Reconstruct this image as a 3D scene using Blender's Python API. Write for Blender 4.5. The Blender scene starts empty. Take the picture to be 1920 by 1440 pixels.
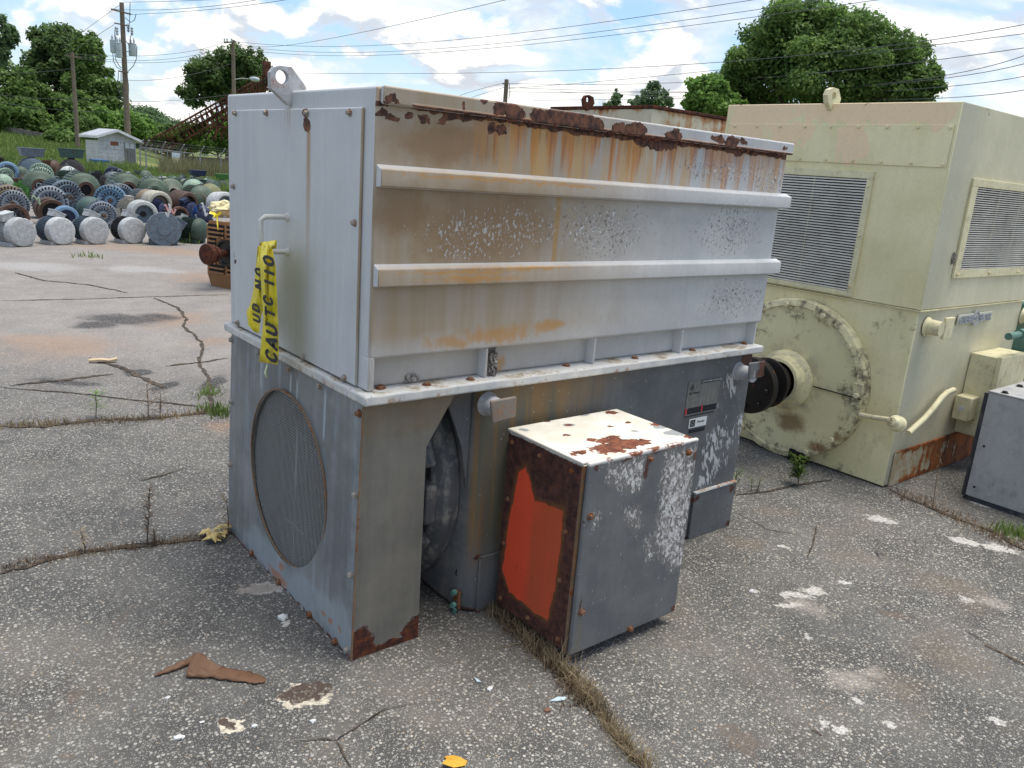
import bpy, bmesh, math, random
import numpy as np
from mathutils import Vector, Matrix
PI = math.pi
SC = bpy.context.scene
COL = SC.collection
random.seed(7); RNG = np.random.default_rng(11)

# ------------------------------------------------------------------ camera
CAM_F, CAM_YAW, CAM_PITCH, CAM_ROLL = 1505.307, 0.8768057, -0.2594223, 0.0765125
CAM_O = Vector((-1.1274, -2.06883, 1.6))
_cp, _sp = math.cos(CAM_PITCH), math.sin(CAM_PITCH)
CAM_FWD = Vector((math.cos(CAM_YAW)*_cp, math.sin(CAM_YAW)*_cp, _sp))
_r0 = Vector((math.sin(CAM_YAW), -math.cos(CAM_YAW), 0)); _u0 = _r0.cross(CAM_FWD)
CAM_R = math.cos(CAM_ROLL)*_r0 + math.sin(CAM_ROLL)*_u0
CAM_U = -math.sin(CAM_ROLL)*_r0 + math.cos(CAM_ROLL)*_u0
cam = bpy.data.cameras.new('camera'); cam_o = bpy.data.objects.new('camera', cam); COL.objects.link(cam_o)
cam.sensor_width = 36; cam.lens = CAM_F/1920*36; cam.clip_start = 0.05; cam.clip_end = 6000
cam_o.matrix_world = Matrix(((CAM_R.x, CAM_U.x, -CAM_FWD.x, CAM_O.x), (CAM_R.y, CAM_U.y, -CAM_FWD.y, CAM_O.y),
                             (CAM_R.z, CAM_U.z, -CAM_FWD.z, CAM_O.z), (0, 0, 0, 1)))
SC.camera = cam_o

# ------------------------------------------------------------------ measuring helpers (survey of the place)
def ray(u, v): return CAM_FWD + CAM_R*((u-960)/CAM_F) + CAM_U*((720-v)/CAM_F)
def on(ax, val, u, v):
    d = ray(u, v); return CAM_O + d*((val-CAM_O[ax])/d[ax])
def far(u, v, dist):                      # point seen at (u, v), dist metres away over the ground
    d = ray(u, v); return CAM_O + d*(dist/math.hypot(d.x, d.y))
def proj(P):
    d = Vector(P)-CAM_O; z = d.dot(CAM_FWD)
    return 960+CAM_F*d.dot(CAM_R)/z, 720-CAM_F*d.dot(CAM_U)/z
def gnd(u, v, z=0.0): return on(2, z, u, v)

# ------------------------------------------------------------------ sky, sun, exposure
SUN_EL, SUN_AZ = math.radians(77), math.radians(-18)      # azimuth from +X towards +Y
sun_dir = Vector((math.cos(SUN_EL)*math.cos(SUN_AZ), math.cos(SUN_EL)*math.sin(SUN_AZ), math.sin(SUN_EL)))
sun = bpy.data.lights.new('sun', 'SUN'); sun.energy = 2.0; sun.angle = math.radians(36); sun.color = (1, .94, .84)
sun_o = bpy.data.objects.new('sun', sun); COL.objects.link(sun_o)
sun_o.rotation_euler = sun_dir.to_track_quat('Z', 'Y').to_euler()
SC.view_settings.view_transform = 'Standard'; SC.view_settings.look = 'None'
SC.view_settings.exposure = 0.95; SC.view_settings.gamma = 1; SC.view_settings.use_curve_mapping = False
SC.cycles.max_bounces = 6; SC.cycles.diffuse_bounces = 3; SC.cycles.glossy_bounces = 2; SC.cycles.transparent_max_bounces = 8
SC.cycles.use_denoising = True; SC.cycles.denoiser = 'OPENIMAGEDENOISE'; SC.cycles.denoising_input_passes = 'RGB_ALBEDO_NORMAL'; SC.cycles.denoising_prefilter = 'NONE'

# ------------------------------------------------------------------ node graph helper
class S:
    def __init__(s, g, sock): s.g, s.s = g, sock
    def _op(s, op, b=None, c=None, rev=False):
        a = s
        if rev: a, b = b, s
        return s.g.math(op, a, b, c)
    def __add__(s, b): return s._op('ADD', b)
    __radd__ = __add__
    def __sub__(s, b): return s._op('SUBTRACT', b)
    def __rsub__(s, b): return s._op('SUBTRACT', b, rev=True)
    def __mul__(s, b): return s._op('MULTIPLY', b)
    __rmul__ = __mul__
    def __truediv__(s, b): return s._op('DIVIDE', b)
    def max(s, b): return s._op('MAXIMUM', b)
    def min(s, b): return s._op('MINIMUM', b)
    def pow(s, b): return s._op('POWER', b)
    def abs(s): return s._op('ABSOLUTE')
    def clamp(s): return s.g.math('ADD', s, 0.0, clamp=True)

class G:
    def __init__(s, tree): s.t = tree; s.N = tree.nodes; s.L = tree.links
    def new(s, typ): return s.N.new(typ)
    def put(s, inp, v):
        if isinstance(v, S): s.L.new(v.s, inp)
        elif v is not None:
            if isinstance(v, (tuple, list, Vector)) and len(v) == 3 and inp.type == 'RGBA': v = (*v, 1)
            inp.default_value = v
    def math(s, op, a, b=None, c=None, clamp=False):
        n = s.new('ShaderNodeMath'); n.operation = op; n.use_clamp = clamp
        for i, v in enumerate((a, b, c)):
            if v is not None: s.put(n.inputs[i], v)
        return S(s, n.outputs[0])
    def pos(s): return S(s, s.new('ShaderNodeNewGeometry').outputs['Position'])
    def nrm(s): return S(s, s.new('ShaderNodeNewGeometry').outputs['Normal'])
    def obj(s): return S(s, s.new('ShaderNodeTexCoord').outputs['Object'])
    def gen(s): return S(s, s.new('ShaderNodeTexCoord').outputs['Generated'])
    def rnd(s): return S(s, s.new('ShaderNodeObjectInfo').outputs['Random'])
    def sep(s, v):
        n = s.new('ShaderNodeSeparateXYZ'); s.put(n.inputs[0], v); return [S(s, o) for o in n.outputs]
    def comb(s, x, y, z):
        n = s.new('ShaderNodeCombineXYZ')
        for i, v in enumerate((x, y, z)): s.put(n.inputs[i], v)
        return S(s, n.outputs[0])
    def vmad(s, v, m, a=(0, 0, 0)):
        n = s.new('ShaderNodeVectorMath'); n.operation = 'MULTIPLY_ADD'
        s.put(n.inputs[0], v); s.put(n.inputs[1], m); s.put(n.inputs[2], a); return S(s, n.outputs[0])
    def vadd(s, v, a):
        n = s.new('ShaderNodeVectorMath'); n.operation = 'ADD'; s.put(n.inputs[0], v); s.put(n.inputs[1], a); return S(s, n.outputs[0])
    def vlen(s, v):
        n = s.new('ShaderNodeVectorMath'); n.operation = 'LENGTH'; s.put(n.inputs[0], v); return S(s, n.outputs['Value'])
    def noise(s, v, scale, detail=4, rough=.55, dist=0, col=False):
        n = s.new('ShaderNodeTexNoise'); s.put(n.inputs['Vector'], v); s.put(n.inputs['Scale'], scale)
        s.put(n.inputs['Detail'], detail); s.put(n.inputs['Roughness'], rough); s.put(n.inputs['Distortion'], dist)
        return S(s, n.outputs['Color' if col else 0])
    def voro(s, v, scale, out='Distance', feature='F1', rnd=1.0):
        n = s.new('ShaderNodeTexVoronoi'); n.feature = feature; s.put(n.inputs['Vector'], v); s.put(n.inputs['Scale'], scale)
        if 'Randomness' in n.inputs: s.put(n.inputs['Randomness'], rnd)
        return S(s, n.outputs[out])
    def sm(s, x, lo, hi, a=0., b=1.):
        n = s.new('ShaderNodeMapRange'); n.interpolation_type = 'SMOOTHSTEP'
        s.put(n.inputs[0], x); s.put(n.inputs[1], lo); s.put(n.inputs[2], hi); s.put(n.inputs[3], a); s.put(n.inputs[4], b)
        return S(s, n.outputs[0])
    def lin(s, x, lo, hi, a=0., b=1.):
        n = s.new('ShaderNodeMapRange'); s.put(n.inputs[0], x); s.put(n.inputs[1], lo); s.put(n.inputs[2], hi); s.put(n.inputs[3], a); s.put(n.inputs[4], b)
        return S(s, n.outputs[0])
    def mix(s, f, a, b, mode='MIX'):
        n = s.new('ShaderNodeMix'); n.data_type = 'RGBA'; n.blend_type = mode
        s.put(n.inputs[0], f); s.put(n.inputs[6], a); s.put(n.inputs[7], b); return S(s, n.outputs[2])
    def scale(s, c, k):                    # colour times scalar
        n = s.new('ShaderNodeVectorMath'); n.operation = 'SCALE'; s.put(n.inputs[0], c); s.put(n.inputs[3], k); return S(s, n.outputs[0])
    def band(s, x, a, b, w):               # 1 between a and b with soft width w
        return s.sm(x, a-w, a+w) * s.sm(x, b-w, b+w, 1., 0.)
    def blobs(s, P, lst, edge, amp, lo=.0, hi=.12, warp=((20, .045), (75, .018))):
        """lst of (centre, radii); mask of ragged spots"""
        m = None; key = (P.s.node.name, P.s.name, warp)
        if not hasattr(s, '_w'): s._w = {}
        if key not in s._w:
            Q = P
            for sc, am in warp:
                Q = s.vadd(Q, s.vmad(s.noise(P, sc, 4, .6, col=True), (am, am, am), (-am/2, -am/2, -am/2)))
            s._w[key] = Q
        P = s._w[key]
        for c, r in lst:
            d = s.vlen(s.vmad(P, tuple(1/x for x in r), tuple(-ci/x for ci, x in zip(c, r))))
            m = d if m is None else m.min(d)
        return s.sm(1.0 - m + (edge-.5)*amp, lo, hi)

def wpos(g, P, warp):
    for sc, am in warp: P = g.vadd(P, g.vmad(g.noise(P, sc, 5, .65, col=True), (am, am, am), (-am/2, -am/2, -am/2)))
    return P
def polys(g, P, ax, val, lst, warp=((20, .025), (75, .014))):
    """inside distance (metres, negative outside) to convex outlines measured in the photograph on the plane axis=val"""
    c3 = g.sep(wpos(g, P, warp)); k = [0, 1, 2]; k.remove(ax); a_, b_ = c3[k[0]], c3[k[1]]; best = None
    for poly in lst:
        Q = [on(ax, val, *q) for q in poly]; Q = [(q[k[0]], q[k[1]]) for q in Q]; cx = sum(q[0] for q in Q)/len(Q); cz = sum(q[1] for q in Q)/len(Q); d = None
        for i in range(len(Q)):
            (x0, z0), (x1, z1) = Q[i], Q[(i+1) % len(Q)]; nx, nz = z1-z0, x0-x1; l = math.hypot(nx, nz); nx /= l; nz /= l
            if nx*(cx-x0)+nz*(cz-z0) < 0: nx, nz = -nx, -nz
            e = g.math('MULTIPLY_ADD', a_, nx, g.math('MULTIPLY_ADD', b_, nz, -(nx*x0+nz*z0)))
            d = e if d is None else d.min(e)
        best = d if best is None else best.max(d)
    return best
def hx(h):
    h = h.lstrip('#'); c = [int(h[i:i+2], 16)/255 for i in (0, 2, 4)]
    return tuple(x/12.92 if x <= .04045 else ((x+.055)/1.055)**2.4 for x in c)
def rgb(r, g, b): return hx('%02x%02x%02x' % (r, g, b))

MATS = {}
def mat(name, fn):
    """fn(g) -> dict(color, rough, metal, height, bump, spec)"""
    if name in MATS: return MATS[name]
    m = bpy.data.materials.new(name); m.use_nodes = True
    t = m.node_tree; t.nodes.clear(); g = G(t)
    out = g.new('ShaderNodeOutputMaterial'); b = g.new('ShaderNodeBsdfPrincipled')
    d = fn(g)
    g.put(b.inputs['Base Color'], d['color']); g.put(b.inputs['Roughness'], d.get('rough', .6))
    g.put(b.inputs['Metallic'], d.get('metal', 0.)); g.put(b.inputs['Specular IOR Level'], d.get('spec', .3))
    if 'height' in d:
        bp = g.new('ShaderNodeBump'); bp.inputs['Distance'].default_value = d.get('bump', .002); bp.inputs['Strength'].default_value = d.get('bstr', .7)
        g.put(bp.inputs['Height'], d['height']); t.links.new(bp.outputs[0], b.inputs['Normal'])
    if 'transl' in d:
        tr = g.new('ShaderNodeBsdfTranslucent'); g.put(tr.inputs[0], d.get('tcol', d['color']))
        mx = g.new('ShaderNodeMixShader'); mx.inputs[0].default_value = d['transl']
        t.links.new(b.outputs[0], mx.inputs[1]); t.links.new(tr.outputs[0], mx.inputs[2]); t.links.new(mx.outputs[0], out.inputs[0])
    else: t.links.new(b.outputs[0], out.inputs[0])
    MATS[name] = m; return m

# ------------------------------------------------------------------ world
W = bpy.data.worlds.new('World'); SC.world = W; W.use_nodes = True
wt = W.node_tree; wt.nodes.clear(); g = G(wt)
sky = g.new('ShaderNodeTexSky'); sky.sky_type = 'NISHITA'; sky.sun_disc = False
sky.sun_elevation = SUN_EL; sky.sun_rotation = math.radians(90)-SUN_AZ; sky.air_density = 1.0; sky.dust_density = 1.2; sky.ozone_density = 1.5
D = g.gen(); dx, dy, dz = g.sep(D)
dzc = dz.max(0.0)
flat = g.vmad(g.comb(dx/(dzc+.16), dy/(dzc+.16), 0.), (1, 1, 1), (3.1, 7.4, 0))
hi = g.noise(flat, 1.1, 9, .6, .5)                      # high veil
cum = g.noise(g.vmad(D, (1, 1, 2.0), (.35, 2.2, .4)), 7.5, 9, .56, .25)  # cumulus
cum2 = g.noise(g.vmad(D, (1, 1, 2.0), (.35, 2.2, .45)), 7.5, 9, .56, .25)
veil = g.sm(hi, .40, .62)*.85
cm = g.sm(cum, .46, .57)*g.sm(dz, .42, .10)
low = g.sm(dz, .20, 0.0)*.6
cover = g.math('MAXIMUM', g.math('MAXIMUM', veil, cm), low)
skyc = g.mix(1.0, S(g, sky.outputs[0]), (.88, .98, 1.05), 'MULTIPLY')
lit = g.sm(cum-cum2, -.05, .035)
cloudc = g.mix(lit, (3.6, 3.85, 4.25), (6.4, 6.25, 6.0))
veilc = g.mix(g.sm(hi, .45, .7), (4.3, 4.7, 5.3), (6.1, 6.0, 5.8))
cc = g.mix(cm, veilc, cloudc)
bg = g.new('ShaderNodeBackground'); bg.inputs[1].default_value = .1
g.put(bg.inputs[0], g.mix(cover, skyc, cc))
wo = g.new('ShaderNodeOutputWorld'); wt.links.new(bg.outputs[0], wo.inputs[0])

# ------------------------------------------------------------------ object helpers
WM = {}                                                     # world matrices of things and parts
def link(o, parent=None, world=Matrix.Identity(4)):
    COL.objects.link(o)
    WM[o.name] = world
    if parent is not None:
        o.parent = parent; o.matrix_parent_inverse = WM[parent.name].inverted()
    return o
def tag(o, label=None, cat=None, group=None, kind=None):
    if label: o['label'] = label
    if cat: o['category'] = cat
    if group: o['group'] = group
    if kind: o['kind'] = kind
    return o
def thing(name, label, cat, loc, group=None, rz=0):
    o = bpy.data.objects.new(name, None); o.empty_display_size = .1
    M_ = Matrix.Translation(Vector(loc)) @ Matrix.Rotation(rz, 4, 'Z')
    COL.objects.link(o); o.matrix_world = M_; WM[o.name] = M_
    return tag(o, label, cat, group)

class MB:
    def __init__(s): s.v = []; s.f = []; s.mi = []; s.cur = 0
    def add(s, vs, fs, M_=None):
        b = len(s.v)
        s.v += [tuple(M_ @ Vector(p)) if M_ else tuple(p) for p in vs]
        s.f += [tuple(i+b for i in f) for f in fs]; s.mi += [s.cur]*len(fs); return s
    def box(s, x0, x1, y0, y1, z0, z1, M_=None):
        return s.add([(x0,y0,z0),(x1,y0,z0),(x1,y1,z0),(x0,y1,z0),(x0,y0,z1),(x1,y0,z1),(x1,y1,z1),(x0,y1,z1)],
                     [(0,3,2,1),(4,5,6,7),(0,1,5,4),(1,2,6,5),(2,3,7,6),(3,0,4,7)], M_)
    def hexa(s, bot, top):                                     # 4 bottom points, 4 top points (counter-clockwise)
        return s.add(list(bot)+list(top), [(0,3,2,1),(4,5,6,7),(0,1,5,4),(1,2,6,5),(2,3,7,6),(3,0,4,7)])
    def frame(s, p0, p1):
        a = (Vector(p1)-Vector(p0)); l = a.length; q = a.to_track_quat('Z', 'Y')
        return Matrix.Translation(Vector(p0)) @ q.to_matrix().to_4x4(), l
    def lathe(s, prof, p0, axis, n=24, close=True):            # prof: (r, h) along the axis
        M_, _ = s.frame(p0, Vector(p0)+Vector(axis)); vs = []; fs = []
        for r, h in prof:
            for k in range(n):
                a = 2*PI*k/n; vs.append((r*math.cos(a), r*math.sin(a), h))
        for i in range(len(prof)-1):
            for k in range(n):
                k2 = (k+1) % n; fs.append((i*n+k, i*n+k2, (i+1)*n+k2, (i+1)*n+k))
        if close:
            fs.append(tuple(range(n-1, -1, -1))); b = (len(prof)-1)*n; fs.append(tuple(b+k for k in range(n)))
        return s.add(vs, fs, M_)
    def cyl(s, p0, p1, r, r1=None, n=12):
        l = (Vector(p1)-Vector(p0)).length
        return s.lathe([(r, 0), (r1 if r1 is not None else r, l)], p0, Vector(p1)-Vector(p0), n)
    def tube(s, pts, r, n=8, taper=None):
        pts = [Vector(p) for p in pts]; vs = []; fs = []; up = None
        for i, p in enumerate(pts):
            t = (pts[min(i+1, len(pts)-1)]-pts[max(i-1, 0)]).normalized()
            if up is None: up = t.orthogonal().normalized()
            up = (up - t*up.dot(t)); up = up.normalized() if up.length > 1e-6 else t.orthogonal().normalized()
            w = t.cross(up); rr = r if taper is None else r*(1+(taper-1)*i/max(1, len(pts)-1))
            for k in range(n):
                a = 2*PI*k/n; vs.append(p+up*rr*math.cos(a)+w*rr*math.sin(a))
        for i in range(len(pts)-1):
            for k in range(n):
                k2 = (k+1) % n; fs.append((i*n+k, i*n+k2, (i+1)*n+k2, (i+1)*n+k))
        fs.append(tuple(range(n-1, -1, -1))); b = (len(pts)-1)*n; fs.append(tuple(b+k for k in range(n)))
        return s.add(vs, fs)
    def prism(s, poly, d, hole=None):
        """poly: 3-D outline points, d: extrusion vector"""
        n = len(poly); P = [Vector(p) for p in poly]; d = Vector(d)
        vs = P+[p+d for p in P]; fs = [(i, (i+1) % n, n+(i+1) % n, n+i) for i in range(n)]
        if hole is None: fs += [tuple(range(n-1, -1, -1)), tuple(range(n, 2*n))]; return s.add(vs, fs)
        H = [Vector(p) for p in hole]; m = len(H)               # hole has the same count as the outline, matched by index
        vs += H+[p+d for p in H]
        for i in range(n):
            j = (i+1) % n; fs += [(i, 2*n+i, 2*n+j, j), (n+i, n+j, 2*n+m+j, 2*n+m+i), (2*n+i, 2*n+m+i, 2*n+m+j, 2*n+j)]
        return s.add(vs, fs)
    def hexbolt(s, p, nrm, r=.012, h=.012, washer=True):
        p = Vector(p); nrm = Vector(nrm).normalized()
        if washer: s.lathe([(r*1.45, 0), (r*1.45, h*.25)], p, nrm, 12)
        return s.lathe([(r, 0), (r, h*.8), (r*.8, h)], p+nrm*h*.2, nrm, 6)
    def mesh(s, name):
        m = bpy.data.meshes.new(name); m.from_pydata(s.v, [], s.f); m.update(); return m
    def build(s, name, material, parent=None, smooth=False, bevel=0, seg=2, local=False, recalc=True):
        m = s.mesh(name)
        if recalc:
            b = bmesh.new(); b.from_mesh(m); bmesh.ops.recalc_face_normals(b, faces=b.faces); b.to_mesh(m); b.free()
        for x in (material if isinstance(material, (list, tuple)) else [material]): m.materials.append(x)
        if isinstance(material, (list, tuple)): m.polygons.foreach_set('material_index', s.mi)
        if smooth:
            m.polygons.foreach_set('use_smooth', [True]*len(m.polygons))
            m.set_sharp_from_angle(angle=math.radians(38))
        o = bpy.data.objects.new(name, m)
        if local:
            COL.objects.link(o); o.parent = parent; WM[o.name] = Matrix.Identity(4)
        else: link(o, parent)
        if bevel:
            bv = o.modifiers.new('bevel', 'BEVEL'); bv.width = bevel; bv.segments = seg; bv.limit_method = 'ANGLE'; bv.angle_limit = math.radians(50)
            bv.harden_normals = False
            m.polygons.foreach_set('use_smooth', [True]*len(m.polygons)); m.set_sharp_from_angle(angle=math.radians(80))
        return o

def text_mesh(body, size, origin, xdir, ydir, extrude=0.0006, bold=0.0):
    """flat lettering; returns vertices and faces placed in space"""
    cu = bpy.data.curves.new('lettering', 'FONT'); cu.body = body; cu.size = size; cu.extrude = extrude; cu.offset = bold*size; cu.resolution_u = 2
    o = bpy.data.objects.new('lettering', cu); COL.objects.link(o)
    dg = bpy.context.evaluated_depsgraph_get(); me = o.evaluated_get(dg).to_mesh()
    x = Vector(xdir).normalized(); y = Vector(ydir).normalized(); z = x.cross(y); org = Vector(origin)
    vs = [org+x*v.co.x+y*v.co.y+z*(v.co.z) for v in me.vertices]; fs = [tuple(p.vertices) for p in me.polygons]
    o.evaluated_get(dg).to_mesh_clear(); bpy.data.objects.remove(o); bpy.data.curves.remove(cu)
    return vs, fs
def copy_tree(o, parent=None):
    c = o.copy(); COL.objects.link(c)
    if parent is not None: c.parent = parent
    for ch in list(o.children): copy_tree(ch, c)
    return c
# ------------------------------------------------------------------ materials
RUST_D, RUST_M, RUST_O = rgb(52, 33, 30), rgb(104, 56, 34), rgb(172, 104, 44)
def rustcol(g, v, s=30):
    n = g.noise(v, s, 6, .65)
    return g.mix(g.sm(n, .35, .68), RUST_D, RUST_M)
def px_blobs(ax, val, lst):
    """spots measured in the photograph -> (centre, radii) on the plane axis=val"""
    out = []
    for u, v, ru, rv in lst:
        c = on(ax, val, u, v); a = on(ax, val, u+ru, v) - c; b = on(ax, val, u, v+rv) - c
        k = [0, 1, 2]; k.remove(ax)
        r = [50, 50, 50]
        if ax == 2: r[0] = max(abs(a[0]), abs(b[0])); r[1] = max(abs(a[1]), abs(b[1]))
        else: r[k[0]] = abs(a[k[0]]); r[2] = abs(b[2])
        out.append((tuple(c), tuple(max(x, .003) for x in r)))
    return out
def g_blobs(lst):
    """ground spots given in photo pixels: centre u, v, half-width in px, half-depth in px"""
    out = []
    for u, v, ru, rv in lst:
        c = gnd(u, v); a = (gnd(u+ru, v)-c).length; b = (gnd(u, v-rv)-c).length
        out.append((c, a, b))
    return out
# camera-independent ground axes along/aside the view yaw, only to orient elongated spots
GX = Vector((math.sin(CAM_YAW), -math.cos(CAM_YAW), 0)); GY = Vector((math.cos(CAM_YAW), math.sin(CAM_YAW), 0))

def paint(name, base, dirt=(.3, .26, .2), rust=.0, rough=.55, vary=.12, stain=.25, obj=False, scale=1., chips=.0, chipcol=(.6, .6, .58), edge_rust=0):
    def fn(g):
        P = g.obj() if obj else g.pos()
        x, y, z = g.sep(P)
        n1 = g.noise(P, 3.2*scale, 5, .6); st = g.noise(g.comb(x*22*scale, y*22*scale, z*1.6*scale), 1, 3, .6)
        n2 = g.noise(P, 60*scale, 3, .6); n3 = g.noise(P, 11*scale, 6, .65)
        c = g.scale(base, g.lin(n1, .3, .7, 1-vary, 1+vary)*g.lin(st, .3, .7, 1-vary*.5, 1+vary*.5)*g.lin(n2, .3, .7, .95, 1.05))
        c = g.mix(g.sm(n3*.6+st*.4, .48, .66)*stain, c, dirt)
        rough_ = g.lin(n1, .3, .7, rough-.08, rough+.1)
        if obj: c = g.scale(c, g.lin(g.rnd(), 0, 1, .82, 1.15))
        h = n2*.3+n3*.5
        if chips:
            w = g.sm(g.noise(g.comb(x*40*scale, y*40*scale, z*22*scale), 1, 5, .6), .66-chips*.1, .70-chips*.1)
            c = g.mix(w*.8, c, chipcol); h = h+w
        if rust:
            m = g.noise(P, 7*scale, 8, .68)
            if obj: m = m+g.lin(g.rnd(), 0, 1, -.05, .05)
            k = g.sm(m, .70-rust*.3, .76-rust*.3)
            c = g.mix(k, c, rustcol(g, P, 24*scale)); rough_ = rough_+k*.3; h = h+k
            k2 = g.sm(m, .60-rust*.3, .72-rust*.3)*.35
            c = g.mix(k2, c, rgb(116, 80, 54) if obj else RUST_O)
        return dict(color=c, rough=rough_, height=h, bump=.0015)
    return mat(name, fn)

HY = .024            # plane of the hood's long side
def lx(u, v): return on(1, HY, u, v)

def m_hood(g):
    P = g.pos(); x, y, z = g.sep(P); nx, ny, nz = g.sep(g.nrm())
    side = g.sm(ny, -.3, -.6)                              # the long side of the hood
    n0 = g.noise(P, 2.2, 5, .6); nf = g.noise(P, 75, 3, .6); nm = g.noise(P, 14, 6, .62)
    stv = g.noise(g.comb(x*60, y*60, z*2.2), 1, 4, .6); stw = g.noise(g.comb(x*17, y*17, z*.9), 1, 4, .6)
    base = g.mix(g.sm(n0, .35, .65), rgb(174, 175, 177), rgb(192, 192, 191))
    base = g.scale(base, g.lin(stv, .3, .7, .97, 1.03)*g.lin(nf, .3, .7, .96, 1.04))
    # chalky white streaks on the end face; base also painted lighter to offset shade
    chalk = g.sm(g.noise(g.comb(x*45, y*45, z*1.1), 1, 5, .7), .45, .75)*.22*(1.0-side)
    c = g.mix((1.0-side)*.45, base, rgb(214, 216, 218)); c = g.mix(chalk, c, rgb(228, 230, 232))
    # tan film over the nearer half of the side
    film = g.sm(x+(nm-.5)*.25+(n0-.5)*.5, 1.60, .45)*g.sm(z+(nm-.5)*.05, 1.03, 1.10, .45, 1.)*side
    c = g.mix(film*g.lin(stw, .3, .7, .7, 1.), c, rgb(160, 140, 113))
    core = g.blobs(P, px_blobs(1, HY, [(900, 430, 170, 110), (840, 270, 150, 60), (760, 400, 90, 70), (960, 420, 110, 90)]), nm, .8, .0, .7)
    c = g.mix(core*.8*side, c, rgb(138, 110, 80))
    # yellow-green rain wash in the upper panel
    up = g.band(z, 1.585, 1.76, .01)*side
    wash = g.sm(stw, .42, .6)*up*g.sm(x, .35, .6)
    c = g.mix(wash*.8*g.lin(x, .6, 2.0, 1., .55), c, rgb(190, 152, 96))
    drip = g.sm(g.noise(g.comb(x*26, 0.0, z*.8+n0*.3), 1, 5, .62)+g.lin(z, 1.60, 1.75, -.05, .11), .46, .62)*up*g.sm(x, .28, .55)*g.lin(x, 1.2, 2.1, 1., .6)
    c = g.mix(drip*.85, c, g.mix(g.sm(stv, .45, .66), rgb(186, 124, 58), rgb(140, 80, 38)))
    lx0 = lx(1043, 420).x
    line = g.band(x+(n0-.5)*.02, lx0-.010, lx0+.012, .006)*g.band(z, 1.30, 1.53, .01)*side
    c = g.mix(line*.7, c, rgb(170, 132, 70))
    # ochre bloom above the bottom lip and on the skirt
    och = g.blobs(P, px_blobs(1, HY, [(930, 628, 100, 24), (850, 642, 70, 18), (1030, 610, 50, 14), (950, 690, 18, 22), (860, 508, 160, 5), (980, 500, 110, 5), (900, 335, 190, 5), (1050, 345, 90, 5), (880, 520, 120, 10)]), g.noise(g.comb(x*30, y, z*14), 1, 5, .65), 1.6, .0, .8)
    c = g.mix(och*.7*side, c, rgb(180, 132, 66))
    # pale flecks where the film has come off
    fl = g.noise(g.comb(x*110, y*50, z*70), 1, 5, .58, .5)
    fm = g.blobs(P, px_blobs(1, HY, [(890, 440, 150, 70), (970, 430, 90, 60), (1110, 430, 70, 56), (860, 470, 90, 30)]), nm, 1.2, .0, .8)
    flk = g.sm(fl+fm*.09, .625, .69)*g.sm(fm, .05, .3)*side
    c = g.mix(flk*.7, c, rgb(206, 206, 206))
    # dark peeling specks towards the far end
    dm = g.blobs(P, px_blobs(1, HY, [(1130, 430, 120, 65), (1370, 430, 80, 70), (1440, 340, 60, 40), (1380, 560, 80, 50), (1340, 320, 90, 30)]), nm, 1.2, .0, .8)
    dk = g.sm(g.noise(g.comb(x*85, y*40, z*60), 1, 5, .62, .8)+dm*.10, .625, .66)*g.sm(dm, .05, .4)*side
    c = g.mix(dk*.8, c, g.mix(g.sm(nf, .42, .55), rgb(110, 98, 96), rgb(218, 216, 214)))
    tiny = g.sm(g.noise(P, 150, 2, .5), .74, .78)
    c = g.mix(tiny*.6, c, rgb(92, 72, 62))
    # scaling rust under the lid
    jag = g.noise(g.comb(x*16, y*16, z*10), 1, 7, .68)
    thick = g.lin(x, .06, .8, .000, .014)+g.sm(g.noise(g.comb(x*5, 0., 0.), 1, 3, .6), .52, .65)*.014
    band = g.sm(z+(jag-.5)*.045, 1.748-thick, 1.752-thick)*g.sm(z, 1.765, 1.755)*side*g.sm(jag+g.lin(x, .05, .5, -.12, .14), .36, .40)
    r1 = g.blobs(P, px_blobs(1, HY, [(716, 212, 12, 8), (735, 222, 16, 8), (765, 217, 10, 6), (795, 222, 10, 7), (830, 228, 9, 8), (922, 241, 8, 10), (940, 244, 12, 12), (1235, 273, 36, 10)]), jag, 1.1, .0, .1)*side
    rust = band.max(r1)
    # rust scabs on the lid and elsewhere
    r2 = g.blobs(P, px_blobs(1, .008, [(735, 187, 13, 9), (865, 199, 5, 8), (938, 204, 19, 16), (962, 210, 24, 16), (1010, 218, 18, 16), (1045, 222, 32, 20), (1085, 228, 32, 20), (1112, 236, 18, 16), (1160, 240, 15, 13), (1190, 246, 23, 17), (1262, 255, 18, 16), (1345, 262, 15, 8), (1370, 267, 15, 13), (1392, 266, 8, 6), (1470, 276, 4, 4), (905, 190, 8, 5)]), jag, .9, .0, .08)*side*g.sm(z, 1.745, 1.752)
    e = g.blobs(P, px_blobs(0, .03, [(575, 232, 8, 14), (572, 212, 6, 9), (437, 476, 3, 6), (440, 490, 2, 6)]), jag, 1.0, .0, .1)*g.sm(nx, -.4, -.6)
    rust = rust.max(r2).max(e)
    c = g.mix(g.sm(rust, .05, .5)*.5, c, RUST_O)
    rc = g.mix(g.sm(g.noise(P, 38, 6, .65), .38, .64), rgb(66, 50, 46), rgb(122, 84, 66))
    c = g.mix(g.sm(rust, .3, .7), c, rc)
    # orange runs below the scab on the end face
    ey, = [on(0, .03, 577, 300).y]
    run = g.band(y+(n0-.5)*.02, ey-.012, ey+.016, .010)*g.sm(z, 1.1, 1.68)*g.sm(z, 1.69, 1.66)*g.sm(nx, -.4, -.6)
    c = g.mix(run*.75, c, rgb(168, 124, 66))
    run2 = g.band(y, on(0, .03, 541, 215).y-.012, on(0, .03, 533, 215).y+.006, .006)*g.sm(z, 1.62, 1.74)*g.sm(z, 1.75, 1.74)*g.sm(stv, .45, .55)*g.sm(nx, -.4, -.6)
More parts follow.
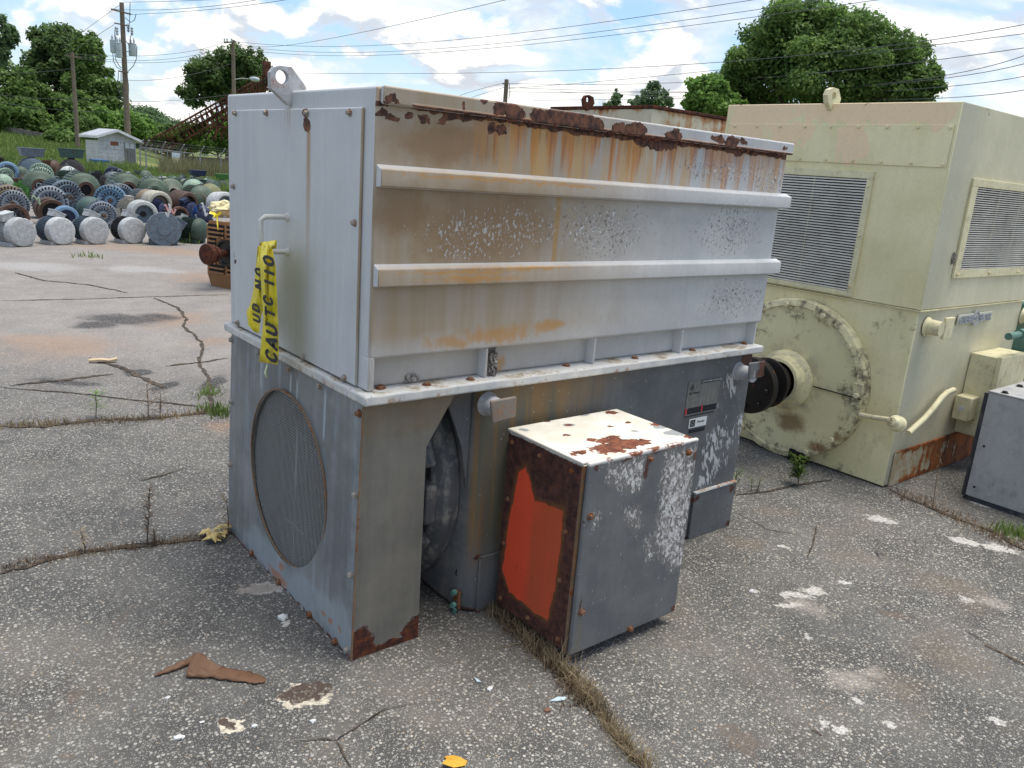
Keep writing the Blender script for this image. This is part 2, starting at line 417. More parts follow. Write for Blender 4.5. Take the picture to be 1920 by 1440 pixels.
    c = g.mix(run2*.6, c, rgb(150, 108, 70))
    gr = g.band(y, .40, .62, .07)*g.sm(z, 1.4, 1.15)*g.sm(nx, -.4, -.6)
    c = g.mix(gr*.35, c, rgb(150, 158, 146))
    h = n0*2.0+nm*.25+nf*.15+rust*2.2-flk*.5+dk*1.5
    return dict(color=c, rough=g.lin(rust, 0, 1, .5, .9), height=h, bump=.003)
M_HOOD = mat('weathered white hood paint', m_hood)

def m_flange(g):
    P = g.pos(); x, y, z = g.sep(P); nx, ny, nz = g.sep(g.nrm())
    n = g.noise(P, 9, 6, .65); f = g.noise(P, 60, 4, .6); s = g.noise(g.comb(x*50, y*50, z*6), 1, 4, .6)
    c = g.mix(g.sm(n, .35, .65), rgb(188, 188, 186), rgb(214, 211, 203))
    c = g.mix(g.sm(n+f*.3, .6, .8)*g.sm(nz, .4, .8), c, rgb(150, 136, 116))
    c = g.mix(g.sm(g.noise(P, 16, 7, .7)+s*.25, .66, .78)*g.sm(z, .905, .88)*.8, c, rgb(150, 100, 62))
    c = g.mix(g.sm(f, .66, .7)*.6, c, rgb(86, 66, 54))
    return dict(color=c, rough=.6, height=n+f*.4, bump=.002)
M_FLANGE = mat('dusty white flange paint', m_flange)

def m_plenum(g):
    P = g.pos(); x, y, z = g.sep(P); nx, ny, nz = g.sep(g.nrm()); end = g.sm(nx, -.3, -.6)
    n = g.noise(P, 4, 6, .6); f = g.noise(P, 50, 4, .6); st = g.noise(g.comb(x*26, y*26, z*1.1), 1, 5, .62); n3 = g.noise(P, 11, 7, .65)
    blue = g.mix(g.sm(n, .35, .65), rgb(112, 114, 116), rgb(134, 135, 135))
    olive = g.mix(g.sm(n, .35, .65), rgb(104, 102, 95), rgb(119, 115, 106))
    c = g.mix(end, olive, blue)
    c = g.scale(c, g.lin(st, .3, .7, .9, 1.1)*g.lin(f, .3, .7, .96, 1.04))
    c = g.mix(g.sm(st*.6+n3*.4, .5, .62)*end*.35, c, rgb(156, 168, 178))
    # washed lower area and white runs on the end face
    wsh = g.blobs(P, px_blobs(0, .0, [(560, 1120, 50, 60), (500, 1040, 60, 40), (610, 1150, 40, 40), (640, 1180, 30, 70)]), n3, 1.0, .0, .5)*end
    c = g.mix(wsh*.6, c, rgb(158, 168, 172))
    for uu, vv, ln in ((533, 700, 60), (597, 735, 90), (478, 668, 60), (545, 715, 60)):
        q = on(0, 0, uu, vv); q2 = on(0, 0, uu, vv+ln)
        run = g.band(y+(n-.5)*.006, q.y-.006, q.y+.006, .006)*g.band(z, q2.z, q.z, .02)*end
        c = g.mix(run*.7, c, rgb(182, 192, 198))
    brn = g.sm(z+(n3-.5)*.2, .72, .86)*(1.0-end)
    c = g.mix(brn*.5, c, rgb(124, 100, 66))
    # rust at the foot and along the edges
    ed = z+(n3-.5)*.10
    foot = g.sm(ed, .024, .008)*end*g.sm(n3, .44, .5)
    spots = g.blobs(P, px_blobs(0, 0., [(520, 1080, 24, 12), (605, 1150, 5, 8), (618, 1165, 5, 10), (636, 1180, 5, 9), (527, 1063, 7, 9), (655, 1235, 8, 8)]), n3, 1.2, .0, .6)*end
    tri = g.blobs(P, [((0.01, 0, .02), (.085, 5, .10)), ((.25, 0, .01), (.06, 5, .09)), ((.13, 0, -.02), (.2, 5, .05))], n3, 1.5, .0, .12)*(1.0-end)
    k = foot.max(tri)
    c = g.mix(spots*.6, c, RUST_O)
    c = g.mix(k, c, rustcol(g, P, 40))
    return dict(color=c, rough=g.lin(k, 0, 1, .48, .9), height=n3*.3+k*1.5+f*.1, bump=.002, spec=.35)
M_PLENUM = mat('grey blue shroud paint', m_plenum)

def m_frame(g):
    P = g.pos(); x, y, z = g.sep(P); nx, ny, nz = g.sep(g.nrm()); sd = g.sm(ny, -.3, -.6)
    n = g.noise(P, 4, 6, .6); f = g.noise(P, 55, 4, .6); st = g.noise(g.comb(x*24, y*24, z*1.2), 1, 5, .62); n3 = g.noise(P, 12, 7, .66)
    c = g.mix(g.sm(n, .35, .65), rgb(90, 92, 94), rgb(106, 107, 107))
    c = g.scale(c, g.lin(st, .3, .7, .92, 1.08)*g.lin(f, .3, .7, .95, 1.05))
    ol = g.sm(x+(n-.5)*.5, 1.25, .75)*sd*g.sm(z, .1, .4)*g.sm(y, .09, .05)*g.sm(x, .46, .5)
    c = g.mix(ol*.95, c, g.mix(g.sm(st, .42, .6), rgb(102, 96, 80), rgb(132, 104, 66)))
    up = g.sm(z+(n3-.5)*.25, .74, .9)*sd*g.sm(x, 1.5, .9)
    c = g.mix(up*.5, c, rgb(122, 98, 66))
    # white chalky flakes at the far end
    slant = g.noise(g.comb(x*50+z*16, y*20, z*17-x*4), 1, 5, .6)
    fm = g.blobs(P, px_blobs(1, .03, [(1350, 830, 40, 100), (1320, 900, 40, 40), (1370, 720, 24, 50), (1385, 800, 22, 60), (1330, 850, 30, 80)]), n3, 1.2, .0, .9)
    fk = g.sm(slant+fm*.15, .64, .69)*fm*sd
    c = g.mix(fk*.9, c, rgb(196, 196, 196))
    spk = g.sm(g.noise(g.comb(x*90, y*90, z*60), 1, 3, .5), .70, .73)*sd
    c = g.mix(spk*.7, c, rgb(176, 180, 182))
    rb = g.blobs(P, px_blobs(1, .03, [(1400, 672, 14, 22), (1392, 690, 12, 12), (1368, 915, 6, 10), (1362, 980, 8, 8), (1300, 935, 8, 6), (895, 1045, 6, 6), (880, 1150, 30, 10), (862, 1100, 8, 14)]), n3, 1.2, .0, .5)
    c = g.mix(rb*.9, c, rustcol(g, P, 40))
    dust = g.sm(n3+f*.3, .55, .78)*(1.0-sd)*.6
    c = g.mix(dust, c, rgb(128, 124, 118))
    return dict(color=c, rough=.55, height=n3*.3+fk+f*.15, bump=.002)
M_FRAME = mat('dark grey frame paint', m_frame)

TBY = -.421
def m_tdoor(g):
    P = g.pos(); x, y, z = g.sep(P)
    n = g.noise(P, 5, 6, .6); f = g.noise(P, 70, 4, .6); st = g.noise(g.comb(x*30, y*30, z*1.5), 1, 4, .6); n3 = g.noise(P, 16, 7, .66)
    c = g.mix(g.sm(n, .35, .65), rgb(97, 99, 101), rgb(112, 113, 113))
    c = g.scale(c, g.lin(st, .3, .7, .93, 1.07)*g.lin(f, .3, .7, .96, 1.04))
    slant = g.noise(g.comb(x*100+z*14, y*20, z*52), 1, 6, .66, .5)
    sd_ = polys(g, P, 1, TBY, [[(1246, 842), (1309, 836), (1298, 960), (1287, 1062), (1258, 1078), (1224, 1040), (1230, 955)], [(1140, 868), (1213, 852), (1214, 900), (1200, 926), (1170, 930), (1132, 905)], [(1164, 950), (1206, 944), (1204, 985), (1190, 1012), (1172, 985)], [(1204, 1012), (1228, 1000), (1227, 1045), (1210, 1064)], [(1270, 1080), (1284, 1070), (1278, 1130), (1268, 1136)], [(1108, 955), (1122, 950), (1128, 985), (1112, 990)]], ((16, .05), (60, .025)))
    film = g.sm(sd_, -.004, .012)*g.lin(n3, .35, .65, .6, 1.)
    cov = g.sm(slant+g.lin(sd_, -.02, .04, -.10, .12), .52, .61)*g.sm(sd_, -.025, .012)
    c = g.mix(film*.6, c, rgb(126, 122, 116))
    c = g.mix(cov, c, g.mix(g.sm(f, .4, .6), rgb(214, 211, 207), rgb(150, 144, 140)))
    spk = g.sm(g.noise(g.comb(x*110, y*90, z*60), 1, 3, .5), .69, .72)
    c = g.mix(spk*.8, c, rgb(196, 200, 200))
    rb = g.blobs(P, px_blobs(1, TBY, [(1212, 880, 5, 20), (1218, 857, 6, 6), (1305, 850, 8, 14), (1175, 860, 14, 4), (1120, 878, 6, 10), (1086, 1140, 3, 20), (1265, 1140, 8, 10), (1092, 975, 4, 8), (1240, 846, 14, 4)]), n3, 1.3, .0, .5)
    c = g.mix(rb*.85, c, rustcol(g, P, 40))
    yl = g.band(x, on(1, TBY, 1080, 1190).x, on(1, TBY, 1090, 1190).x, .01)*g.sm(z, .3, .1)
    c = g.mix(yl*.3, c, rgb(130, 116, 84))
    lip = g.sm(z+(n3-.5)*.02, .722, .730); c = g.mix(lip, c, g.mix(g.sm(n3, .52, .6), rgb(214, 210, 204), rgb(128, 78, 56)))
    return dict(color=c, rough=.5, height=n*1.2+n3*.2+cov*2.2+f*.1+rb, bump=.002, spec=.35)
M_TDOOR = mat('flaking grey door paint', m_tdoor)

def m_tbox(g):
    P = g.pos(); x, y, z = g.sep(P); nx, ny, nz = g.sep(g.nrm())
    top = g.sm(nz, .4, .7)
    n = g.noise(P, 6, 6, .6); f = g.noise(P, 90, 4, .62); n3 = g.noise(P, 22, 7, .68); rings = g.noise(P, 30, 3, .5, 1.2)
    # rusty side with what is left of the red coat
    rc = g.mix(g.sm(g.noise(P, 26, 7, .7), .35, .66), rgb(56, 36, 36), rgb(96, 62, 52))
    red = g.mix(g.sm(g.noise(g.comb(x*10, y*9, z*.9), 1, 3, .5)+g.lin(y, -.05, -.33, -.2, .22), .40, .64), rgb(224, 82, 52), rgb(188, 84, 52)); red = g.scale(red, g.lin(n, .3, .7, .93, 1.06))
    q = lambda u, v: on(0, .578, u, v)
    kx = .578
    poly = px_blobs(0, kx, [(982, 945, 20, 72), (972, 1010, 30, 90), (1000, 1050, 44, 95), (1034, 975, 22, 50), (1024, 1060, 26, 90), (1016, 1125, 18, 44), (990, 990, 30, 60), (955, 1060, 18, 60), (1005, 990, 30, 50)])
    sd_ = polys(g, P, 0, kx, [[(972, 884), (986, 876), (1003, 935), (1003, 1149), (955, 1110), (942, 1068), (950, 1000)], [(1001, 936), (1018, 942), (1056, 948), (1054, 1010), (1038, 1120), (1025, 1163), (1001, 1149)]])
    rm = g.sm(sd_, -.001, .003)
    brk = g.sm(g.noise(g.comb(x*60, y*60, z*26), 1, 5, .6), .70, .72)
    left = g.mix(rm*(1.0-brk), rc, red)
    rim = g.sm(sd_, -.022, .0)*(1.0-rm)
    left = g.mix(rim*.5, left, rgb(134, 88, 44))
    # chalky white top with rust craters
    wt_ = g.mix(g.sm(n, .35, .65), rgb(212, 205, 190), rgb(232, 228, 216))
    wt_ = g.scale(wt_, g.lin(f, .3, .7, .93, 1.05))
    zt = .731
    rt = g.blobs(P, px_blobs(2, zt, [(1172, 833, 50, 10), (1140, 842, 42, 12), (1200, 832, 30, 7), (1150, 822, 20, 6), (1135, 828, 18, 6), (1085, 850, 22, 6), (1145, 775, 18, 4), (1110, 826, 10, 5), (1062, 817, 10, 2.5), (1067, 798, 9, 2.5), (1145, 801, 7, 2), (1177, 793, 8, 2.5), (1290, 820, 12, 5), (1240, 795, 30, 2), (1028, 791, 8, 2)]), rings, 1.6, .0, .12)
    gr = g.blobs(P, px_blobs(2, zt, [(1270, 812, 34, 8), (1245, 800, 30, 3), (1067, 798, 16, 4), (1190, 810, 8, 3), (982, 807, 10, 4), (1092, 779, 18, 2.5), (1200, 778, 20, 3)]), n3, .9, .0, .2)
    tc = g.mix(gr*.8, wt_, rgb(122, 130, 136))
    tc = g.mix(g.sm(rt, .0, .5)*.6, tc, RUST_O); tc = g.mix(g.sm(rt, .3, .7), tc, g.mix(g.sm(g.noise(P, 40, 6, .65), .38, .64), rgb(88, 50, 40), rgb(138, 84, 58)))
    tc = g.mix(g.sm(g.noise(P, 46, 5, .6), .68, .72)*.7, tc, rgb(150, 104, 72))
    gray = g.mix(n, rgb(100, 106, 112), rgb(122, 124, 122))
    lf = g.sm(nx, -.4, -.7)
    c = g.mix(lf, gray, left); c = g.mix(top, c, tc)
    lip = g.sm(z+(n3-.5)*.02, .715, .722)*(1.0-top)
    c = g.mix(lip, c, rgb(206, 202, 194))
    return dict(color=c, rough=.7, height=n3*.8+f*.2+rt*1.5*top-rm*lf, bump=.0025)
M_TBOX = mat('rusted terminal box paint', m_tbox)
M_BOLT = paint('weathered bolt', rgb(150, 146, 138), rust=.35, scale=6, rough=.5)
M_BOLTR = paint('rusty bolt', rgb(112, 84, 70), rust=.6, scale=8, rough=.7)
M_LUG = paint('grey lug paint', rgb(178, 178, 180), dirt=rgb(120, 100, 86), rust=.12, scale=2.4, stain=.5, chips=.6)
M_TRIM = paint('rusty edge trim', rgb(120, 100, 80), rust=.45, scale=3)
M_DARK = mat('dark void', lambda g: dict(color=(.012, .012, .014), rough=.8))
M_WIRE = paint('galvanised wire', rgb(158, 158, 156), rough=.4, stain=.1, vary=.05)
M_SHIELD = paint('dusty end shield paint', rgb(84, 86, 88), dirt=rgb(150, 145, 136), stain=.85, vary=.2, scale=1.6)
M_STEEL = paint('dull steel', rgb(120, 116, 110), rust=.3, scale=3, rough=.45)
M_BLKRUST = paint('oily black iron', rgb(34, 31, 30), dirt=rgb(54, 42, 36), rust=.04, scale=3, rough=.4)
M_RUST = mat('scaly rust', lambda g: dict(color=rustcol(g, g.pos(), 25), rough=.9, height=g.noise(g.pos(), 60, 5, .6), bump=.003))
M_DIRT = mat('dry mud', lambda g: dict(color=g.mix(g.sm(g.noise(g.pos(), 90, 5, .7), .35, .65), rgb(60, 52, 48), rgb(176, 168, 160)), rough=.95, height=g.noise(g.pos(), 80, 4, .6), bump=.004))

# cream machine
CX, CY = 3.297, -.13
def m_cream(g):
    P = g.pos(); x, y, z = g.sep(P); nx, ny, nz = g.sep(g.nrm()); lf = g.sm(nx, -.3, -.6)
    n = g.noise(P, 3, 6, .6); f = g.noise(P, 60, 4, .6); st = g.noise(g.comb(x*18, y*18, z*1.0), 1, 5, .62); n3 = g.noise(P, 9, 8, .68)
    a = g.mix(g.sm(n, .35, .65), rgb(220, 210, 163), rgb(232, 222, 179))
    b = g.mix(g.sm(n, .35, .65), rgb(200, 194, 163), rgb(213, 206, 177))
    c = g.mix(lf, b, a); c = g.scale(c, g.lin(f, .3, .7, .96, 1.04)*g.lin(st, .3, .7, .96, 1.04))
    # pink-beige primer showing along the top
    pk = g.blobs(P, px_blobs(0, CX, [(1430, 212, 80, 26), (1400, 240, 44, 50), (1560, 205, 90, 28), (1690, 210, 110, 26), (1595, 265, 34, 52), (1480, 245, 50, 24), (1750, 215, 40, 26), (1640, 200, 90, 12)]), n3*.6+st*.4, 2.4, .0, .10, ((5, .16), (22, .07), (80, .03)))*lf
    c = g.mix(pk*.85, c, g.scale(rgb(238, 208, 172), g.lin(f, .3, .7, .95, 1.05)))
    # grime low on the end face
    dk = g.sm(g.noise(P, 15, 8, .74)*.6+g.noise(P, 2.2, 4, .6)*.4+g.lin(z, .0, 1.05, .02, -.01), .54, .66)*lf*g.sm(z, 1.06, .95)
    c = g.mix(dk*.8, c, rgb(84, 74, 60))
    c = g.mix(g.sm(g.noise(P, 5, 6, .7), .52, .72)*lf*g.sm(z, .9, .3)*.5, c, rgb(150, 140, 108))
    # white flecks / worn grey strip next to the corner on the right face
    wr = g.sm(x+(n3-.5)*.22, CX+.42, CX+.08)*(1.0-lf)
    c = g.mix(wr*.55, c, rgb(160, 162, 146))
    wf = g.sm(g.noise(g.comb(x*70, y*70, z*46), 1, 4, .55), .66, .69)*g.sm(x+(n3-.5)*.3, CX+1.0, CX+.2)*(1.0-lf)
    c = g.mix(wf, c, rgb(214, 216, 206))
    dk2 = g.sm(g.noise(P, 19, 7, .7), .70, .73)*g.sm(z, 1.5, 1.0)
    c = g.mix(dk2*.6, c, rgb(96, 80, 60))
    rs = g.sm(n3+g.lin(z, 2.0, 2.12, -.2, .05), .60, .64)*g.sm(z, 2.0, 2.08)
    c = g.mix(rs*.8, c, rustcol(g, P, 30))
    lowd = g.sm(z+(n3-.5)*.2, .30, .05)*(1.0-lf)
    c = g.mix(lowd*.4, c, rgb(130, 128, 116))
    return dict(color=c, rough=.5, height=n*1.6+n3*.35+f*.15+wf*.6+pk*.3, bump=.002)
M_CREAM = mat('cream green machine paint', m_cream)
M_CREAM2 = paint('dirty cream paint', rgb(220, 212, 174), dirt=rgb(120, 100, 76), rust=.08, scale=2, stain=.35)
def m_disc(g):
    P = g.pos(); x, y, z = g.sep(P)
    n = g.noise(P, 3, 6, .6); f = g.noise(P, 60, 4, .6); n3 = g.noise(P, 12, 8, .7)
    c = g.mix(g.sm(n, .35, .65), rgb(219, 210, 165), rgb(230, 221, 178))
    r = g.vlen(g.vmad(P, (0, 1, 1), (0, -.545, -.49)))
    rim = g.sm(r, .36, .47)*g.sm(n3, .42, .62)+g.sm(r, .30, .18)*g.sm(n3, .40, .62)
    c = g.mix(g.math('MINIMUM', rim, 1.0)*.55, c, rgb(152, 142, 124))
    dk = g.sm(g.noise(P, 15, 8, .74)*.6+g.noise(P, 2.6, 4, .6)*.4+g.lin(r, .2, .5, -.03, .04), .53, .63)
    c = g.mix(dk*.8, c, rgb(82, 72, 62))
    br = g.blobs(P, px_blobs(0, 3.22, [(1568, 820, 16, 14), (1480, 790, 36, 30), (1530, 838, 26, 12)]), n3, 1.2, .0, .7)
    c = g.mix(br*.8, c, rgb(124, 92, 58))
    return dict(color=c, rough=.5, height=n3*.5+f*.2, bump=.003)
M_DISC = mat('grimy cream end cover paint', m_disc)
def m_skirt(g):
    P = g.pos(); x, y, z = g.sep(P); n = g.noise(P, 9, 7, .66); st = g.noise(g.comb(x*22, y*22, z*2.0), 1, 5, .62)
    k = g.sm(n*.5+st*.5+g.lin(x, CX, CX+1.1, -.05, .16)+g.sm(z, .17, .23)*.12+g.sm(z, .05, .02)*.08, .50, .58)
    c = g.mix(g.sm(n, .4, .6), rgb(176, 168, 146), rgb(160, 146, 116))
    c = g.mix(g.sm(k, 0, .6)*.7, c, rgb(168, 106, 50)); c = g.mix(g.sm(k, .4, 1), c, g.mix(g.sm(n, .4, .65), rgb(96, 52, 30), rgb(158, 92, 44)))
    return dict(color=c, rough=.75, height=n+k, bump=.002)
M_SKIRT = mat('rust run base plate', m_skirt)
def m_rwhite(g):
    P = g.pos(); x, y, z = g.sep(P); n = g.noise(P, 5, 8, .68); st = g.noise(g.comb(x*14, y*14, z*1.4), 1, 5, .64)
    k = n*.5+st*.5+g.lin(x, 4.3, 5.8, -.03, .12)+g.sm(z, 2.16, 2.25)*.13
    c = g.mix(g.sm(n, .4, .6), rgb(202, 194, 172), rgb(184, 172, 146))
    c = g.mix(g.sm(k, .52, .60)*.8, c, rgb(176, 116, 62)); c = g.mix(g.sm(k, .60, .68), c, rgb(120, 66, 40))
    return dict(color=c, rough=.7, height=n, bump=.002)
M_RWHITE = mat('rust streaked white paint', m_rwhite)
M_CAB = paint('pale grey cabinet paint', rgb(166, 165, 163), dirt=rgb(96, 98, 102), stain=.5, vary=.12, chips=.0)
M_GASKET = paint('black gasket', rgb(58, 60, 64), rough=.8)
M_TEAL = paint('teal green paint', rgb(92, 128, 116), rust=.05, scale=2)

# ground
def m_asphalt(g):
    P = g.pos(); x, y, z = g.sep(P)
    big = g.noise(P, .55, 6, .6); mid = g.noise(P, 3, 6, .62); fine = g.noise(P, 240, 3, .6)
    v1 = g.voro(P, 82); c1 = g.voro(P, 82, 'Color'); r1, r2, r3 = g.sep(c1)
    v2 = g.voro(P, 190); c2 = g.voro(P, 190, 'Color'); q1, q2, q3 = g.sep(c2)
    dist = g.vlen(g.vmad(P, (1, 1, 0), (-CAM_O.x, -CAM_O.y, 0)))
    base = g.mix(g.sm(mid, .35, .65), rgb(78, 77, 75), rgb(98, 96, 92))
    base = g.scale(base, g.lin(fine, .3, .7, .7, 1.3))
    worn = g.sm(big, .35, .65); base = g.scale(base, g.lin(g.noise(P, 1.3, 7, .66), .3, .7, .80, 1.16))
    pv = g.noise(P, 2.1, 6, .68); s1 = g.sm(v1, .46, .34)*g.sm(r1+(pv-.5)*1.1, .44, .58)
    s2 = g.sm(v2, .50, .34)*g.sm(q1-(pv-.5)*.9, .34, .46)
    st1 = g.mix(r2, rgb(108, 107, 103), rgb(188, 183, 173)); st1 = g.mix(g.sm(r3, .8, .95), st1, rgb(196, 168, 132))
    st2 = g.mix(q2, rgb(102, 101, 98), rgb(180, 176, 168))
    c = g.mix(s2*g.lin(worn, 0, 1, .55, .9), base, st2); c = g.mix(s1*g.lin(worn, 0, 1, .55, .95), c, st1)
    c = g.mix(g.sm(g.noise(P, 1.2, 8, .72), .50, .68)*.42, c, g.scale(rgb(122, 112, 100), g.lin(fine, .3, .7, .8, 1.2)))
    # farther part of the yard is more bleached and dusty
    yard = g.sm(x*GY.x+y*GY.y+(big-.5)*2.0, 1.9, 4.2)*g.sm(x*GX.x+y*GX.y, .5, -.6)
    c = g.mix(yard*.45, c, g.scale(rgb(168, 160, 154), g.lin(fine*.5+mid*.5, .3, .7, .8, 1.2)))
    brk = g.lin(g.noise(P, 95, 4, .7), .36, .6, .35, 1.); brk2 = g.lin(g.noise(P, 130, 3, .65), .3, .7, .7, 1.25)
    def spots(lst, col, amt, amp=1.0, lo=0., hi_=.6, nz=mid):
        nonlocal c
        u = x*GX.x+y*GX.y; v = x*GY.x+y*GY.y; Q = g.comb(u, v, 0.)
        L_ = []
        for cc, a, b in g_blobs(lst): L_.append(((cc.dot(GX), cc.dot(GY), 0), (a, b, 50)))
        m = g.blobs(Q, L_, nz, amp, lo, hi_, ((5, .16), (22, .07), (70, .03))); c = g.mix(m*amt*brk, c, g.scale(col, brk2)); return m
    ed = g.noise(P, 22, 7, .68)
    spots([(120, 650, 160, 30), (330, 600, 90, 22), (400, 640, 60, 14), (300, 470, 240, 10), (380, 520, 80, 16), (60, 640, 120, 20), (420, 800, 60, 16)], rgb(152, 124, 100), .75, 1.4, .0, .9)
    spots([(230, 600, 110, 12), (180, 610, 60, 10), (290, 595, 60, 8)], rgb(60, 58, 58), 1.1, 1.2)
    spots([(400, 720, 22, 20), (255, 700, 30, 8), (310, 725, 24, 12), (120, 718, 90, 6)], rgb(58, 57, 58), 1.1, 1.3, .0, .4)
    spots([(60, 500, 120, 10), (250, 505, 60, 8), (300, 508, 70, 5)], rgb(176, 174, 172), .6, 1.6, .0, .6, ed)
    spots([(1500, 1120, 34, 7), (1480, 1135, 30, 5), (1530, 1112, 24, 5), (1650, 975, 26, 7), (1810, 1020, 22, 7), (1870, 1030, 34, 7), (1585, 1090, 18, 4), (1810, 1125, 14, 8), (1515, 1195, 12, 8), (1610, 1320, 12, 8), (1570, 1375, 14, 10), (1540, 1360, 12, 8), (1410, 1112, 7, 4), (1870, 1355, 10, 10), (490, 1105, 36, 14), (540, 1170, 10, 6), (1670, 1360, 10, 8), (1480, 1030, 12, 3), (1850, 950, 16, 4)], rgb(204, 200, 193), .95, 1.9, .0, .35, ed)
    spots([(1520, 1140, 50, 20), (1600, 1280, 60, 26), (1860, 1130, 40, 14), (1630, 1260, 30, 14)], rgb(186, 176, 164), .5, 1.6, .0, .7, ed)
    spots([(570, 1303, 52, 20), (432, 1365, 34, 15)], rgb(208, 198, 178), 1.4, 1.2, .0, .12, ed)
    spots([(560, 1300, 42, 13), (592, 1290, 28, 13), (422, 1362, 26, 9), ], rgb(84, 72, 64), 1.6, .9, .0, .25, ed)
    spots([(1680, 1155, 34, 9), (1660, 1150, 20, 6), (143, 1305, 26, 20), (230, 1165, 5, 40), (480, 1105, 44, 14), (135, 1420, 22, 10), (1390, 1395, 50, 26), (1370, 1375, 30, 14)], rgb(108, 94, 82), .75, 1.2, .0, .5, ed)
    spots([(1780, 1100, 80, 30), (1830, 1140, 50, 24), (1700, 1290, 80, 40), (1780, 1230, 100, 50), (1400, 1020, 60, 16), (1460, 960, 80, 14)], rgb(124, 106, 84), .4, 1.2, .0, 1.0)
    spots([(1560, 1180, 160, 60), (1350, 1120, 80, 60), (1100, 1120, 160, 60)], rgb(70, 72, 76), .35, 1.2, .0, .9)
    c = g.mix(s1*.25, c, st1)
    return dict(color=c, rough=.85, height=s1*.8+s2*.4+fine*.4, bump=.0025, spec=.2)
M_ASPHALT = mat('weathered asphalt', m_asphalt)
M_CRACK = mat('crack dirt', lambda g: dict(color=g.mix(g.sm(g.noise(g.pos(), 30, 5, .65), .35, .65), rgb(44, 42, 39), rgb(96, 84, 70)), rough=.95, height=g.noise(g.pos(), 60, 4, .6), bump=.006))
M_FIELD = mat('grassy earth', lambda g: dict(color=g.mix(g.sm(g.noise(g.pos(), .35, 6, .6), .35, .65), rgb(70, 92, 40), rgb(128, 128, 74)), rough=.95, height=g.noise(g.pos(), 6, 5, .6), bump=.05))
def m_conc(g):
    P = g.pos(); x, y, z = g.sep(P); n = g.noise(P, 2, 6, .65); s = g.noise(g.comb(x*4, y*4, z*.6), 1, 4, .6)
    c = g.mix(g.sm(n*.5+s*.5, .4, .6), rgb(84, 80, 74), rgb(132, 126, 118)); return dict(color=c, rough=.9, height=n, bump=.02)
M_CONC = mat('old concrete', m_conc)
M_PALE = paint('pale concrete slab', rgb(196, 184, 176), rough=.9, stain=.3)

def leafmat(name, a, b, tr=.48):
    def fn(g):
        P = g.pos(); n = g.noise(P, .9, 3, .6); r = g.noise(P, 7, 2, .6)
        c = g.mix(g.sm(n*.55+r*.45, .36, .64), a, b)
        return dict(color=c, rough=.55, transl=tr, tcol=g.scale(c, 1.3), spec=.25)
    return mat(name, fn)
M_LEAF = [leafmat('deep green leaves', (0.067, 0.128, 0.033), (0.194, 0.299, 0.083)), leafmat('fresh green leaves', (0.090, 0.179, 0.038), (0.239, 0.389, 0.090)),
          leafmat('dark green leaves', (0.054, 0.101, 0.038), (0.158, 0.239, 0.075)), leafmat('hazy green leaves', (0.075, 0.128, 0.067), (0.179, 0.276, 0.120)),
          leafmat('yellow green vine leaves', (.05, .09, .012), (.16, .24, .04))]
M_BARK = paint('grey bark', rgb(84, 74, 62), rough=.9, scale=.6, vary=.3)
M_GRASS = leafmat('tall green grass', (.08, .13, .03), (.22, .30, .08), .3)
M_DRYGRASS = leafmat('dry straw grass', (.16, .12, .07), (.36, .28, .17), .2)
M_BROWNGRASS = leafmat('brown dead weeds', (.09, .062, .042), (.27, .19, .12), .2)
M_POLE = paint('weathered pole timber', rgb(122, 110, 98), dirt=rgb(86, 76, 68), rough=.9, scale=1, stain=.6, vary=.2)
M_XFMR = paint('transformer grey', rgb(176, 186, 194), rough=.5)
M_CABLE = mat('overhead cable', lambda g: dict(color=(.10, .105, .11), rough=.6))
M_FENCE = paint('galvanised fence steel', rgb(150, 152, 152), rough=.5)
M_BLOCK = paint('flaking white block paint', rgb(206, 206, 206), dirt=rgb(140, 136, 130), stain=.6, vary=.12, scale=1.2)
M_ROOF = paint('white corrugated roofing', rgb(214, 216, 218), stain=.2)
M_DOORW = paint('bare grey door boards', rgb(142, 138, 132), stain=.5, vary=.2)
M_BRICKR = paint('red brick', rgb(142, 84, 66), vary=.2)
M_SIGN = paint('white sign board', rgb(220, 224, 226), stain=.1)
M_SIGNY = paint('pale yellow sign board', rgb(216, 208, 168), stain=.1)
M_CONV = mat('rusted conveyor steel', lambda g: dict(color=g.mix(g.sm(g.noise(g.pos(), 1.5, 6, .65), .35, .65), rgb(52, 34, 30), rgb(104, 66, 50)), rough=.9))
# ------------------------------------------------------------------ the setting
def sheet(name, pts, z, material, kind='structure'):
    m = MB(); m.add([(p[0], p[1], z) for p in pts], [tuple(range(len(pts)))])
    return tag(m.build(name, material), kind=kind)
def side(d, l): return Vector((CAM_O.x, CAM_O.y, 0)) + GY*d - GX*l      # d ahead, l to the left, metres
# open field to the horizon, rising to the left behind the yard
def terrain(d, l):
    t = max(0., min(1., (d-36)/40)); t = t*t*(3-2*t); k = max(0., min(1., (l/max(d, 1)-.40)/.10)); k = k*k*(3-2*k)
    return -.02 + 1.7*t*k
m = MB(); nd, nl = 60, 70; idx = {}
ds = [-300, -60, -20] + [0+ i*2.2 for i in range(45)] + [110, 130, 160, 200, 260, 340, 460, 700, 1200, 2500]
ls = [-2500, -900, -300, -120, -60] + [-40 + i*2.0 for i in range(60)] + [90, 120, 200, 500, 1200, 2500]
vs = []
for d in ds:
    for l in ls:
        p = side(d, l); vs.append((p.x, p.y, terrain(d, l)))
n_ = len(ls)
m.add(vs, [(i*n_+j, i*n_+j+1, (i+1)*n_+j+1, (i+1)*n_+j) for i in range(len(ds)-1) for j in range(n_-1)])
tag(m.build('ground', M_FIELD, smooth=True), kind='structure')
sheet('asphalt_yard', [side(-12, 14), side(-12, -30), side(25, -40), side(44, -30), side(36, 3), side(33, 12), side(31, 16), side(29, 22)], .004, M_ASPHALT)
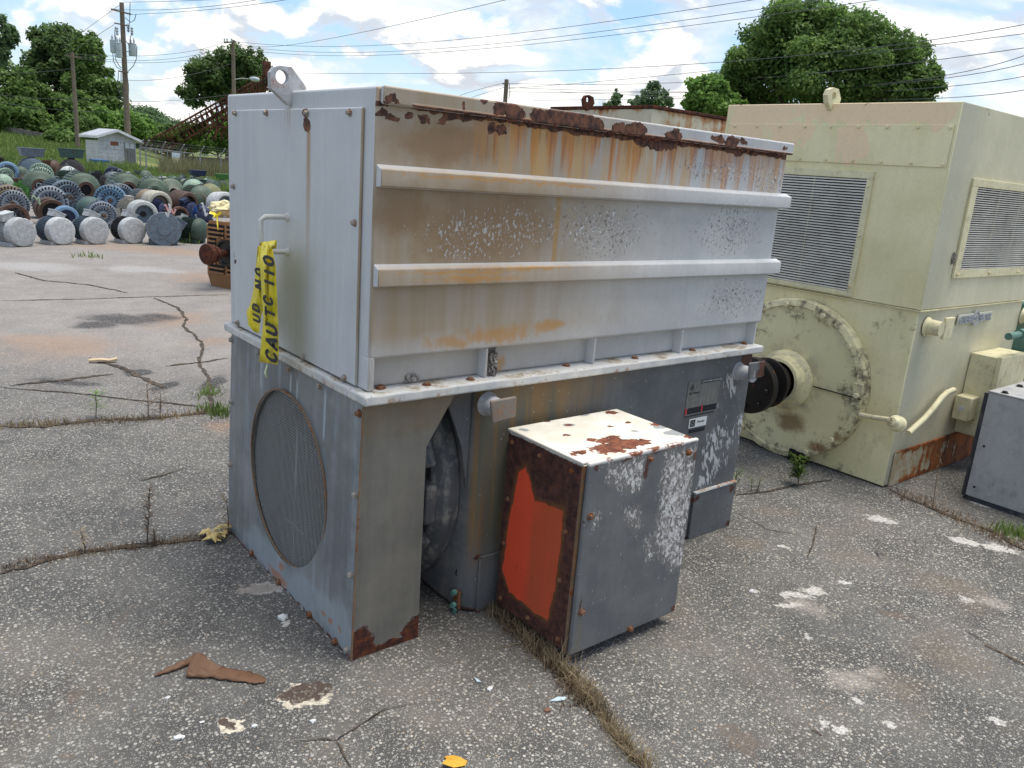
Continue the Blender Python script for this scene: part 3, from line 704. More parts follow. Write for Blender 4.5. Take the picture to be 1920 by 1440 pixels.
sheet('concrete_pad', [far(-60, 300, 33), far(20, 300, 33), far(68, 296, 38), far(20, 290, 43), far(-60, 288, 43)], .012, M_PALE)

# cracks across the asphalt: irregular ribbons of dirt lying on the surface
def ribbon(name, pts, w, material, z=.0085, jit=.3, step=.03):
    P = [gnd(u, v) for u, v in pts]; out = []
    for a, b in zip(P[:-1], P[1:]):
        n = max(2, int((b-a).length/step))
        for i in range(n): out.append(a.lerp(b, i/n))
    out.append(P[-1]); m = MB(); vs = []; rr = random.Random(len(name)+int(pts[0][0]))
    off = 0
    for i, p in enumerate(out):
        t = (out[min(i+1, len(out)-1)]-out[max(i-1, 0)]).normalized(); s = Vector((-t.y, t.x, 0))
        off = off*.75 + rr.uniform(-1, 1)*w*jit
        ww = w*rr.uniform(.45, 1.3)*min(1, .25+i/4)*min(1, .25+(len(out)-1-i)/4)
        q = p+s*off; vs += [q-s*ww/2+Vector((0, 0, z)), q+s*ww/2+Vector((0, 0, z))]
    m.add(vs, [(2*i, 2*i+1, 2*i+3, 2*i+2) for i in range(len(out)-1)])
    return tag(m.build(name, material), kind='structure')
CR = [([(-10, 1080), (60, 1060), (150, 1040), (270, 1026), (380, 1014), (425, 1003)], .030), ([(870, 1110), (950, 1165), (1000, 1215), (1075, 1290), (1130, 1345), (1170, 1400), (1215, 1450)], .028),
      ([(-10, 800), (80, 803), (180, 790), (300, 787), (390, 775), (425, 770)], .035), ([(0, 728), (130, 738), (260, 752), (380, 764)], .018),
      ([(290, 560), (330, 578), (352, 598), (345, 612), (375, 640), (380, 655), (372, 672), (385, 700), (392, 730), (396, 770)], .028),
      ([(30, 512), (80, 527), (160, 534), (240, 550)], .03), ([(0, 565), (150, 562), (290, 557), (430, 553)], .022), ([(20, 725), (120, 715), (210, 702)], .035), ([(170, 672), (230, 692), (270, 712), (315, 730)], .04),
      ([(310, 688), (380, 680), (428, 673)], .03), ([(540, 1396), (600, 1390), (632, 1392), (650, 1380), (672, 1365), (720, 1335), (790, 1320)], .006), ([(632, 1392), (640, 1410), (655, 1445)], .012), ([(350, 1420), (390, 1432), (400, 1450)], .005),
      ([(1378, 930), (1440, 922), (1490, 912), (1560, 902)], .018), ([(1385, 910), (1440, 916)], .008), ([(1660, 915), (1720, 945), (1800, 975), (1860, 1000), (1930, 1040)], .03), ([(1532, 985), (1525, 1020), (1515, 1050)], .008), ([(1385, 965), (1440, 995), (1500, 1005)], .006),
      ([(1690, 1060), (1640, 1035), (1655, 1055)], .007), ([(1780, 1165), (1930, 1260)], .004), ([(255, 905), (300, 895), (350, 880)], .012), ([(1610, 1120), (1650, 1140)], .005)]
for i, (p, w) in enumerate(CR): ribbon('asphalt_crack', p, w, M_CRACK)

# ------------------------------------------------------------------ the grey motor in front
M_STUBP = paint('rust stained plate', rgb(128, 118, 108), dirt=rgb(140, 96, 62), rust=.25, scale=4, stain=.9)
T = thing('electric_motor', 'large rusty grey and white motor with finned hood and round mesh intake, nearest the camera', 'motor', (0, 0, 0))
HX0, HX1, HY0, HY1, ZF0, ZF1, ZLIP, ZT = .044, 2.07, .024, 1.18, .877, .911, 1.014, 1.80
def hexobj(name, parent, p, nrm, r, h, material, washer=True):
    key = ('bolt', round(r, 4), round(h, 4), material.name, washer)
    if key not in CACHE:
        m = MB(); m.hexbolt((0, 0, 0), (0, 0, 1), r, h, washer); me = m.mesh('bolt'); me.materials.append(material); CACHE[key] = me
    o = bpy.data.objects.new(name, CACHE[key]); M_ = Matrix.Translation(Vector(p)) @ Vector(nrm).to_track_quat('Z', 'Y').to_matrix().to_4x4() @ Matrix.Rotation(random.random()*3, 4, 'Z')
    COL.objects.link(o); o.parent = parent; o.matrix_basis = M_; o.matrix_parent_inverse = WM[parent.name].inverted(); WM[o.name] = M_
    return o
CACHE = {}
# hood: walls, skirt set back under the lip, lid
m = MB()
m.box(HX0, HX1, HY0, HY1, ZLIP, ZT)
m.box(HX0, HX1-.02, .072, HY1, ZF1, ZLIP+.01)
m.box(HX0, HX0+.024, HY0, .09, ZF1+.0005, ZLIP+.01)
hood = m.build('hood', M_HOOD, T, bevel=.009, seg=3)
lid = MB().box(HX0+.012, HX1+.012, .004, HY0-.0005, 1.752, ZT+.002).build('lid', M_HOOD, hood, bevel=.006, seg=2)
for z0, z1 in ((1.528, 1.582), (1.240, 1.297)):
    m = MB(); m.prism([(HX0+.006, HY0, z0-.004), (HX0+.006, HY0-.032, z0), (HX0+.006, HY0-.032, z1-.005), (HX0+.006, HY0, z1+.008)], (2.055, 0, 0))
    m.build('stiffening_rib', M_HOOD, hood, bevel=.0035, seg=2)
for gx in (.497, 1.010, 1.520, 2.038):
    MB().box(gx-.004, gx+.004, HY0+.003, .0715, ZF1+.001, ZLIP-.001).build('gusset', M_HOOD, hood)
MB().box(.5, .53, HY1, HY1+.03, 1.36, 1.46).build('side_bracket', M_HOOD, hood, bevel=.004)
# ragged scale hanging under the lid
m = MB(); rr = random.Random(3)
for i in range(90):
    x = rr.uniform(.32, 2.05); w = rr.uniform(.006, .03); h = rr.uniform(.003, .013)*min(1, (x-.1)*1.2); y = .006+rr.uniform(-.0015, .012)
    m.add([(x-w, y, 1.757), (x+w, y, 1.757), (x+w*rr.uniform(-.2, .8), y-.001, 1.752-h*rr.uniform(.3, 1)), (x-w*rr.uniform(-.2, .8), y-.001, 1.752-h), (x, y+.006, 1.753-h*.3)], [(0, 1, 2, 3), (3, 2, 4), (0, 3, 4), (1, 4, 2)])
tag(m.build('rust_scale', M_RUST, hood), kind='stuff')
# access panel on the end
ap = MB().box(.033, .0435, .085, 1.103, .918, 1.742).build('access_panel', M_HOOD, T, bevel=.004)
for y, z in ((1.059, 1.729), (.766, 1.729), (.154, 1.727), (.44, 1.727), (.109, 1.415), (1.09, 1.46), (1.062, .931), (.455, .928), (.152, .929)):
    hexobj('bolt', ap, (.033, y, z), (-1, 0, 0), .0080, .011, M_BOLT)
hp = [(.033, .59, 1.389), (-.005, .592, 1.389), (-.045, .596, 1.388), (-.058, .60, 1.375), (-.058, .60, 1.33), (-.058, .60, 1.286), (-.045, .596, 1.272), (-.005, .592, 1.271), (.033, .59, 1.271)]
m = MB(); m.tube(hp, .0088, 10)
for z in (1.389, 1.271): m.lathe([(.016, 0), (.014, .007), (.009, .010)], (.033, .59, z), (-1, 0, 0), 12)
m.build('handle', paint('painted handle', rgb(196, 194, 188), stain=.2), ap, smooth=True)
# lifting lug standing on edge
ly = .583
def lp(u, v): q = on(1, ly, u, v); return (q.x, ly, q.z)
out = [lp(*p) for p in ((508, 165), (507, 135), (514, 126), (525, 123), (547, 126), (570, 157), (575, 165), (560, 195), (541, 197))]
cx_, cz_ = on(1, ly, 529, 144).x, on(1, ly, 529, 144).z; rh = .022
hol = []
for p in out:
    a = math.atan2(p[2]-cz_, p[0]-cx_); hol.append((cx_+rh*math.cos(a), ly, cz_+rh*math.sin(a)))
# refine outline and hole to 36 matched points
def dens(P, n=4):
    r = []
    for i in range(len(P)):
        a, b = Vector(P[i]), Vector(P[(i+1) % len(P)])
        r += [a.lerp(b, k/n) for k in range(n)]
    return r
out = dens(out); hol = [(cx_+rh*math.cos(math.atan2(p.z-cz_, p.x-cx_)), ly, cz_+rh*math.sin(math.atan2(p.z-cz_, p.x-cx_))) for p in out]
MB().prism(out, (0, .024, 0), hol).build('lifting_lug', M_LUG, T)
# flange plate
fl = MB().box(.016, 2.066, -.012, 1.184, ZF0, ZF1).build('flange', M_FLANGE, T, bevel=.007, seg=2)
for u, v in ((712, 729), (800, 722), (882, 712), (1062, 686), (715, 727), (1190, 672), (1298, 657), (1395, 645)):
    q = on(2, ZF1, u, v); hexobj('bolt', fl, (q.x, max(q.y, .005), ZF1), (0, 0, 1), .011, .007, M_BOLTR)
# shroud with the round screened opening
PX1, PW = .257, 1.135; CYc, CZc, CR_ = .562, .447, .331
def pl(x, y, z):                                   # slight inward lean towards the flange
    k = z/.877; return (x+.026*k*(1-x/.26*.3), y+(.014 if y < .5 else -.012)*k, z)
m = MB(); n = 64
sq = []
for k in range(n):
    a = 2*PI*k/n; c, s = math.cos(a), math.sin(a)
    t = min((CYc if c < 0 else PW-CYc)/max(1e-9, abs(c)), (CZc if s < 0 else .876-CZc)/max(1e-9, abs(s)))
    sq.append((CYc+c*t, CZc+s*t))
# put the four corners exactly
for yy, zz in ((0, 0), (PW, 0), (PW, .876), (0, .876)):
    i = min(range(n), key=lambda j: (sq[j][0]-yy)**2+(sq[j][1]-zz)**2); sq[i] = (yy, zz)
outl = [pl(0, y, z) for y, z in sq]; hol = [pl(0, CYc+CR_*math.cos(2*PI*k/n), CZc+CR_*math.sin(2*PI*k/n)) for k in range(n)]
m.prism(outl, (.012, 0, 0), hol)
m.build('intake_panel', M_PLENUM, T)
ip = [o for o in T.children if o.name.startswith('intake_panel')][0]
m = MB()   # near side sheet with its slanting shoulder, top, far side
zn = .706; xs = .365
A = [pl(0.0125, .002, 0), (PX1, .002, 0), (PX1, .008, zn), (xs, .012, .876), pl(.0125, .002, .876)]
m.prism(A, (0, .006, 0))
m.add([(PX1, .004, 0), (PX1, .07, 0), (PX1, .07, zn), (PX1, .008, zn)], [(0, 1, 2, 3)])
m.add([(PX1, .008, zn), (PX1, .07, zn), (xs, .07, .876), (xs, .012, .876)], [(0, 1, 2, 3)])
m.build('shroud_side', M_PLENUM, T)
MB().prism([(p[0], PW-.01, p[2]) for p in A], (0, .006, 0)).build('shroud_side', M_PLENUM, T)
MB().box(.03, .24, .03, PW-.03, .002, .02).build('shroud_floor', M_DARK, T)
# corner edge strip
m = MB(); m.tube([(-.001, .0005, .005), pl(-.001, .0005, .87)], .0035, 6); m.build('corner_seam', M_TRIM, T)
for y, z in ((1.123, .852), (.84, .862), (.564, .862), (.292, .862), (.022, .845), (.022, .579), (.026, .302), (.028, .031), (1.111, .591), (1.11, .315), (1.122, .046), (.853, .018), (.582, .016), (.311, .016), (.112, .016)):
    q = pl(0, y, z); hexobj('bolt', ip, q, (-1, 0, 0), .0095, .012, M_BOLTR if (y < .05 and z > .8) or z < .02 else M_BOLT)
# woven screen
m = MB(); pitch = .0105; k = int(CR_/pitch)
for i in range(-k, k+1):
    o_ = i*pitch; h = math.sqrt(max(0, CR_**2-o_**2))
    for horiz in (0, 1):
        w = .0010
        if horiz: a, b, e = pl(.014, CYc-h, CZc+o_), pl(.014, CYc+h, CZc+o_), (0, 0, w)
        else: a, b, e = pl(.0135, CYc+o_, CZc-h), pl(.0135, CYc+o_, CZc+h), (0, w, 0)
        a, b, e = Vector(a), Vector(b), Vector(e)
        m.add([a-e, b-e, b+e, a+e, a-e+Vector((.002, 0, 0)), b-e+Vector((.002, 0, 0))], [(0, 1, 2, 3), (0, 4, 5, 1)])
tag(m.build('intake_screen', M_WIRE, T, recalc=False), kind='stuff')
m = MB(); m.lathe([(CR_-.004, 0), (CR_+.003, 0), (CR_+.003, .004), (CR_-.004, .004), (CR_-.004, 0)], pl(-.0035, CYc, CZc), (1, 0, 0), 64, close=False); m.build('opening_rim', M_TRIM, ip, smooth=True)
M_GUARD = paint('dim guard bars', rgb(60, 60, 60), rough=.6)
# fan guard bars behind the screen, fan and hub
m = MB()
for a in range(-2, 3):
    y0 = CYc+a*.13
    m.box(.10, .106, y0-.003, y0+.003, CZc-.33, CZc+.33, Matrix.Translation((0, CYc, CZc)) @ Matrix.Rotation(math.radians(52), 4, 'X') @ Matrix.Translation((0, -CYc, -CZc)))
for y0 in (CYc-.02, CYc+.19, CYc-.23): m.box(.085, .093, y0-.010, y0+.010, .05, .85)
m.build('inner_guard', M_GUARD, T)
MB().box(.244, .250, .02, PW-.02, .03, .87).build('intake_shade_sheet', M_DARK, T)  # black sheet added behind the screen so the intake looks dark inside
m = MB(); m.lathe([(.09, 0), (.09, .08), (.05, .10)], (.235, CYc, CZc), (-1, 0, 0), 24)
for i in range(9):
    a = 2*PI*i/9; Mx = Matrix.Translation((.175, CYc, CZc)) @ Matrix.Rotation(a, 4, 'X')
    m.add([(0, -.03, .08), (.05, .03, .08), (.06, .05, .30), (-.01, -.05, .30)], [(0, 1, 2, 3)], Mx)
m.build('cooling_fan', M_BLKRUST, T)
# end shield between shroud and frame, with bolt pads
m = MB(); m.lathe([(.44, 0), (.475, .012), (.475, .05), (.455, .075), (.43, .10)], (.472, CYc, .455), (-1, 0, 0), 64); es = m.build('end_shield', M_SHIELD, T, smooth=True)
for a in (100, 128, 155, 182, 210, 238, 262):
    q = math.radians(a); y, z = CYc+.405*math.cos(q), .455+.405*math.sin(q)
    R_ = Matrix.Translation((.36, y, z)) @ Matrix.Rotation(q, 4, 'X')
    MB().box(-.03, .02, -.055, .055, -.075, .075, R_).build('bolt_pad', M_SHIELD, es, bevel=.012, seg=3)
    hexobj('bolt', es, (.329, y, z), (-1, 0, 0), .017, .02, M_BOLT)
m = MB(); m.prism([(.365, .09, .876), (.468, .06, .876), (.468, .06, .50), (.44, .06, .66)], (0, .012, 0)); m.build('web_plate', M_FRAME, T)
# frame
m = MB()
m.prism([(.473, .075, .012), (.510, .030, .012), (2.052, .030, .012), (2.052, 1.13, .012), (.473, 1.13, .012)], (0, 0, .864))
fr = m.build('motor_frame', M_FRAME, T, bevel=.005)
for x0, x1, yp in ((.524, .90, .021), (1.745, 2.056, .017)):
    MB().box(x0, x1, yp, .0295, .004, .232).build('foot_plate', M_FRAME, fr, bevel=.003)
    if yp < .02: MB().box(x0, x1, yp-.004, .0297, .2325, .240).build('foot_cap', M_FLANGE, fr)
m = MB(); m.lathe([(.022, 0), (.022, .004), (.015, .004)], on(0, .489, 866, 1074)+Vector((-.003, 0, 0)), (-.77, -.63, 0), 20); m.build('drain_hole', M_DARK, fr)
for (u, v), cs, mt in (((914, 757), ((918, 751), (967, 742), (965, 781), (921, 795)), M_STUBP), ((1384, 696), ((1404, 680), (1433, 676), (1429, 706), (1402, 712)), M_FRAME)):
    q = on(1, .0295, u, v); st_ = MB(); st_.lathe([(.044, 0), (.036, .010), (.032, .085)], q, (0, -1, 0), 20); s_ = st_.build('lifting_stub', M_LUG, T, smooth=True)
    cq = [on(1, -.06, *c) for c in cs]; m = MB(); m.prism([(c.x, -.056, c.z) for c in cq], (0, -.012, 0)); m.build('stub_plate', mt, s_, bevel=.006)
# grounding pads with green tag
M_VERD = paint('verdigris copper', rgb(92, 140, 128), vary=.25, scale=8)
q = on(0, .462, 855, 1122); gs = MB().box(q.x, .4735, q.y-.016, q.y+.016, max(.02, q.z-.06), q.z+.03).build('ground_pad', M_BOLTR, T, bevel=.002)
for u, v in ((853, 1110), (852, 1133)): a = on(0, .46, u, v); MB().lathe([(.012, 0), (.010, .014)], a, (-1, -.3, 0), 12).build('ground_stud', M_VERD, gs)
a, b = on(0, .448, 853, 1141), on(0, .448, 849, 1166); MB().hexa([(.446, b.y-.010, max(.006, b.z)), (.450, b.y-.010, max(.006, b.z)), (.450, b.y+.008, max(.006, b.z)), (.446, b.y+.008, max(.006, b.z))], [(.446, a.y-.009, a.z), (.450, a.y-.009, a.z), (.450, a.y+.008, a.z), (.446, a.y+.008, a.z)]).build('ground_strap', M_VERD, gs)
# name plates with their print
def plate(corners, material, name, parent, lift=.0025):
    P = [Vector((on(1, .03, *c).x, .0295, on(1, .03, *c).z)) for c in corners]
    P = sorted(P, key=lambda p: p.x); x0, x1 = P[0].x, P[-1].x; zs = sorted(p.z for p in P); z0 = (zs[0]+zs[1])/2; z1 = (zs[2]+zs[3])/2
    return x0, x1, z0, z1, MB().box(x0, x1, .0295-lift, .0294, z0, z1).build(name, material, parent)
M_PLATE = paint('etched steel plate', rgb(106, 107, 103), stain=.4, vary=.15, scale=6)
M_INK = mat('black print', lambda g: dict(color=(.012, .014, .02), rough=.5)); M_RED = mat('red print', lambda g: dict(color=rgb(176, 44, 48), rough=.5)); M_WHITE = mat('white print', lambda g: dict(color=(.6, .6, .6), rough=.5))
x0, x1, z0, z1, npl = plate(((1291, 716), (1350, 706), (1341, 770), (1283, 786)), M_PLATE, 'name_plate', T)
yf = .0266
def patch(a, b, c, d, name, material, y=yf): MB().box(x0+(x1-x0)*a, x0+(x1-x0)*b, y, y+.0003, z0+(z1-z0)*c, z0+(z1-z0)*d).build(name, material, npl)
patch(.38, .985, .90, .985, 'print_band', M_INK); patch(.06, .50, .09, .26, 'print_band', M_INK); patch(.545, .99, .09, .26, 'print_band', M_INK); patch(.0, .05, .08, .26, 'print_bar', M_RED); patch(.505, .54, .10, .29, 'print_bar', M_RED); patch(.02, .95, .015, .05, 'print_band', M_INK)
def lett(body, size, px_, pz_, material, parent=npl, y=yf-.0006, x_=None, z_=None):
    m = MB(); m.add(*text_mesh(body, size, (x_ if x_ is not None else x0+(x1-x0)*px_, y, z_ if z_ is not None else z0+(z1-z0)*pz_), (1, 0, 0), (0, 0, 1), .0002)); m.build('lettering', material, parent, recalc=False)
lett('CUSTOM 8000\u00ae HORIZONTAL', .0105, .40, .925, M_WHITE); lett('GE Motors', .0155, .06, .64, M_INK)
m = MB(); m.lathe([(.0085, 0), (.012, 0), (.012, .0004), (.0085, .0004), (.0085, 0)], (x0+.028, yf, z0+(z1-z0)*.82), (0, -1, 0), 24, close=False); m.build('emblem_ring', M_INK, npl)
lett('GE', .009, 0, 0, M_INK, x_=x0+.0215, z_=z0+(z1-z0)*.82-.0035)
x0b, x1b, z0b, z1b, tp = plate(((1292, 787), (1325, 779), (1322, 796), (1292, 803)), paint('white tag plate', rgb(206, 210, 208), stain=.1), 'tag_plate', T)
MB().box(x0b+.008, x0b+.042, yf, yf+.0003, z0b+.005, z1b-.005).build('tag_square', M_INK, tp)
m = MB(); m.lathe([(.006, 0), (.012, 0), (.012, .0004), (.006, .0004), (.006, 0)], (x0b+.025, yf-.0001, (z0b+z1b)/2), (0, -1, 0), 20, close=False); m.build('emblem_ring', M_PLATE, tp)
lett('Premier', .016, 0, 0, M_INK, tp, x_=x0b+.055, z_=(z0b+z1b)/2-.002)
x0c, x1c, z0c, z1c, bp_ = plate(((1292, 807), (1321, 799), (1319, 806), (1291, 813)), M_INK, 'tag_plate', T)
# terminal box
tb = MB().box(.578, 1.112, -.402, -.020, .056, .724).build('terminal_box', M_TBOX, T, bevel=.004)
MB().box(.62, 1.07, -.0195, .0292, .12, .66).build('box_neck', M_FRAME, tb)
MB().box(.574, 1.118, -.400, -.018, .7245, .734).build('box_top', M_TBOX, tb, bevel=.004)
dr = MB().box(.584, 1.122, TBY, -.405, .050, .737)
door = dr.build('door', M_TDOOR, tb, bevel=.006, seg=3)
MB().box(.5765, .586, -.404, -.3955, .052, .722).build('gasket_strip', M_TRIM, tb)
for u, v in ((1219, 860), (1106, 968), (1090, 1147), (1180, 1181), (1290, 848)):
    q = on(1, TBY, u, v); hexobj('bolt', door, (q.x, TBY, max(q.z, .062)), (0, -1, 0), .009, .011, M_BOLTR)
for u, v in ((961, 829), (1012, 854), (1072, 883), (953, 935), (1061, 997), (946, 1018), (1050, 1088), (939, 1121), (990, 1158), (1046, 1198)):
    q = on(0, .578, u, v); hexobj('bolt', tb, (.578, q.y, q.z), (-1, 0, 0), .0065, .007, M_BOLTR)

# things lying on it or hung from it
def clump(name, label, cat, p, rx, ry, rz_, material, n=2, seed=1, group=None, amp=.35):
    b = bmesh.new(); bmesh.ops.create_icosphere(b, subdivisions=n, radius=1); rr = random.Random(seed)
    for v in b.verts:
        k = 1+rr.uniform(-amp, amp); v.co = Vector((v.co.x*rx*k, v.co.y*ry*k, v.co.z*rz_*k))
    me = bpy.data.meshes.new(name); b.to_mesh(me); b.free(); me.materials.append(material)
    o = bpy.data.objects.new(name, me); o.location = p; COL.objects.link(o); WM[o.name] = Matrix.Translation(Vector(p)); return tag(o, label, cat, group)
q = on(1, .045, 922, 690)
clump('mud_nest', 'grey crumbling mud nest clinging to the second gusset below the white hood', 'nest', (q.x, .045, ZF1+.052), .016, .022, .058, M_DIRT, 3, 4)
q = on(1, .066, 772, 708); clump('mud_nest', 'small flat wedge of grey mud stuck on the white skirt left of the gusset', 'nest', (q.x, .068, ZF1+.014), .026, .006, .016, M_DIRT, 2, 5)

# caution tape knotted on the handle
M_TAPE = mat('yellow caution tape', lambda g: dict(color=g.scale(rgb(246, 228, 58), g.lin(g.noise(g.pos(), 30, 3, .6), .3, .7, .88, 1.08)), rough=.35, transl=.2, spec=.4))
tape = thing('caution_tape', 'torn yellow caution tape with black letters tied to the panel handle', 'tape', (-.058, .6, 1.29))
def tp_pt(u, v, off=0.0): return on(0, -.062+off, u, v)
def strip(name, left, right, parent, off=0.0, wav=.004, mat_=None, n=14):
    m = MB(); vs = []; L_ = len(left)
    for i in range(L_):
        for k in range(n+1):
            t = k/n; u = left[i][0]+(right[i][0]-left[i][0])*t; v = left[i][1]+(right[i][1]-left[i][1])*t
            o_ = off+wav*math.sin(t*5+i*.9)+wav*.6*math.sin(t*11+i*2.1)
            vs.append(tp_pt(u, v, o_))
    m.add(vs, [(i*(n+1)+k, i*(n+1)+k+1, (i+1)*(n+1)+k+1, (i+1)*(n+1)+k) for i in range(L_-1) for k in range(n)])
    o = m.build(name, mat_ or M_TAPE, parent, smooth=True, recalc=False)
    so = o.modifiers.new('solid', 'SOLIDIFY'); so.thickness = .0006; return o
strip('tape_strip', [(483, 462), (480, 500), (476, 540), (470, 570), (462, 585), (466, 610), (476, 622)], [(497, 460), (490, 505), (490, 545), (497, 575), (490, 590), (487, 612), (486, 625)], tape, .012)
strip('tape_strip', [(482, 466), (490, 500), (494, 540), (495, 580), (492, 620), (488, 660), (486, 678)], [(510, 462), (517, 500), (519, 540), (520, 580), (522, 620), (523, 660), (521, 684)], tape, -.004)
strip('tape_strip', [(484, 462), (488, 505), (491, 550), (493, 590), (497, 611)], [(503, 458), (500, 505), (501, 550), (506, 580), (499, 611)], tape, -.012, .003)
strip('tape_knot', [(488, 455), (487, 462), (492, 468)], [(519, 450), (519, 460), (518, 466)], tape, -.014, .007)
strip('tape_tail', [(499, 683), (497, 692), (495, 700), (499, 708)], [(502, 682), (501, 693), (501, 700), (503, 710)], tape, -.004, .003, paint('pale tape end', rgb(206, 214, 170)))
def tape_text(ch, u, v, size, off, wscale=1.0):
    # letters read upwards: x of the letter runs up, y runs to the left
    p = tp_pt(u, v, off); a = tp_pt(u, v-10, off); b = tp_pt(u-10, v+1.0, off)
    xd = (a-p).normalized(); yd = (b-p); yd = (yd-xd*yd.dot(xd)).normalized()
    m = MB(); W_ = .115
    for st_ in STROKES[ch]:
        for k in range(len(st_)-1):
            x0_, y0_ = st_[k]; x1_, y1_ = st_[k+1]; dx_, dy_ = x1_-x0_, y1_-y0_; l_ = math.hypot(dx_, dy_); ex, ey = dx_/l_*W_*.35, dy_/l_*W_*.35; nx_, ny_ = -dy_/l_*W_, dx_/l_*W_
            q = [(x0_-ex+nx_, y0_-ey+ny_), (x1_+ex+nx_, y1_+ey+ny_), (x1_+ex-nx_, y1_+ey-ny_), (x0_-ex-nx_, y0_-ey-ny_)]
            o_ = -.0002*k
            m.add([p+xd*(a_*size)+yd*(b_*size*KY*.78)+Vector((o_, 0, 0)) for a_, b_ in q], [(0, 1, 2, 3)])
    m.build('lettering', M_INK, tape, recalc=False)
STROKES = {'C': [[(.62, .72), (.52, .86), (.36, .9), (.18, .8), (.1, .5), (.18, .2), (.36, .1), (.52, .14), (.62, .28)]], 'A': [[(.06, .1), (.36, .9), (.66, .1)], [(.2, .36), (.52, .36)]], 'U': [[(.1, .92), (.1, .35), (.2, .15), (.36, .1), (.52, .15), (.62, .35), (.62, .92)]],
           'T': [[(.05, .88), (.67, .88)], [(.36, .88), (.36, .06)]], 'I': [[(.36, .94), (.36, .06)]], 'O': [[(.36, .9), (.18, .8), (.1, .5), (.18, .2), (.36, .1), (.54, .2), (.62, .5), (.54, .8), (.36, .9)]], 'N': [[(.1, .06), (.1, .94), (.62, .06), (.62, .94)]], 'D': [[(.1, .1), (.1, .9), (.38, .9), (.6, .75), (.62, .5), (.6, .25), (.38, .1), (.1, .1)]]}
KY = (tp_pt(505-10, 601)-tp_pt(505, 600)).length/(tp_pt(505, 590)-tp_pt(505, 600)).length
def ppm(u, v): return 10/((tp_pt(u, v-10)-tp_pt(u, v)).length)
K = ppm(505, 600)
for ch, u, v, s in (('C', 521, 685, 29), ('A', 522, 660, 30), ('U', 521, 634, 28), ('T', 516, 600, 24), ('I', 515, 543, 24), ('I', 515, 524, 24), ('O', 515, 503, 26), ('C', 513, 577, 24)):
    tape_text(ch, u, v, s/K, -.024 if v < 610 else -.017)
for ch, u, v, s in (('N', 495, 546, 22), ('O', 495, 522, 22), ('U', 489, 608, 20), ('D', 488, 588, 20)): tape_text(ch, u, v, s/K, .0)
# ------------------------------------------------------------------ the cream machine behind
C = thing('cream_motor', 'tall cream green motor with louvred hood and round end cover, behind the grey motor', 'motor', (CX, CY, 0))
CL, CW, CS, CT = 1.47, 1.44, 1.033, 2.104
X1, Y1 = CX+CL, CY+CW
m = MB(); m.prism([(CX+.008, CY+.008, .012), (X1-.008, CY+.008, .012), (X1-.008, Y1-.008, .012), (CX+.008, Y1-.008, .012)], (0, 0, CS-.016)); cf = m.build('lower_frame', M_CREAM, C, bevel=.006)
m = MB(); m.hexa([(CX, CY, CS+.002), (X1, CY, CS+.002), (X1, Y1, CS+.002), (CX, Y1, CS+.002)], [(CX, CY, CT), (X1, CY, CT), (X1, Y1, CT), (CX, Y1, CT)])
ch = m.build('hood', M_CREAM, C, bevel=.005)
MB().box(CX-.006, CX+.002, CY+.004, Y1-.004, CS-.006, CS+.0).build('hood_seam', M_CREAM2, ch); MB().box(CX-.004, X1, CY-.006, CY+.002, CS-.006, CS).build('hood_seam', M_CREAM2, ch)
cp = MB().box(CX-.007, CX-.0005, CY+.018, CY+CW-.03, 1.778, 1.990).build('cover_panel', M_CREAM, C, bevel=.002)
for i in range(9):
    for z in (1.792, 1.974): hexobj('bolt', cp, (CX-.007, CY+.035+i*.166, z), (-1, 0, 0), .0085, .010, M_CREAM2, False)
def louver(parent, name, ax, f0, f1, z0, z1, i0, i1, iz0, iz1, ns):
    """framed opening on a face; ax 0: on x=CX, along y; ax 1: on y=CY, along x"""
    def bx(m, a, b, d0, d1, za, zb):
        return m.box(CX-d1, CX-d0, a, b, za, zb) if ax == 0 else m.box(a, b, CY-d1, CY-d0, za, zb)
    m = MB(); bx(m, f0, f1, .0005, .014, iz1, z1); bx(m, f0, f1, .0005, .014, z0, iz0); bx(m, f0, i0, .0005, .0138, iz0+.0005, iz1-.0005); bx(m, i1, f1, .0005, .0138, iz0+.0005, iz1-.0005)
    fr_ = m.build(name, M_CREAM2, parent, bevel=.002)
    m = MB(); bx(m, i0-.001, i1+.001, .0003, .002, iz0, iz1); m.build('dark_backing', M_DARK, fr_)
    h = (iz1-iz0)/ns; m = MB()
    if ax == 0: m.add([(0, i0, 0), (0, i1, 0), (-.009, i1, -h*.36), (-.009, i0, -h*.36), (-.0098, i0, -h*.02), (-.0098, i1, -h*.02), (0, i0, h*.22), (0, i1, h*.22)], [(0, 1, 2, 3), (3, 2, 5, 4), (4, 5, 7, 6), (0, 3, 4, 6), (1, 7, 5, 2)])
    else: m.add([(i0, 0, 0), (i1, 0, 0), (i1, -.009, -h*.36), (i0, -.009, -h*.36), (i0, -.0098, -h*.02), (i1, -.0098, -h*.02), (i0, 0, h*.22), (i1, 0, h*.22)], [(0, 1, 2, 3), (3, 2, 5, 4), (4, 5, 7, 6), (0, 3, 4, 6), (1, 7, 5, 2)])
    sl = m.build('louvre_slat', M_SLAT, fr_)
    base = (CX-.003, 0, iz0+h*.55) if ax == 0 else (0, CY-.003, iz0+h*.55)
    sl.location = base
    for k in range(1, ns):
        c = sl.copy(); COL.objects.link(c); c.location = (base[0], base[1], base[2]+k*h)
        c.rotation_euler[0 if ax == 1 else 1] = 0
    m = MB()
    for t in (.33, .66):
        a = i0+(i1-i0)*t; bx(m, a-.001, a+.001, .0115, .0125, iz0, iz1)
    m.build('louvre_wire', M_CREAM2, fr_)
    return fr_
M_SLAT = paint('pale slat paint', rgb(226, 222, 210), dirt=rgb(150, 140, 124), stain=.4)
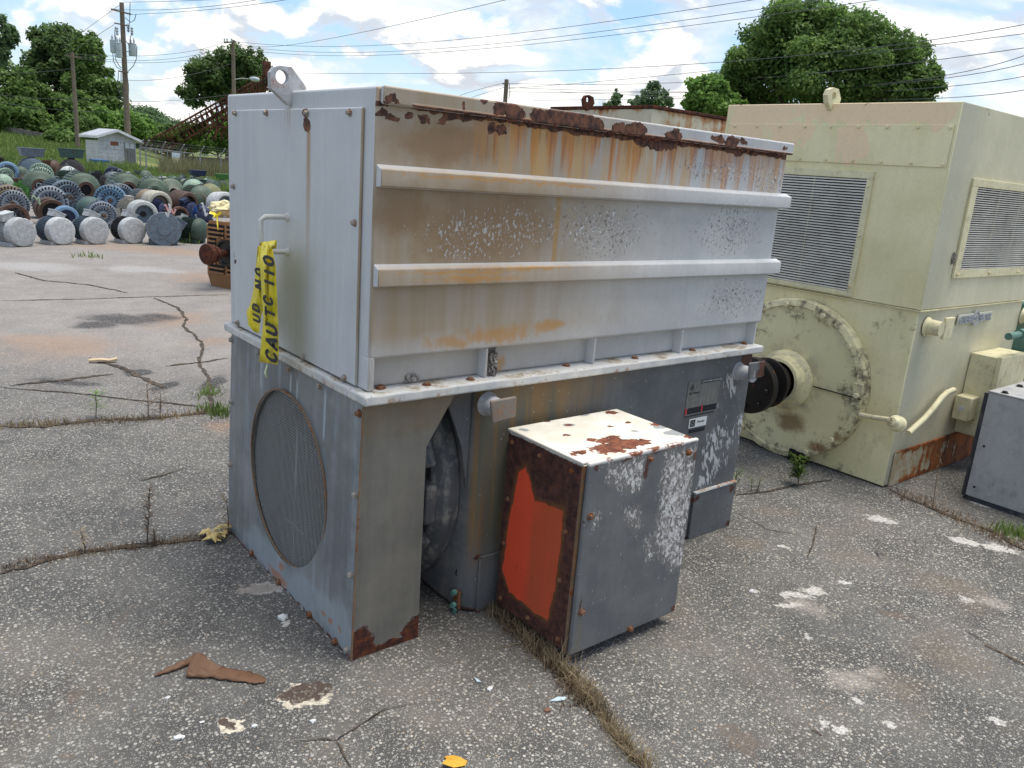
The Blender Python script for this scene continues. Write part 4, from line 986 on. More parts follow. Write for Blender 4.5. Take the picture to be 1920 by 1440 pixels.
lv = louver(C, 'louvre_frame', 0, .262, 1.30, 1.045, 1.742, .296, 1.262, 1.072, 1.700, 41)
for y, z in ((.279, 1.66), (.279, 1.10), (.279, 1.39)): hexobj('bolt', lv, (CX-.014, y, z), (-1, 0, 0), .009, .009, M_CREAM2, False)
lv2 = louver(C, 'louvre_frame', 1, 3.586, 4.655, 1.203, 1.742, 3.655, 4.612, 1.250, 1.700, 37)
for x in (3.62, 4.05, 4.48): hexobj('bolt', lv2, (x, CY-.014, 1.225), (0, -1, 0), .009, .012, M_CREAM2, False)
clump('mud_nest', 'pale mud lump beside the right louvred opening of the cream motor', 'nest', on(1, CY-.008, 1788, 485), .012, .010, .034, M_DIRT, 2, 8)
def edge_lug(name, parent, ax, val, pts, hc, hr, th, material):
    P = [on(ax, val, *p) for p in pts]; P = dens([tuple(p) for p in P]); h = on(ax, val, *hc); k = (0, 2) if ax == 1 else (1, 2); H = []
    for p in P:
        a = math.atan2(p[2]-h[2], p[k[0]]-h[k[0]]); q = [0, 0, h[2]+hr*math.sin(a)]; q[ax] = val; q[k[0]] = h[k[0]]+hr*math.cos(a); H.append(tuple(q))
    e = [0, 0, 0]; e[ax] = th; return MB().prism(P, e, H).build(name, material, parent)
edge_lug('lifting_lug', C, 1, .585, [(1553, 192), (1552, 178), (1556, 168), (1564, 164), (1573, 167), (1577, 186), (1570, 204), (1560, 209)], (1564, 180), .022, .03, M_CREAM2)
# round end cover with rim, pockets and bolts
DXp = 3.222
m = MB(); m.lathe([(.492, 0), (.492, .050), (.484, .066), (.450, .075), (.444, .066), (.30, .069), (.17, .075), (.17, .0)], (CX+.006, .545, .4935), (-1, 0, 0), 96)
dc = m.build('end_cover', M_DISC, C, smooth=True)
m = MB(); m.lathe([(.178, 0), (.182, .02), (.176, .032), (.150, .046), (.135, .10), (.118, .105), (.118, 0)], (DXp+.004, .545, .4935), (-1, 0, 0), 48); m.build('bearing_housing', M_DISC, C, smooth=True)
for k in range(8):
    a = 2*PI*k/8+.2; hexobj('bolt', dc, (DXp-.022, .545+.160*math.cos(a), .4935+.160*math.sin(a)), (-1, 0, 0), .012, .012, M_DISC, False)
for a0, big in ((2, 1), (38, 0), (68, 1), (100, 0), (128, 1), (-38, 0), (-62, 1), (-92, 1), (-124, 1)):
    a = math.radians(180-a0); y, z = .545+.456*math.cos(a), .4935+.456*math.sin(a)
    if z < .04: z = .05
    R_ = Matrix.Translation((CX-.064, y, z)) @ Matrix.Rotation(a, 4, 'X')
    if a0 in (2, 68, -62): MB().box(-.0125, .004, -.030, .030, -.07, .07, R_).build('cover_pocket', M_DISC, dc, bevel=.004)
    hexobj('bolt', dc, (CX-.0765, y, z), (-1, 0, 0), .017, .013, M_CREAM2, False)
m = MB()
m.box(DXp-.0065, DXp+.006, .060, .36, .4915, .4955); m.build('cover_joint', M_DARK, dc)
m = MB(); m.lathe([(.075, 0), (.075, .30)], (DXp-.05, .545, .4935), (-1, 0, 0), 32)
for x, r, w in ((DXp-.115, .108, .035), (DXp-.165, .098, .03), (DXp-.20, .150, .030), (DXp-.33, .165, .06)): m.lathe([(r-.02, 0), (r, .006), (r, w-.006), (r-.02, w)], (x, .545, .4935), (-1, 0, 0), 40)
cpo = m.build('shaft_coupling', M_BLKRUST, C, smooth=True)
for k in range(8):
    a = 2*PI*k/8; hexobj('bolt', cpo, (DXp-.39, .545+.125*math.cos(a), .4935+.125*math.sin(a)), (-1, 0, 0), .014, .016, M_BLKRUST, False)
q = on(0, DXp, 1494, 856); MB().box(DXp-.006, DXp+.05, q.y-.055, q.y+.055, .006, .075).build('cover_notch', M_DARK, dc)
# lifting stubs, base plate, terminal box, conduit
for (u, v), (w0, w1, h0, h1) in (((1738, 612), (.03, .13, -.06, .06)), ((1918, 592), (.02, .12, -.06, .06))):
    q = on(1, CY, u, v); s_ = MB().lathe([(.055, 0), (.044, .012), (.040, .08)], q, (0, -1, 0), 20).build('lifting_stub', M_CREAM2, C, smooth=True)
    MB().box(q.x+w0, q.x+w1, CY-.085, CY-.068, q.z+h0, q.z+h1).build('stub_plate', M_CREAM2, s_, bevel=.004)
MB().prism([(CX+.055, CY-.004, .006), (CX+1.25, CY-.004, .006), (CX+1.25, CY-.004, .215), (CX+.055, CY-.004, .215)], (0, .011, 0)).build('base_plate', M_SKIRT, C, bevel=.003)
tx = on(1, CY, 1823, 660); TX, TZ1 = tx.x, tx.z; TY = on(0, TX, 1880, 676).y; TZ0 = on(0, TX, 1838, 822).z
ctb = MB().box(TX, TX+.42, TY+.03, CY+.005, TZ0, TZ1-.004).build('terminal_box', M_CREAM2, C, bevel=.004)
MB().box(TX-.005, TX+.425, TY, TY+.028, TZ0-.005, TZ1+.002).build('door', M_CREAM2, ctb, bevel=.003)
for z in (.40, .46): MB().box(TX-.010, TX-.0005, TY+.05, CY-.12, z, z+.012).build('hinge_rail', M_CREAM2, ctb)
def cy(u, v, o=.0): return on(1, CY-o, u, v)
m = MB(); m.tube([on(0, CX-.05, 1612, 777), on(0, CX-.06, 1640, 783), cy(1668, 787, .05), cy(1676, 790, .05)], .014, 10); con = m.build('conduit', M_CREAM2, C, smooth=True)
a, b = cy(1672, 789, .05), cy(1700, 804, .06); m = MB(); m.lathe([(.022, 0), (.028, .015), (.028, .03), (.042, .04), (.045, .085), (.038, .095)], a, b-a, 20); m.build('conduit_fitting', M_CREAM2, C, smooth=True)
m = MB(); m.tube([cy(1703, 812, .045), cy(1716, 800, .045), cy(1732, 786, .04), cy(1748, 768, .04), cy(1766, 745, .04), cy(1776, 736, .04), cy(1788, 731, .04)], .017, 10); m.build('conduit', M_CREAM2, C, smooth=True)
q = cy(1803, 757, .0); jb = MB().box(q.x-.125, q.x+.045, CY-.10, CY-.002, q.z-.075, q.z+.075).build('junction_box', M_CREAM2, C, bevel=.008)
m = MB(); m.lathe([(.016, 0), (.016, .004)], (q.x-.1255, CY-.05, q.z), (-1, 0, 0), 14); m.build('seal_patch', M_WHITE, jb)
m = MB(); m.tube([(q.x+.045, CY-.05, q.z+.01), (TX, CY-.06, q.z+.01)], .014, 8); m.lathe([(.024, 0), (.024, .03)], (q.x+.07, CY-.05, q.z+.01), (1, 0, 0), 8); m.build('conduit', M_CREAM2, C, smooth=True)
# raised name badge
M_BADGE = paint('worn badge metal', rgb(170, 172, 178), stain=.3, vary=.2, scale=6); M_BADGEB = paint('badge ground', rgb(196, 194, 176))
A_, B_ = on(1, CY, 1794, 601), on(1, CY, 1858, 591); wd = B_.x-A_.x; zb = A_.z*.5+B_.z*.5
bd = MB().box(A_.x, B_.x, CY-.006, CY+.001, zb-.030, zb+.030).build('name_badge', M_BADGEB, C, bevel=.004)
def raised(body, size, x, z, w=None):
    vs, fs = text_mesh(body, size, (0, 0, 0), (1, 0, 0), (0, 0, 1), .003); x0_ = min(v.x for v in vs); x1_ = max(v.x for v in vs); k = (w/(x1_-x0_)) if w else 1
    m = MB(); m.add([(x+(v.x-x0_)*k, CY-.009+v.y, z+v.z) for v in vs], fs); m.build('raised_lettering', M_BADGE, bd, recalc=False)
raised('GENERAL', .062, A_.x+.012, zb-.022, wd*.40); raised('ELECTRIC', .062, A_.x+wd*.585, zb-.022, wd*.39)
m = MB(); m.lathe([(.036, 0), (.046, .0), (.046, .006), (.036, .006), (.036, 0)], (A_.x+wd*.505, CY-.006, zb), (0, -1, 0), 28, close=False); m.build('emblem_ring', M_BADGE, bd); raised('GE', .036, A_.x+wd*.505-.026, zb-.012, .052)

# rusty white motor farther back
RC = Vector((4.457, 3.0, 0)); RT = thing('rusty_white_motor', 'rust streaked white motor hood rising behind the grey and cream motors', 'motor', RC)
m = MB(); Lx, Ly, H = 1.75, 1.35, 2.244
m.box(RC.x, RC.x+Lx, RC.y, RC.y+Ly, 1.02, H-.03); m.build('hood', M_RWHITE, RT, bevel=.006)
MB().box(RC.x-.012, RC.x+Lx+.012, RC.y-.012, RC.y+Ly+.012, H-.028, H).build('lid', M_RUST, RT, bevel=.004)
MB().box(RC.x+.01, RC.x+Lx-.01, RC.y+.01, RC.y+Ly-.01, .01, 1.018).build('lower_frame', M_RWHITE, RT)
edge_lug('lifting_lug', RT, 1, 3.62, [(1095, 198), (1094, 186), (1098, 179), (1105, 178), (1113, 182), (1115, 194), (1107, 206), (1102, 208)], (1103, 187), .026, .03, M_RUST)

# pale grey cabinet at the right edge
q = gnd(1803, 935); tpz = on(0, q.x, 1850, 733).z
K_ = thing('metal_cabinet', 'plain pale grey steel cabinet standing at the right edge beside the cream motor', 'cabinet', (q.x, q.y, 0))
cb = MB().box(q.x, q.x+.62, q.y-1.0, q.y-.012, .03, tpz-.004).build('cabinet_body', M_CAB, K_, bevel=.004)
ct = MB().box(q.x-.004, q.x+.63, q.y-1.0, q.y-.010, tpz-.0035, tpz+.006).build('top_cover', M_CAB, K_, bevel=.003)
MB().box(q.x+.010, q.x+.60, q.y-.0115, q.y+.012, .02, tpz-.012).build('gasket_edge', M_GASKET, K_)
MB().box(q.x+.004, q.x+.60, q.y-.98, q.y-.02, .004, .0295).build('plinth', M_GASKET, K_)
for u, v in ((1884, 737), (1912, 725)):
    p = on(2, tpz+.006, u, v); hexobj('bolt', ct, p, (0, 0, 1), .014, .010, M_BLKRUST)
for dz in (.06, .3): hexobj('bolt', cb, (q.x, q.y-.05, .03+dz), (-1, 0, 0), .007, .004, M_BLKRUST, False)

# teal motor glimpsed behind the cream one
TL = thing('teal_motor', 'teal green motor housing seen past the right side of the cream motor', 'motor', (5.3, .1, 0))
m = MB(); m.box(5.15, 6.4, -.28, 1.0, .05, .62); m.box(5.2, 6.3, -.22, .9, .625, .98); m.build('housing', M_TEAL, TL, bevel=.02)
q = on(1, -.30, 1908, 628); m = MB(); m.tube([(q.x-.14, -.30, q.z), (q.x+.35, -.30, q.z)], .022, 10); m.lathe([(.035, 0), (.035, .06)], (q.x+.02, -.30, q.z), (1, 0, 0), 8); m.build('pipe_fitting', M_TEAL, TL)

# ------------------------------------------------------------------ brown motor left of the grey one
bq = far(421, 460, 10.0); BY = math.radians(203)       # direction its end plate faces
B0 = Vector((bq.x, bq.y, 0))
BM = thing('brown_motor', 'rusty brown motor with slotted end plate and shaft coupling, beside the grey motor', 'motor', B0, rz=BY)
M_BRN = paint('rust brown paint', rgb(146, 104, 66), dirt=rgb(96, 60, 38), rust=.35, stain=.6, obj=True, scale=1.2)
def lb(m, name, material, parent=BM, **k): return m.build(name, material, parent, local=True, **k)
hw = .31
m = MB(); m.prism([(-.95, -hw, .16), (-.95, hw, .16), (-.95, hw, .66), (-.95, hw-.12, .76), (-.95, -hw+.12, .76), (-.95, -hw, .66)], (.90, 0, 0)); lb(m, 'body', M_BRN)
o_ = [(-.048, y, z) for y, z in ((-hw, .14), (hw, .14), (hw, .70), (hw-.05, .775), (-hw+.05, .775), (-hw, .70))]
m = MB(); m.prism(o_, (.03, 0, 0)); ep = lb(m, 'end_plate', M_BRN)
m = MB(); m.hexa([(-.9, -hw+.04, .0), (-.02, -hw+.06, .0), (-.02, hw-.06, .0), (-.9, hw-.04, .0)], [(-.9, -hw, .139), (-.02, -hw, .139), (-.02, hw, .139), (-.9, hw, .139)]); lb(m, 'base', M_BRN)
for k in range(11):
    z = .165+k*.052
    for s in (-1, 1):
        w0 = .02 if abs(z+.02-.42) > .17 else .155
        if w0 > .3: continue
        m = MB(); y0, y1 = sorted((s*w0, s*(hw-.03)))
        m.hexa([(-.018, y0, z), (.006, y0, z), (.006, y1, z), (-.018, y1, z)], [(-.018, y0, z+.018), (-.001, y0, z+.021), (-.001, y1, z+.021), (-.018, y1, z+.018)]); lb(m, 'louvre_slat', M_BRN, ep)
        m = MB(); m.box(-.0177, -.015, y0, y1, z+.022, z+.050); lb(m, 'slot', M_DARK, ep)
m = MB(); m.lathe([(.155, 0), (.155, .02), (.13, .02), (.12, .0)], (-.0175, 0, .42), (1, 0, 0), 32); m.lathe([(.119, 0), (.119, .002)], (-.0172, 0, .42), (1, 0, 0), 32); lb(m, 'bearing_cap', M_BLKRUST, smooth=True)
m = MB(); m.lathe([(.045, 0), (.045, .22)], (-.02, 0, .42), (1, 0, 0), 16); m.lathe([(.07, 0), (.085, .01), (.085, .05), (.07, .06)], (.11, 0, .42), (1, 0, 0), 24); m.lathe([(.075, 0), (.10, .04), (.118, .05), (.118, .10), (.08, .105)], (.17, 0, .42), (1, 0, 0), 28); lb(m, 'shaft_coupling', M_RUST, smooth=True)
clump('cloth_bundle', 'crumpled cream cloth bundle lying on top of the brown motor', 'bundle', far(420, 391, 10.3), .17, .14, .085, paint('cream cloth', rgb(214, 202, 160), vary=.2, scale=4), 3, 12, amp=.25)
tl = strip  # tape knot on the brown motor
m = MB(); b0 = far(407, 405, 9.75); rr = random.Random(9)
for i in range(7):
    d = Vector((rr.uniform(-1, 1), rr.uniform(-1, 1), rr.uniform(-.7, .9))).normalized()*rr.uniform(.05, .12); s = d.orthogonal().normalized()*.02
    m.add([b0-s, b0+s, b0+d+s, b0+d-s, b0+d*1.3-s*.5+Vector((0, 0, -.03))], [(0, 1, 2, 3), (3, 2, 4)])
tag(m.build('tape_knot', M_TAPE), 'small knot of yellow tape on top of the brown motor', 'tape')
# ------------------------------------------------------------------ the yard full of scrap motors
MCOL = dict(pale=rgb(178, 180, 180), slate=rgb(96, 112, 124), grey=rgb(128, 138, 148), green=rgb(84, 100, 86), dgreen=rgb(52, 74, 64), pgreen=rgb(134, 158, 140), teal=rgb(56, 86, 84), blue=rgb(44, 94, 156), lblue=rgb(104, 136, 164), navy=rgb(44, 54, 82), brown=rgb(78, 60, 50), tan=rgb(118, 108, 92), cream=rgb(170, 167, 154), white=rgb(172, 176, 172), black=rgb(46, 46, 48), olive=rgb(112, 116, 80), bgreen=rgb(70, 120, 58), steel=rgb(120, 130, 134))
def mm(c): return paint('motor paint '+c, MCOL[c], dirt=tuple(.5*x+.06 for x in MCOL[c]), rust={'brown': .5, 'tan': .25, 'pale': .02, 'white': .05, 'blue': .05, 'navy': .03}.get(c, .24), stain=.7, vary=.28, obj=True, scale=1.3)
DKS = mat('slot and bore shade', lambda g: dict(color=(.02, .02, .022), rough=.8))  # near-black pieces painted in for the shade inside slots and bores
PM = {}
def proto(style, col, acc):
    """unit motor: radius 1, axis along +Y (front end at y=0 facing -Y), resting at z=-1; parts as (name, mesh)"""
    key = (style, col, acc)
    if key in PM: return PM[key]
    parts = []; c = mm(col); a = mm(acc)
    def put(name, m, material, smooth=True):
        o = MB.mesh(m, name); b = bmesh.new(); b.from_mesh(o); bmesh.ops.recalc_face_normals(b, faces=b.faces); b.to_mesh(o); b.free()
        o.materials.append(material)
        if smooth: o.polygons.foreach_set('use_smooth', [True]*len(o.polygons)); o.set_sharp_from_angle(angle=math.radians(35))
        parts.append((name, o))
    Y = (0, 1, 0)
    def finned(r0, r1, y0, y1, n, name='body', material=c, dark=False):
        m = MB(); m.lathe([(r0, 0), (r0, y1-y0)], (0, y0, 0), Y, 28)
        for k in range(n):
            R_ = Matrix.Rotation(2*PI*k/n, 4, 'Y'); m.box(-.012, .012, y0+.02, y1-.02, r0-.01, r1, R_)
        put(name, m, material, False)
    def slots(r0, r1, y, n, mat_, w=.045):
        m = MB()
        for k in range(n):
            R_ = Matrix.Rotation(2*PI*k/n, 4, 'Y'); m.box(-w, w, y-.03, y+.03, r0, r1, R_)
        put('slot_ring', m, mat_, False)
    def feet():
        m = MB(); m.box(-.75, -.35, .25, 1.7, -1.0, -.72); m.box(.35, .75, .25, 1.7, -1.0, -.72); put('foot', m, c, False)
    def eye(y=.55):
        m = MB()
        pts = [(.13*math.cos(t), y, 1.10+.13*math.sin(t)) for t in [2*PI*k/12 for k in range(13)]]; m.tube(pts, .035, 6); put('eye_bolt', m, mm('steel'))
    def tbox(x0, x1, y0, y1, z0, z1, tilt=0, lid=True, fl=0.0):
        m = MB(); R_ = Matrix.Rotation(tilt, 4, 'Y')
        m.hexa([R_ @ Vector(p) for p in ((x0+fl, y0+fl, z0), (x1-fl, y0+fl, z0), (x1-fl, y1-fl, z0), (x0+fl, y1-fl, z0))], [R_ @ Vector(p) for p in ((x0, y0, z1), (x1, y0, z1), (x1, y1, z1), (x0, y1, z1))])
        put('terminal_box', m, c if style != 'hopper' else a, False)
        if lid: m = MB(); m.box(x0-.04, x1+.04, y0-.04, y1+.04, z1+.005, z1+.06, R_); put('box_lid', m, c if style != 'hopper' else a, False)
    if style == 'drum':
        m = MB(); m.lathe([(.0, 0), (.40, .0), (.42, .015), (.86, .0), (.93, .02), (.97, .08), (.975, .2), (.985, .62), (.93, .66)], (0, 0, 0), Y, 44); put('end_cover', m, c)
        finned(.80, .95, .66, 1.9, 40, material=a); m = MB(); m.lathe([(.90, 0), (.86, .12), (.4, .2)], (0, 1.9, 0), Y, 28); put('end_bell', m, c)
        m = MB(); m.cyl((0, 2.1, 0), (0, 2.7, 0), .15); put('shaft', m, mm('brown')); feet(); eye(.9)
        tbox(-.62, .18, .75, 1.6, .84, 1.28, tilt=-.25 if acc == 'pale' else .45)
    elif style == 'plate':
        m = MB(); m.lathe([(.0, 0), (.36, 0), (.36, .05), (.40, .06), (.985, .06), (1., .08), (1., .26), (.9, .3)], (0, -.03, 0), Y, 48); put('end_cover', m, c)
        for k in range(8):
            t = 2*PI*k/8+.3; m = MB(); m.hexbolt((.72*math.cos(t), .03, .72*math.sin(t)), (0, -1, 0), .035, .03); put('bolt', m, c)
        finned(.80, .94, .28, 1.5, 36, material=a); feet(); tbox(.35, .95, .3, .95, .55, .98, tilt=.55)
    elif style == 'slot':
        m = MB(); m.lathe([(.62, .05), (.66, .0), (.74, -.02), (.76, .10), (.95, .16), (1., .22), (1., .36), (.93, .42)], (0, 0, 0), Y, 44, close=False); put('end_bell', m, c)
        slots(.77, .93, .10, 30, DKS, .035)
        m = MB(); m.lathe([(.0, .10), (.16, .09), (.17, .03), (.30, .05), (.62, .06)], (0, 0, 0), Y, 32, close=False); put('end_cover', m, c)
        slots(.34, .56, .055, 16, DKS, .04)
        m = MB(); m.cyl((0, .1, 0), (0, -.45, 0), .11); put('shaft', m, mm('brown'))
        finned(.80, .95, .42, 1.7, 36, material=c); eye(.5); feet()
    elif style == 'bell':
        m = MB(); m.lathe([(.50, -.08), (.56, -.05), (.60, .0), (.84, .08), (.95, .18), (1., .30), (1., 1.5), (.93, 1.6)], (0, 0, 0), Y, 44, close=False); put('body', m, c)
        for k in range(30):
            t = 2*PI*k/30; m_ = MB(); R_ = Matrix.Rotation(t, 4, 'Y'); m_.box(-.022, .022, .34, 1.4, .98, 1.05, R_)
            if k == 0: mall = m_
            else: mall.v += m_.v; b0_ = len(mall.v)-len(m_.v); mall.f += [tuple(i+b0_ for i in f) for f in m_.f]; mall.mi += m_.mi
        put('rib_band', mall, c, False)
        m = MB(); m.lathe([(.50, -.08), (.48, .02), (.30, .12)], (0, 0, 0), Y, 32, close=False); m.lathe([(.33, -.10), (.50, -.10), (.50, -.06), (.33, -.06), (.33, -.10)], (0, 0, 0), Y, 32, close=False); put('bore_ring', m, a)
        m = MB(); m.lathe([(.33, 0), (.33, .02)], (0, .1, 0), Y, 24); put('bore', m, DKS); feet(); eye(.7)
    elif style == 'dome':
        m = MB(); m.lathe([(.0, -.20), (.30, -.18), (.62, -.06), (.86, .14), (.97, .36), (1., .5), (1., .62), (.92, .66)], (0, 0, 0), Y, 40); put('end_cover', m, c)
        finned(.80, .94, .66, 1.8, 34, material=a); eye(.8); feet()
    elif style == 'rib':
        finned(.82, 1.0, .1, 1.7, 26); m = MB(); m.lathe([(.0, .0), (.5, .0), (.80, .06), (.86, .12)], (0, 0, 0), Y, 28); put('end_cover', m, a)
        m = MB(); m.cyl((0, .1, 0), (0, -.5, 0), .13); put('shaft', m, mm('brown')); tbox(-.35, .35, .5, 1.2, .95, 1.3); feet()
    elif style == 'ring':
        m = MB(); m.lathe([(.70, 0), (.74, -.06), (.96, -.06), (1., 0), (1., .16), (.96, .2), (.74, .2), (.70, .14), (.70, 0)], (0, 0, 0), Y, 44, close=False); put('flange_ring', m, c)
        slots(.72, .97, .45, 40, a, .025)
        m = MB(); m.lathe([(.96, 0), (.98, .1), (.98, .9), (.8, .95), (.3, .85)], (0, .65, 0), Y, 36, close=False); put('body', m, c)
        m = MB(); m.lathe([(.68, 0), (.68, .02)], (0, .55, 0), Y, 28); put('bore', m, DKS); feet()
    elif style == 'shell':
        m = MB(); m.lathe([(.66, .0), (.74, -.05), (.92, -.02), (1., .12), (1., 1.3), (.95, 1.36), (.6, 1.4)], (0, 0, 0), Y, 40, close=False); put('cover_shell', m, c)
        m = MB(); m.lathe([(.66, 0), (.62, .3), (.2, .35)], (0, .02, 0), Y, 28, close=False); put('inner_cone', m, a); m = MB(); m.lathe([(.21, 0), (.21, .1)], (0, .3, 0), Y, 20); put('bore', m, DKS); feet()
    elif style == 'hopper':
        m = MB(); m.lathe([(.30, -.04), (.42, -.02), (.80, .06), (.95, .16), (1., .28), (1., .4), (.9, .44)], (0, 0, 0), Y, 40, close=False); put('end_bell', m, c)
        m = MB(); m.lathe([(.30, -.04), (.28, .08), (.0, .1)], (0, 0, 0), Y, 24, close=False); put('bore_ring', m, mm('brown'))
        finned(.82, .98, .44, 1.9, 44, material=c); m = MB(); m.box(-.25, .25, .5, 1.1, .9, 1.095); put('box_neck', m, c, False); tbox(-.92, 1.02, .1, 1.5, 1.10, 1.78, fl=.16); feet()
    elif style == 'box':
        m = MB(); m.hexa([(-.8, -.5, -1), (.8, -.5, -1), (.8, .6, -1), (-.8, .6, -1)], [(-1, -.6, .7), (1, -.6, .7), (1, .7, .7), (-1, .7, .7)]); put('box_body', m, c, False)
        m = MB(); m.box(-1.04, 1.04, -.64, .74, .71, .80); put('box_lid', m, a, False)
    PM[key] = parts; return parts
def put_motor(u, v, r, style, col, acc, yaw, label, group=None, name=None, cat=None, z0=0.0):
    # distance at which a body of that apparent size stands on the ground
    d = ray(u, v); k = r/CAM_F; t = (CAM_O.z-z0)/(k-d.z); P = CAM_O+d*t; R = k*t
    nm = name or {'box': 'metal_box'}.get(style, 'scrap_motor')
    toc = math.atan2(P.y-CAM_O.y, P.x-CAM_O.x)-PI/2            # axis pointing straight away
    o = bpy.data.objects.new(nm, None); COL.objects.link(o); o.location = (P.x, P.y, P.z); rj = random.Random(int(u*7+v*13)); o.rotation_euler = (math.radians(rj.uniform(-5, 5)) if style not in ('drum', 'plate', 'hopper') else 0, math.radians(rj.uniform(-28, 28)) if style not in ('drum', 'plate', 'hopper', 'box') else 0, toc+math.radians(yaw+(rj.uniform(-14, 14) if v < 400 else 0))); o.scale = (R, R, R); o.empty_display_size = .1
    tag(o, label, cat or ('box' if style == 'box' else 'motor'), group)
    for nme, me in proto(style, col, acc):
        c = bpy.data.objects.new(nme, me); COL.objects.link(c); c.parent = o
    return o
GR = 'scrap motors lined up in the yard'
FR = 'pale grey drum motors in the front row'
Y0 = 24
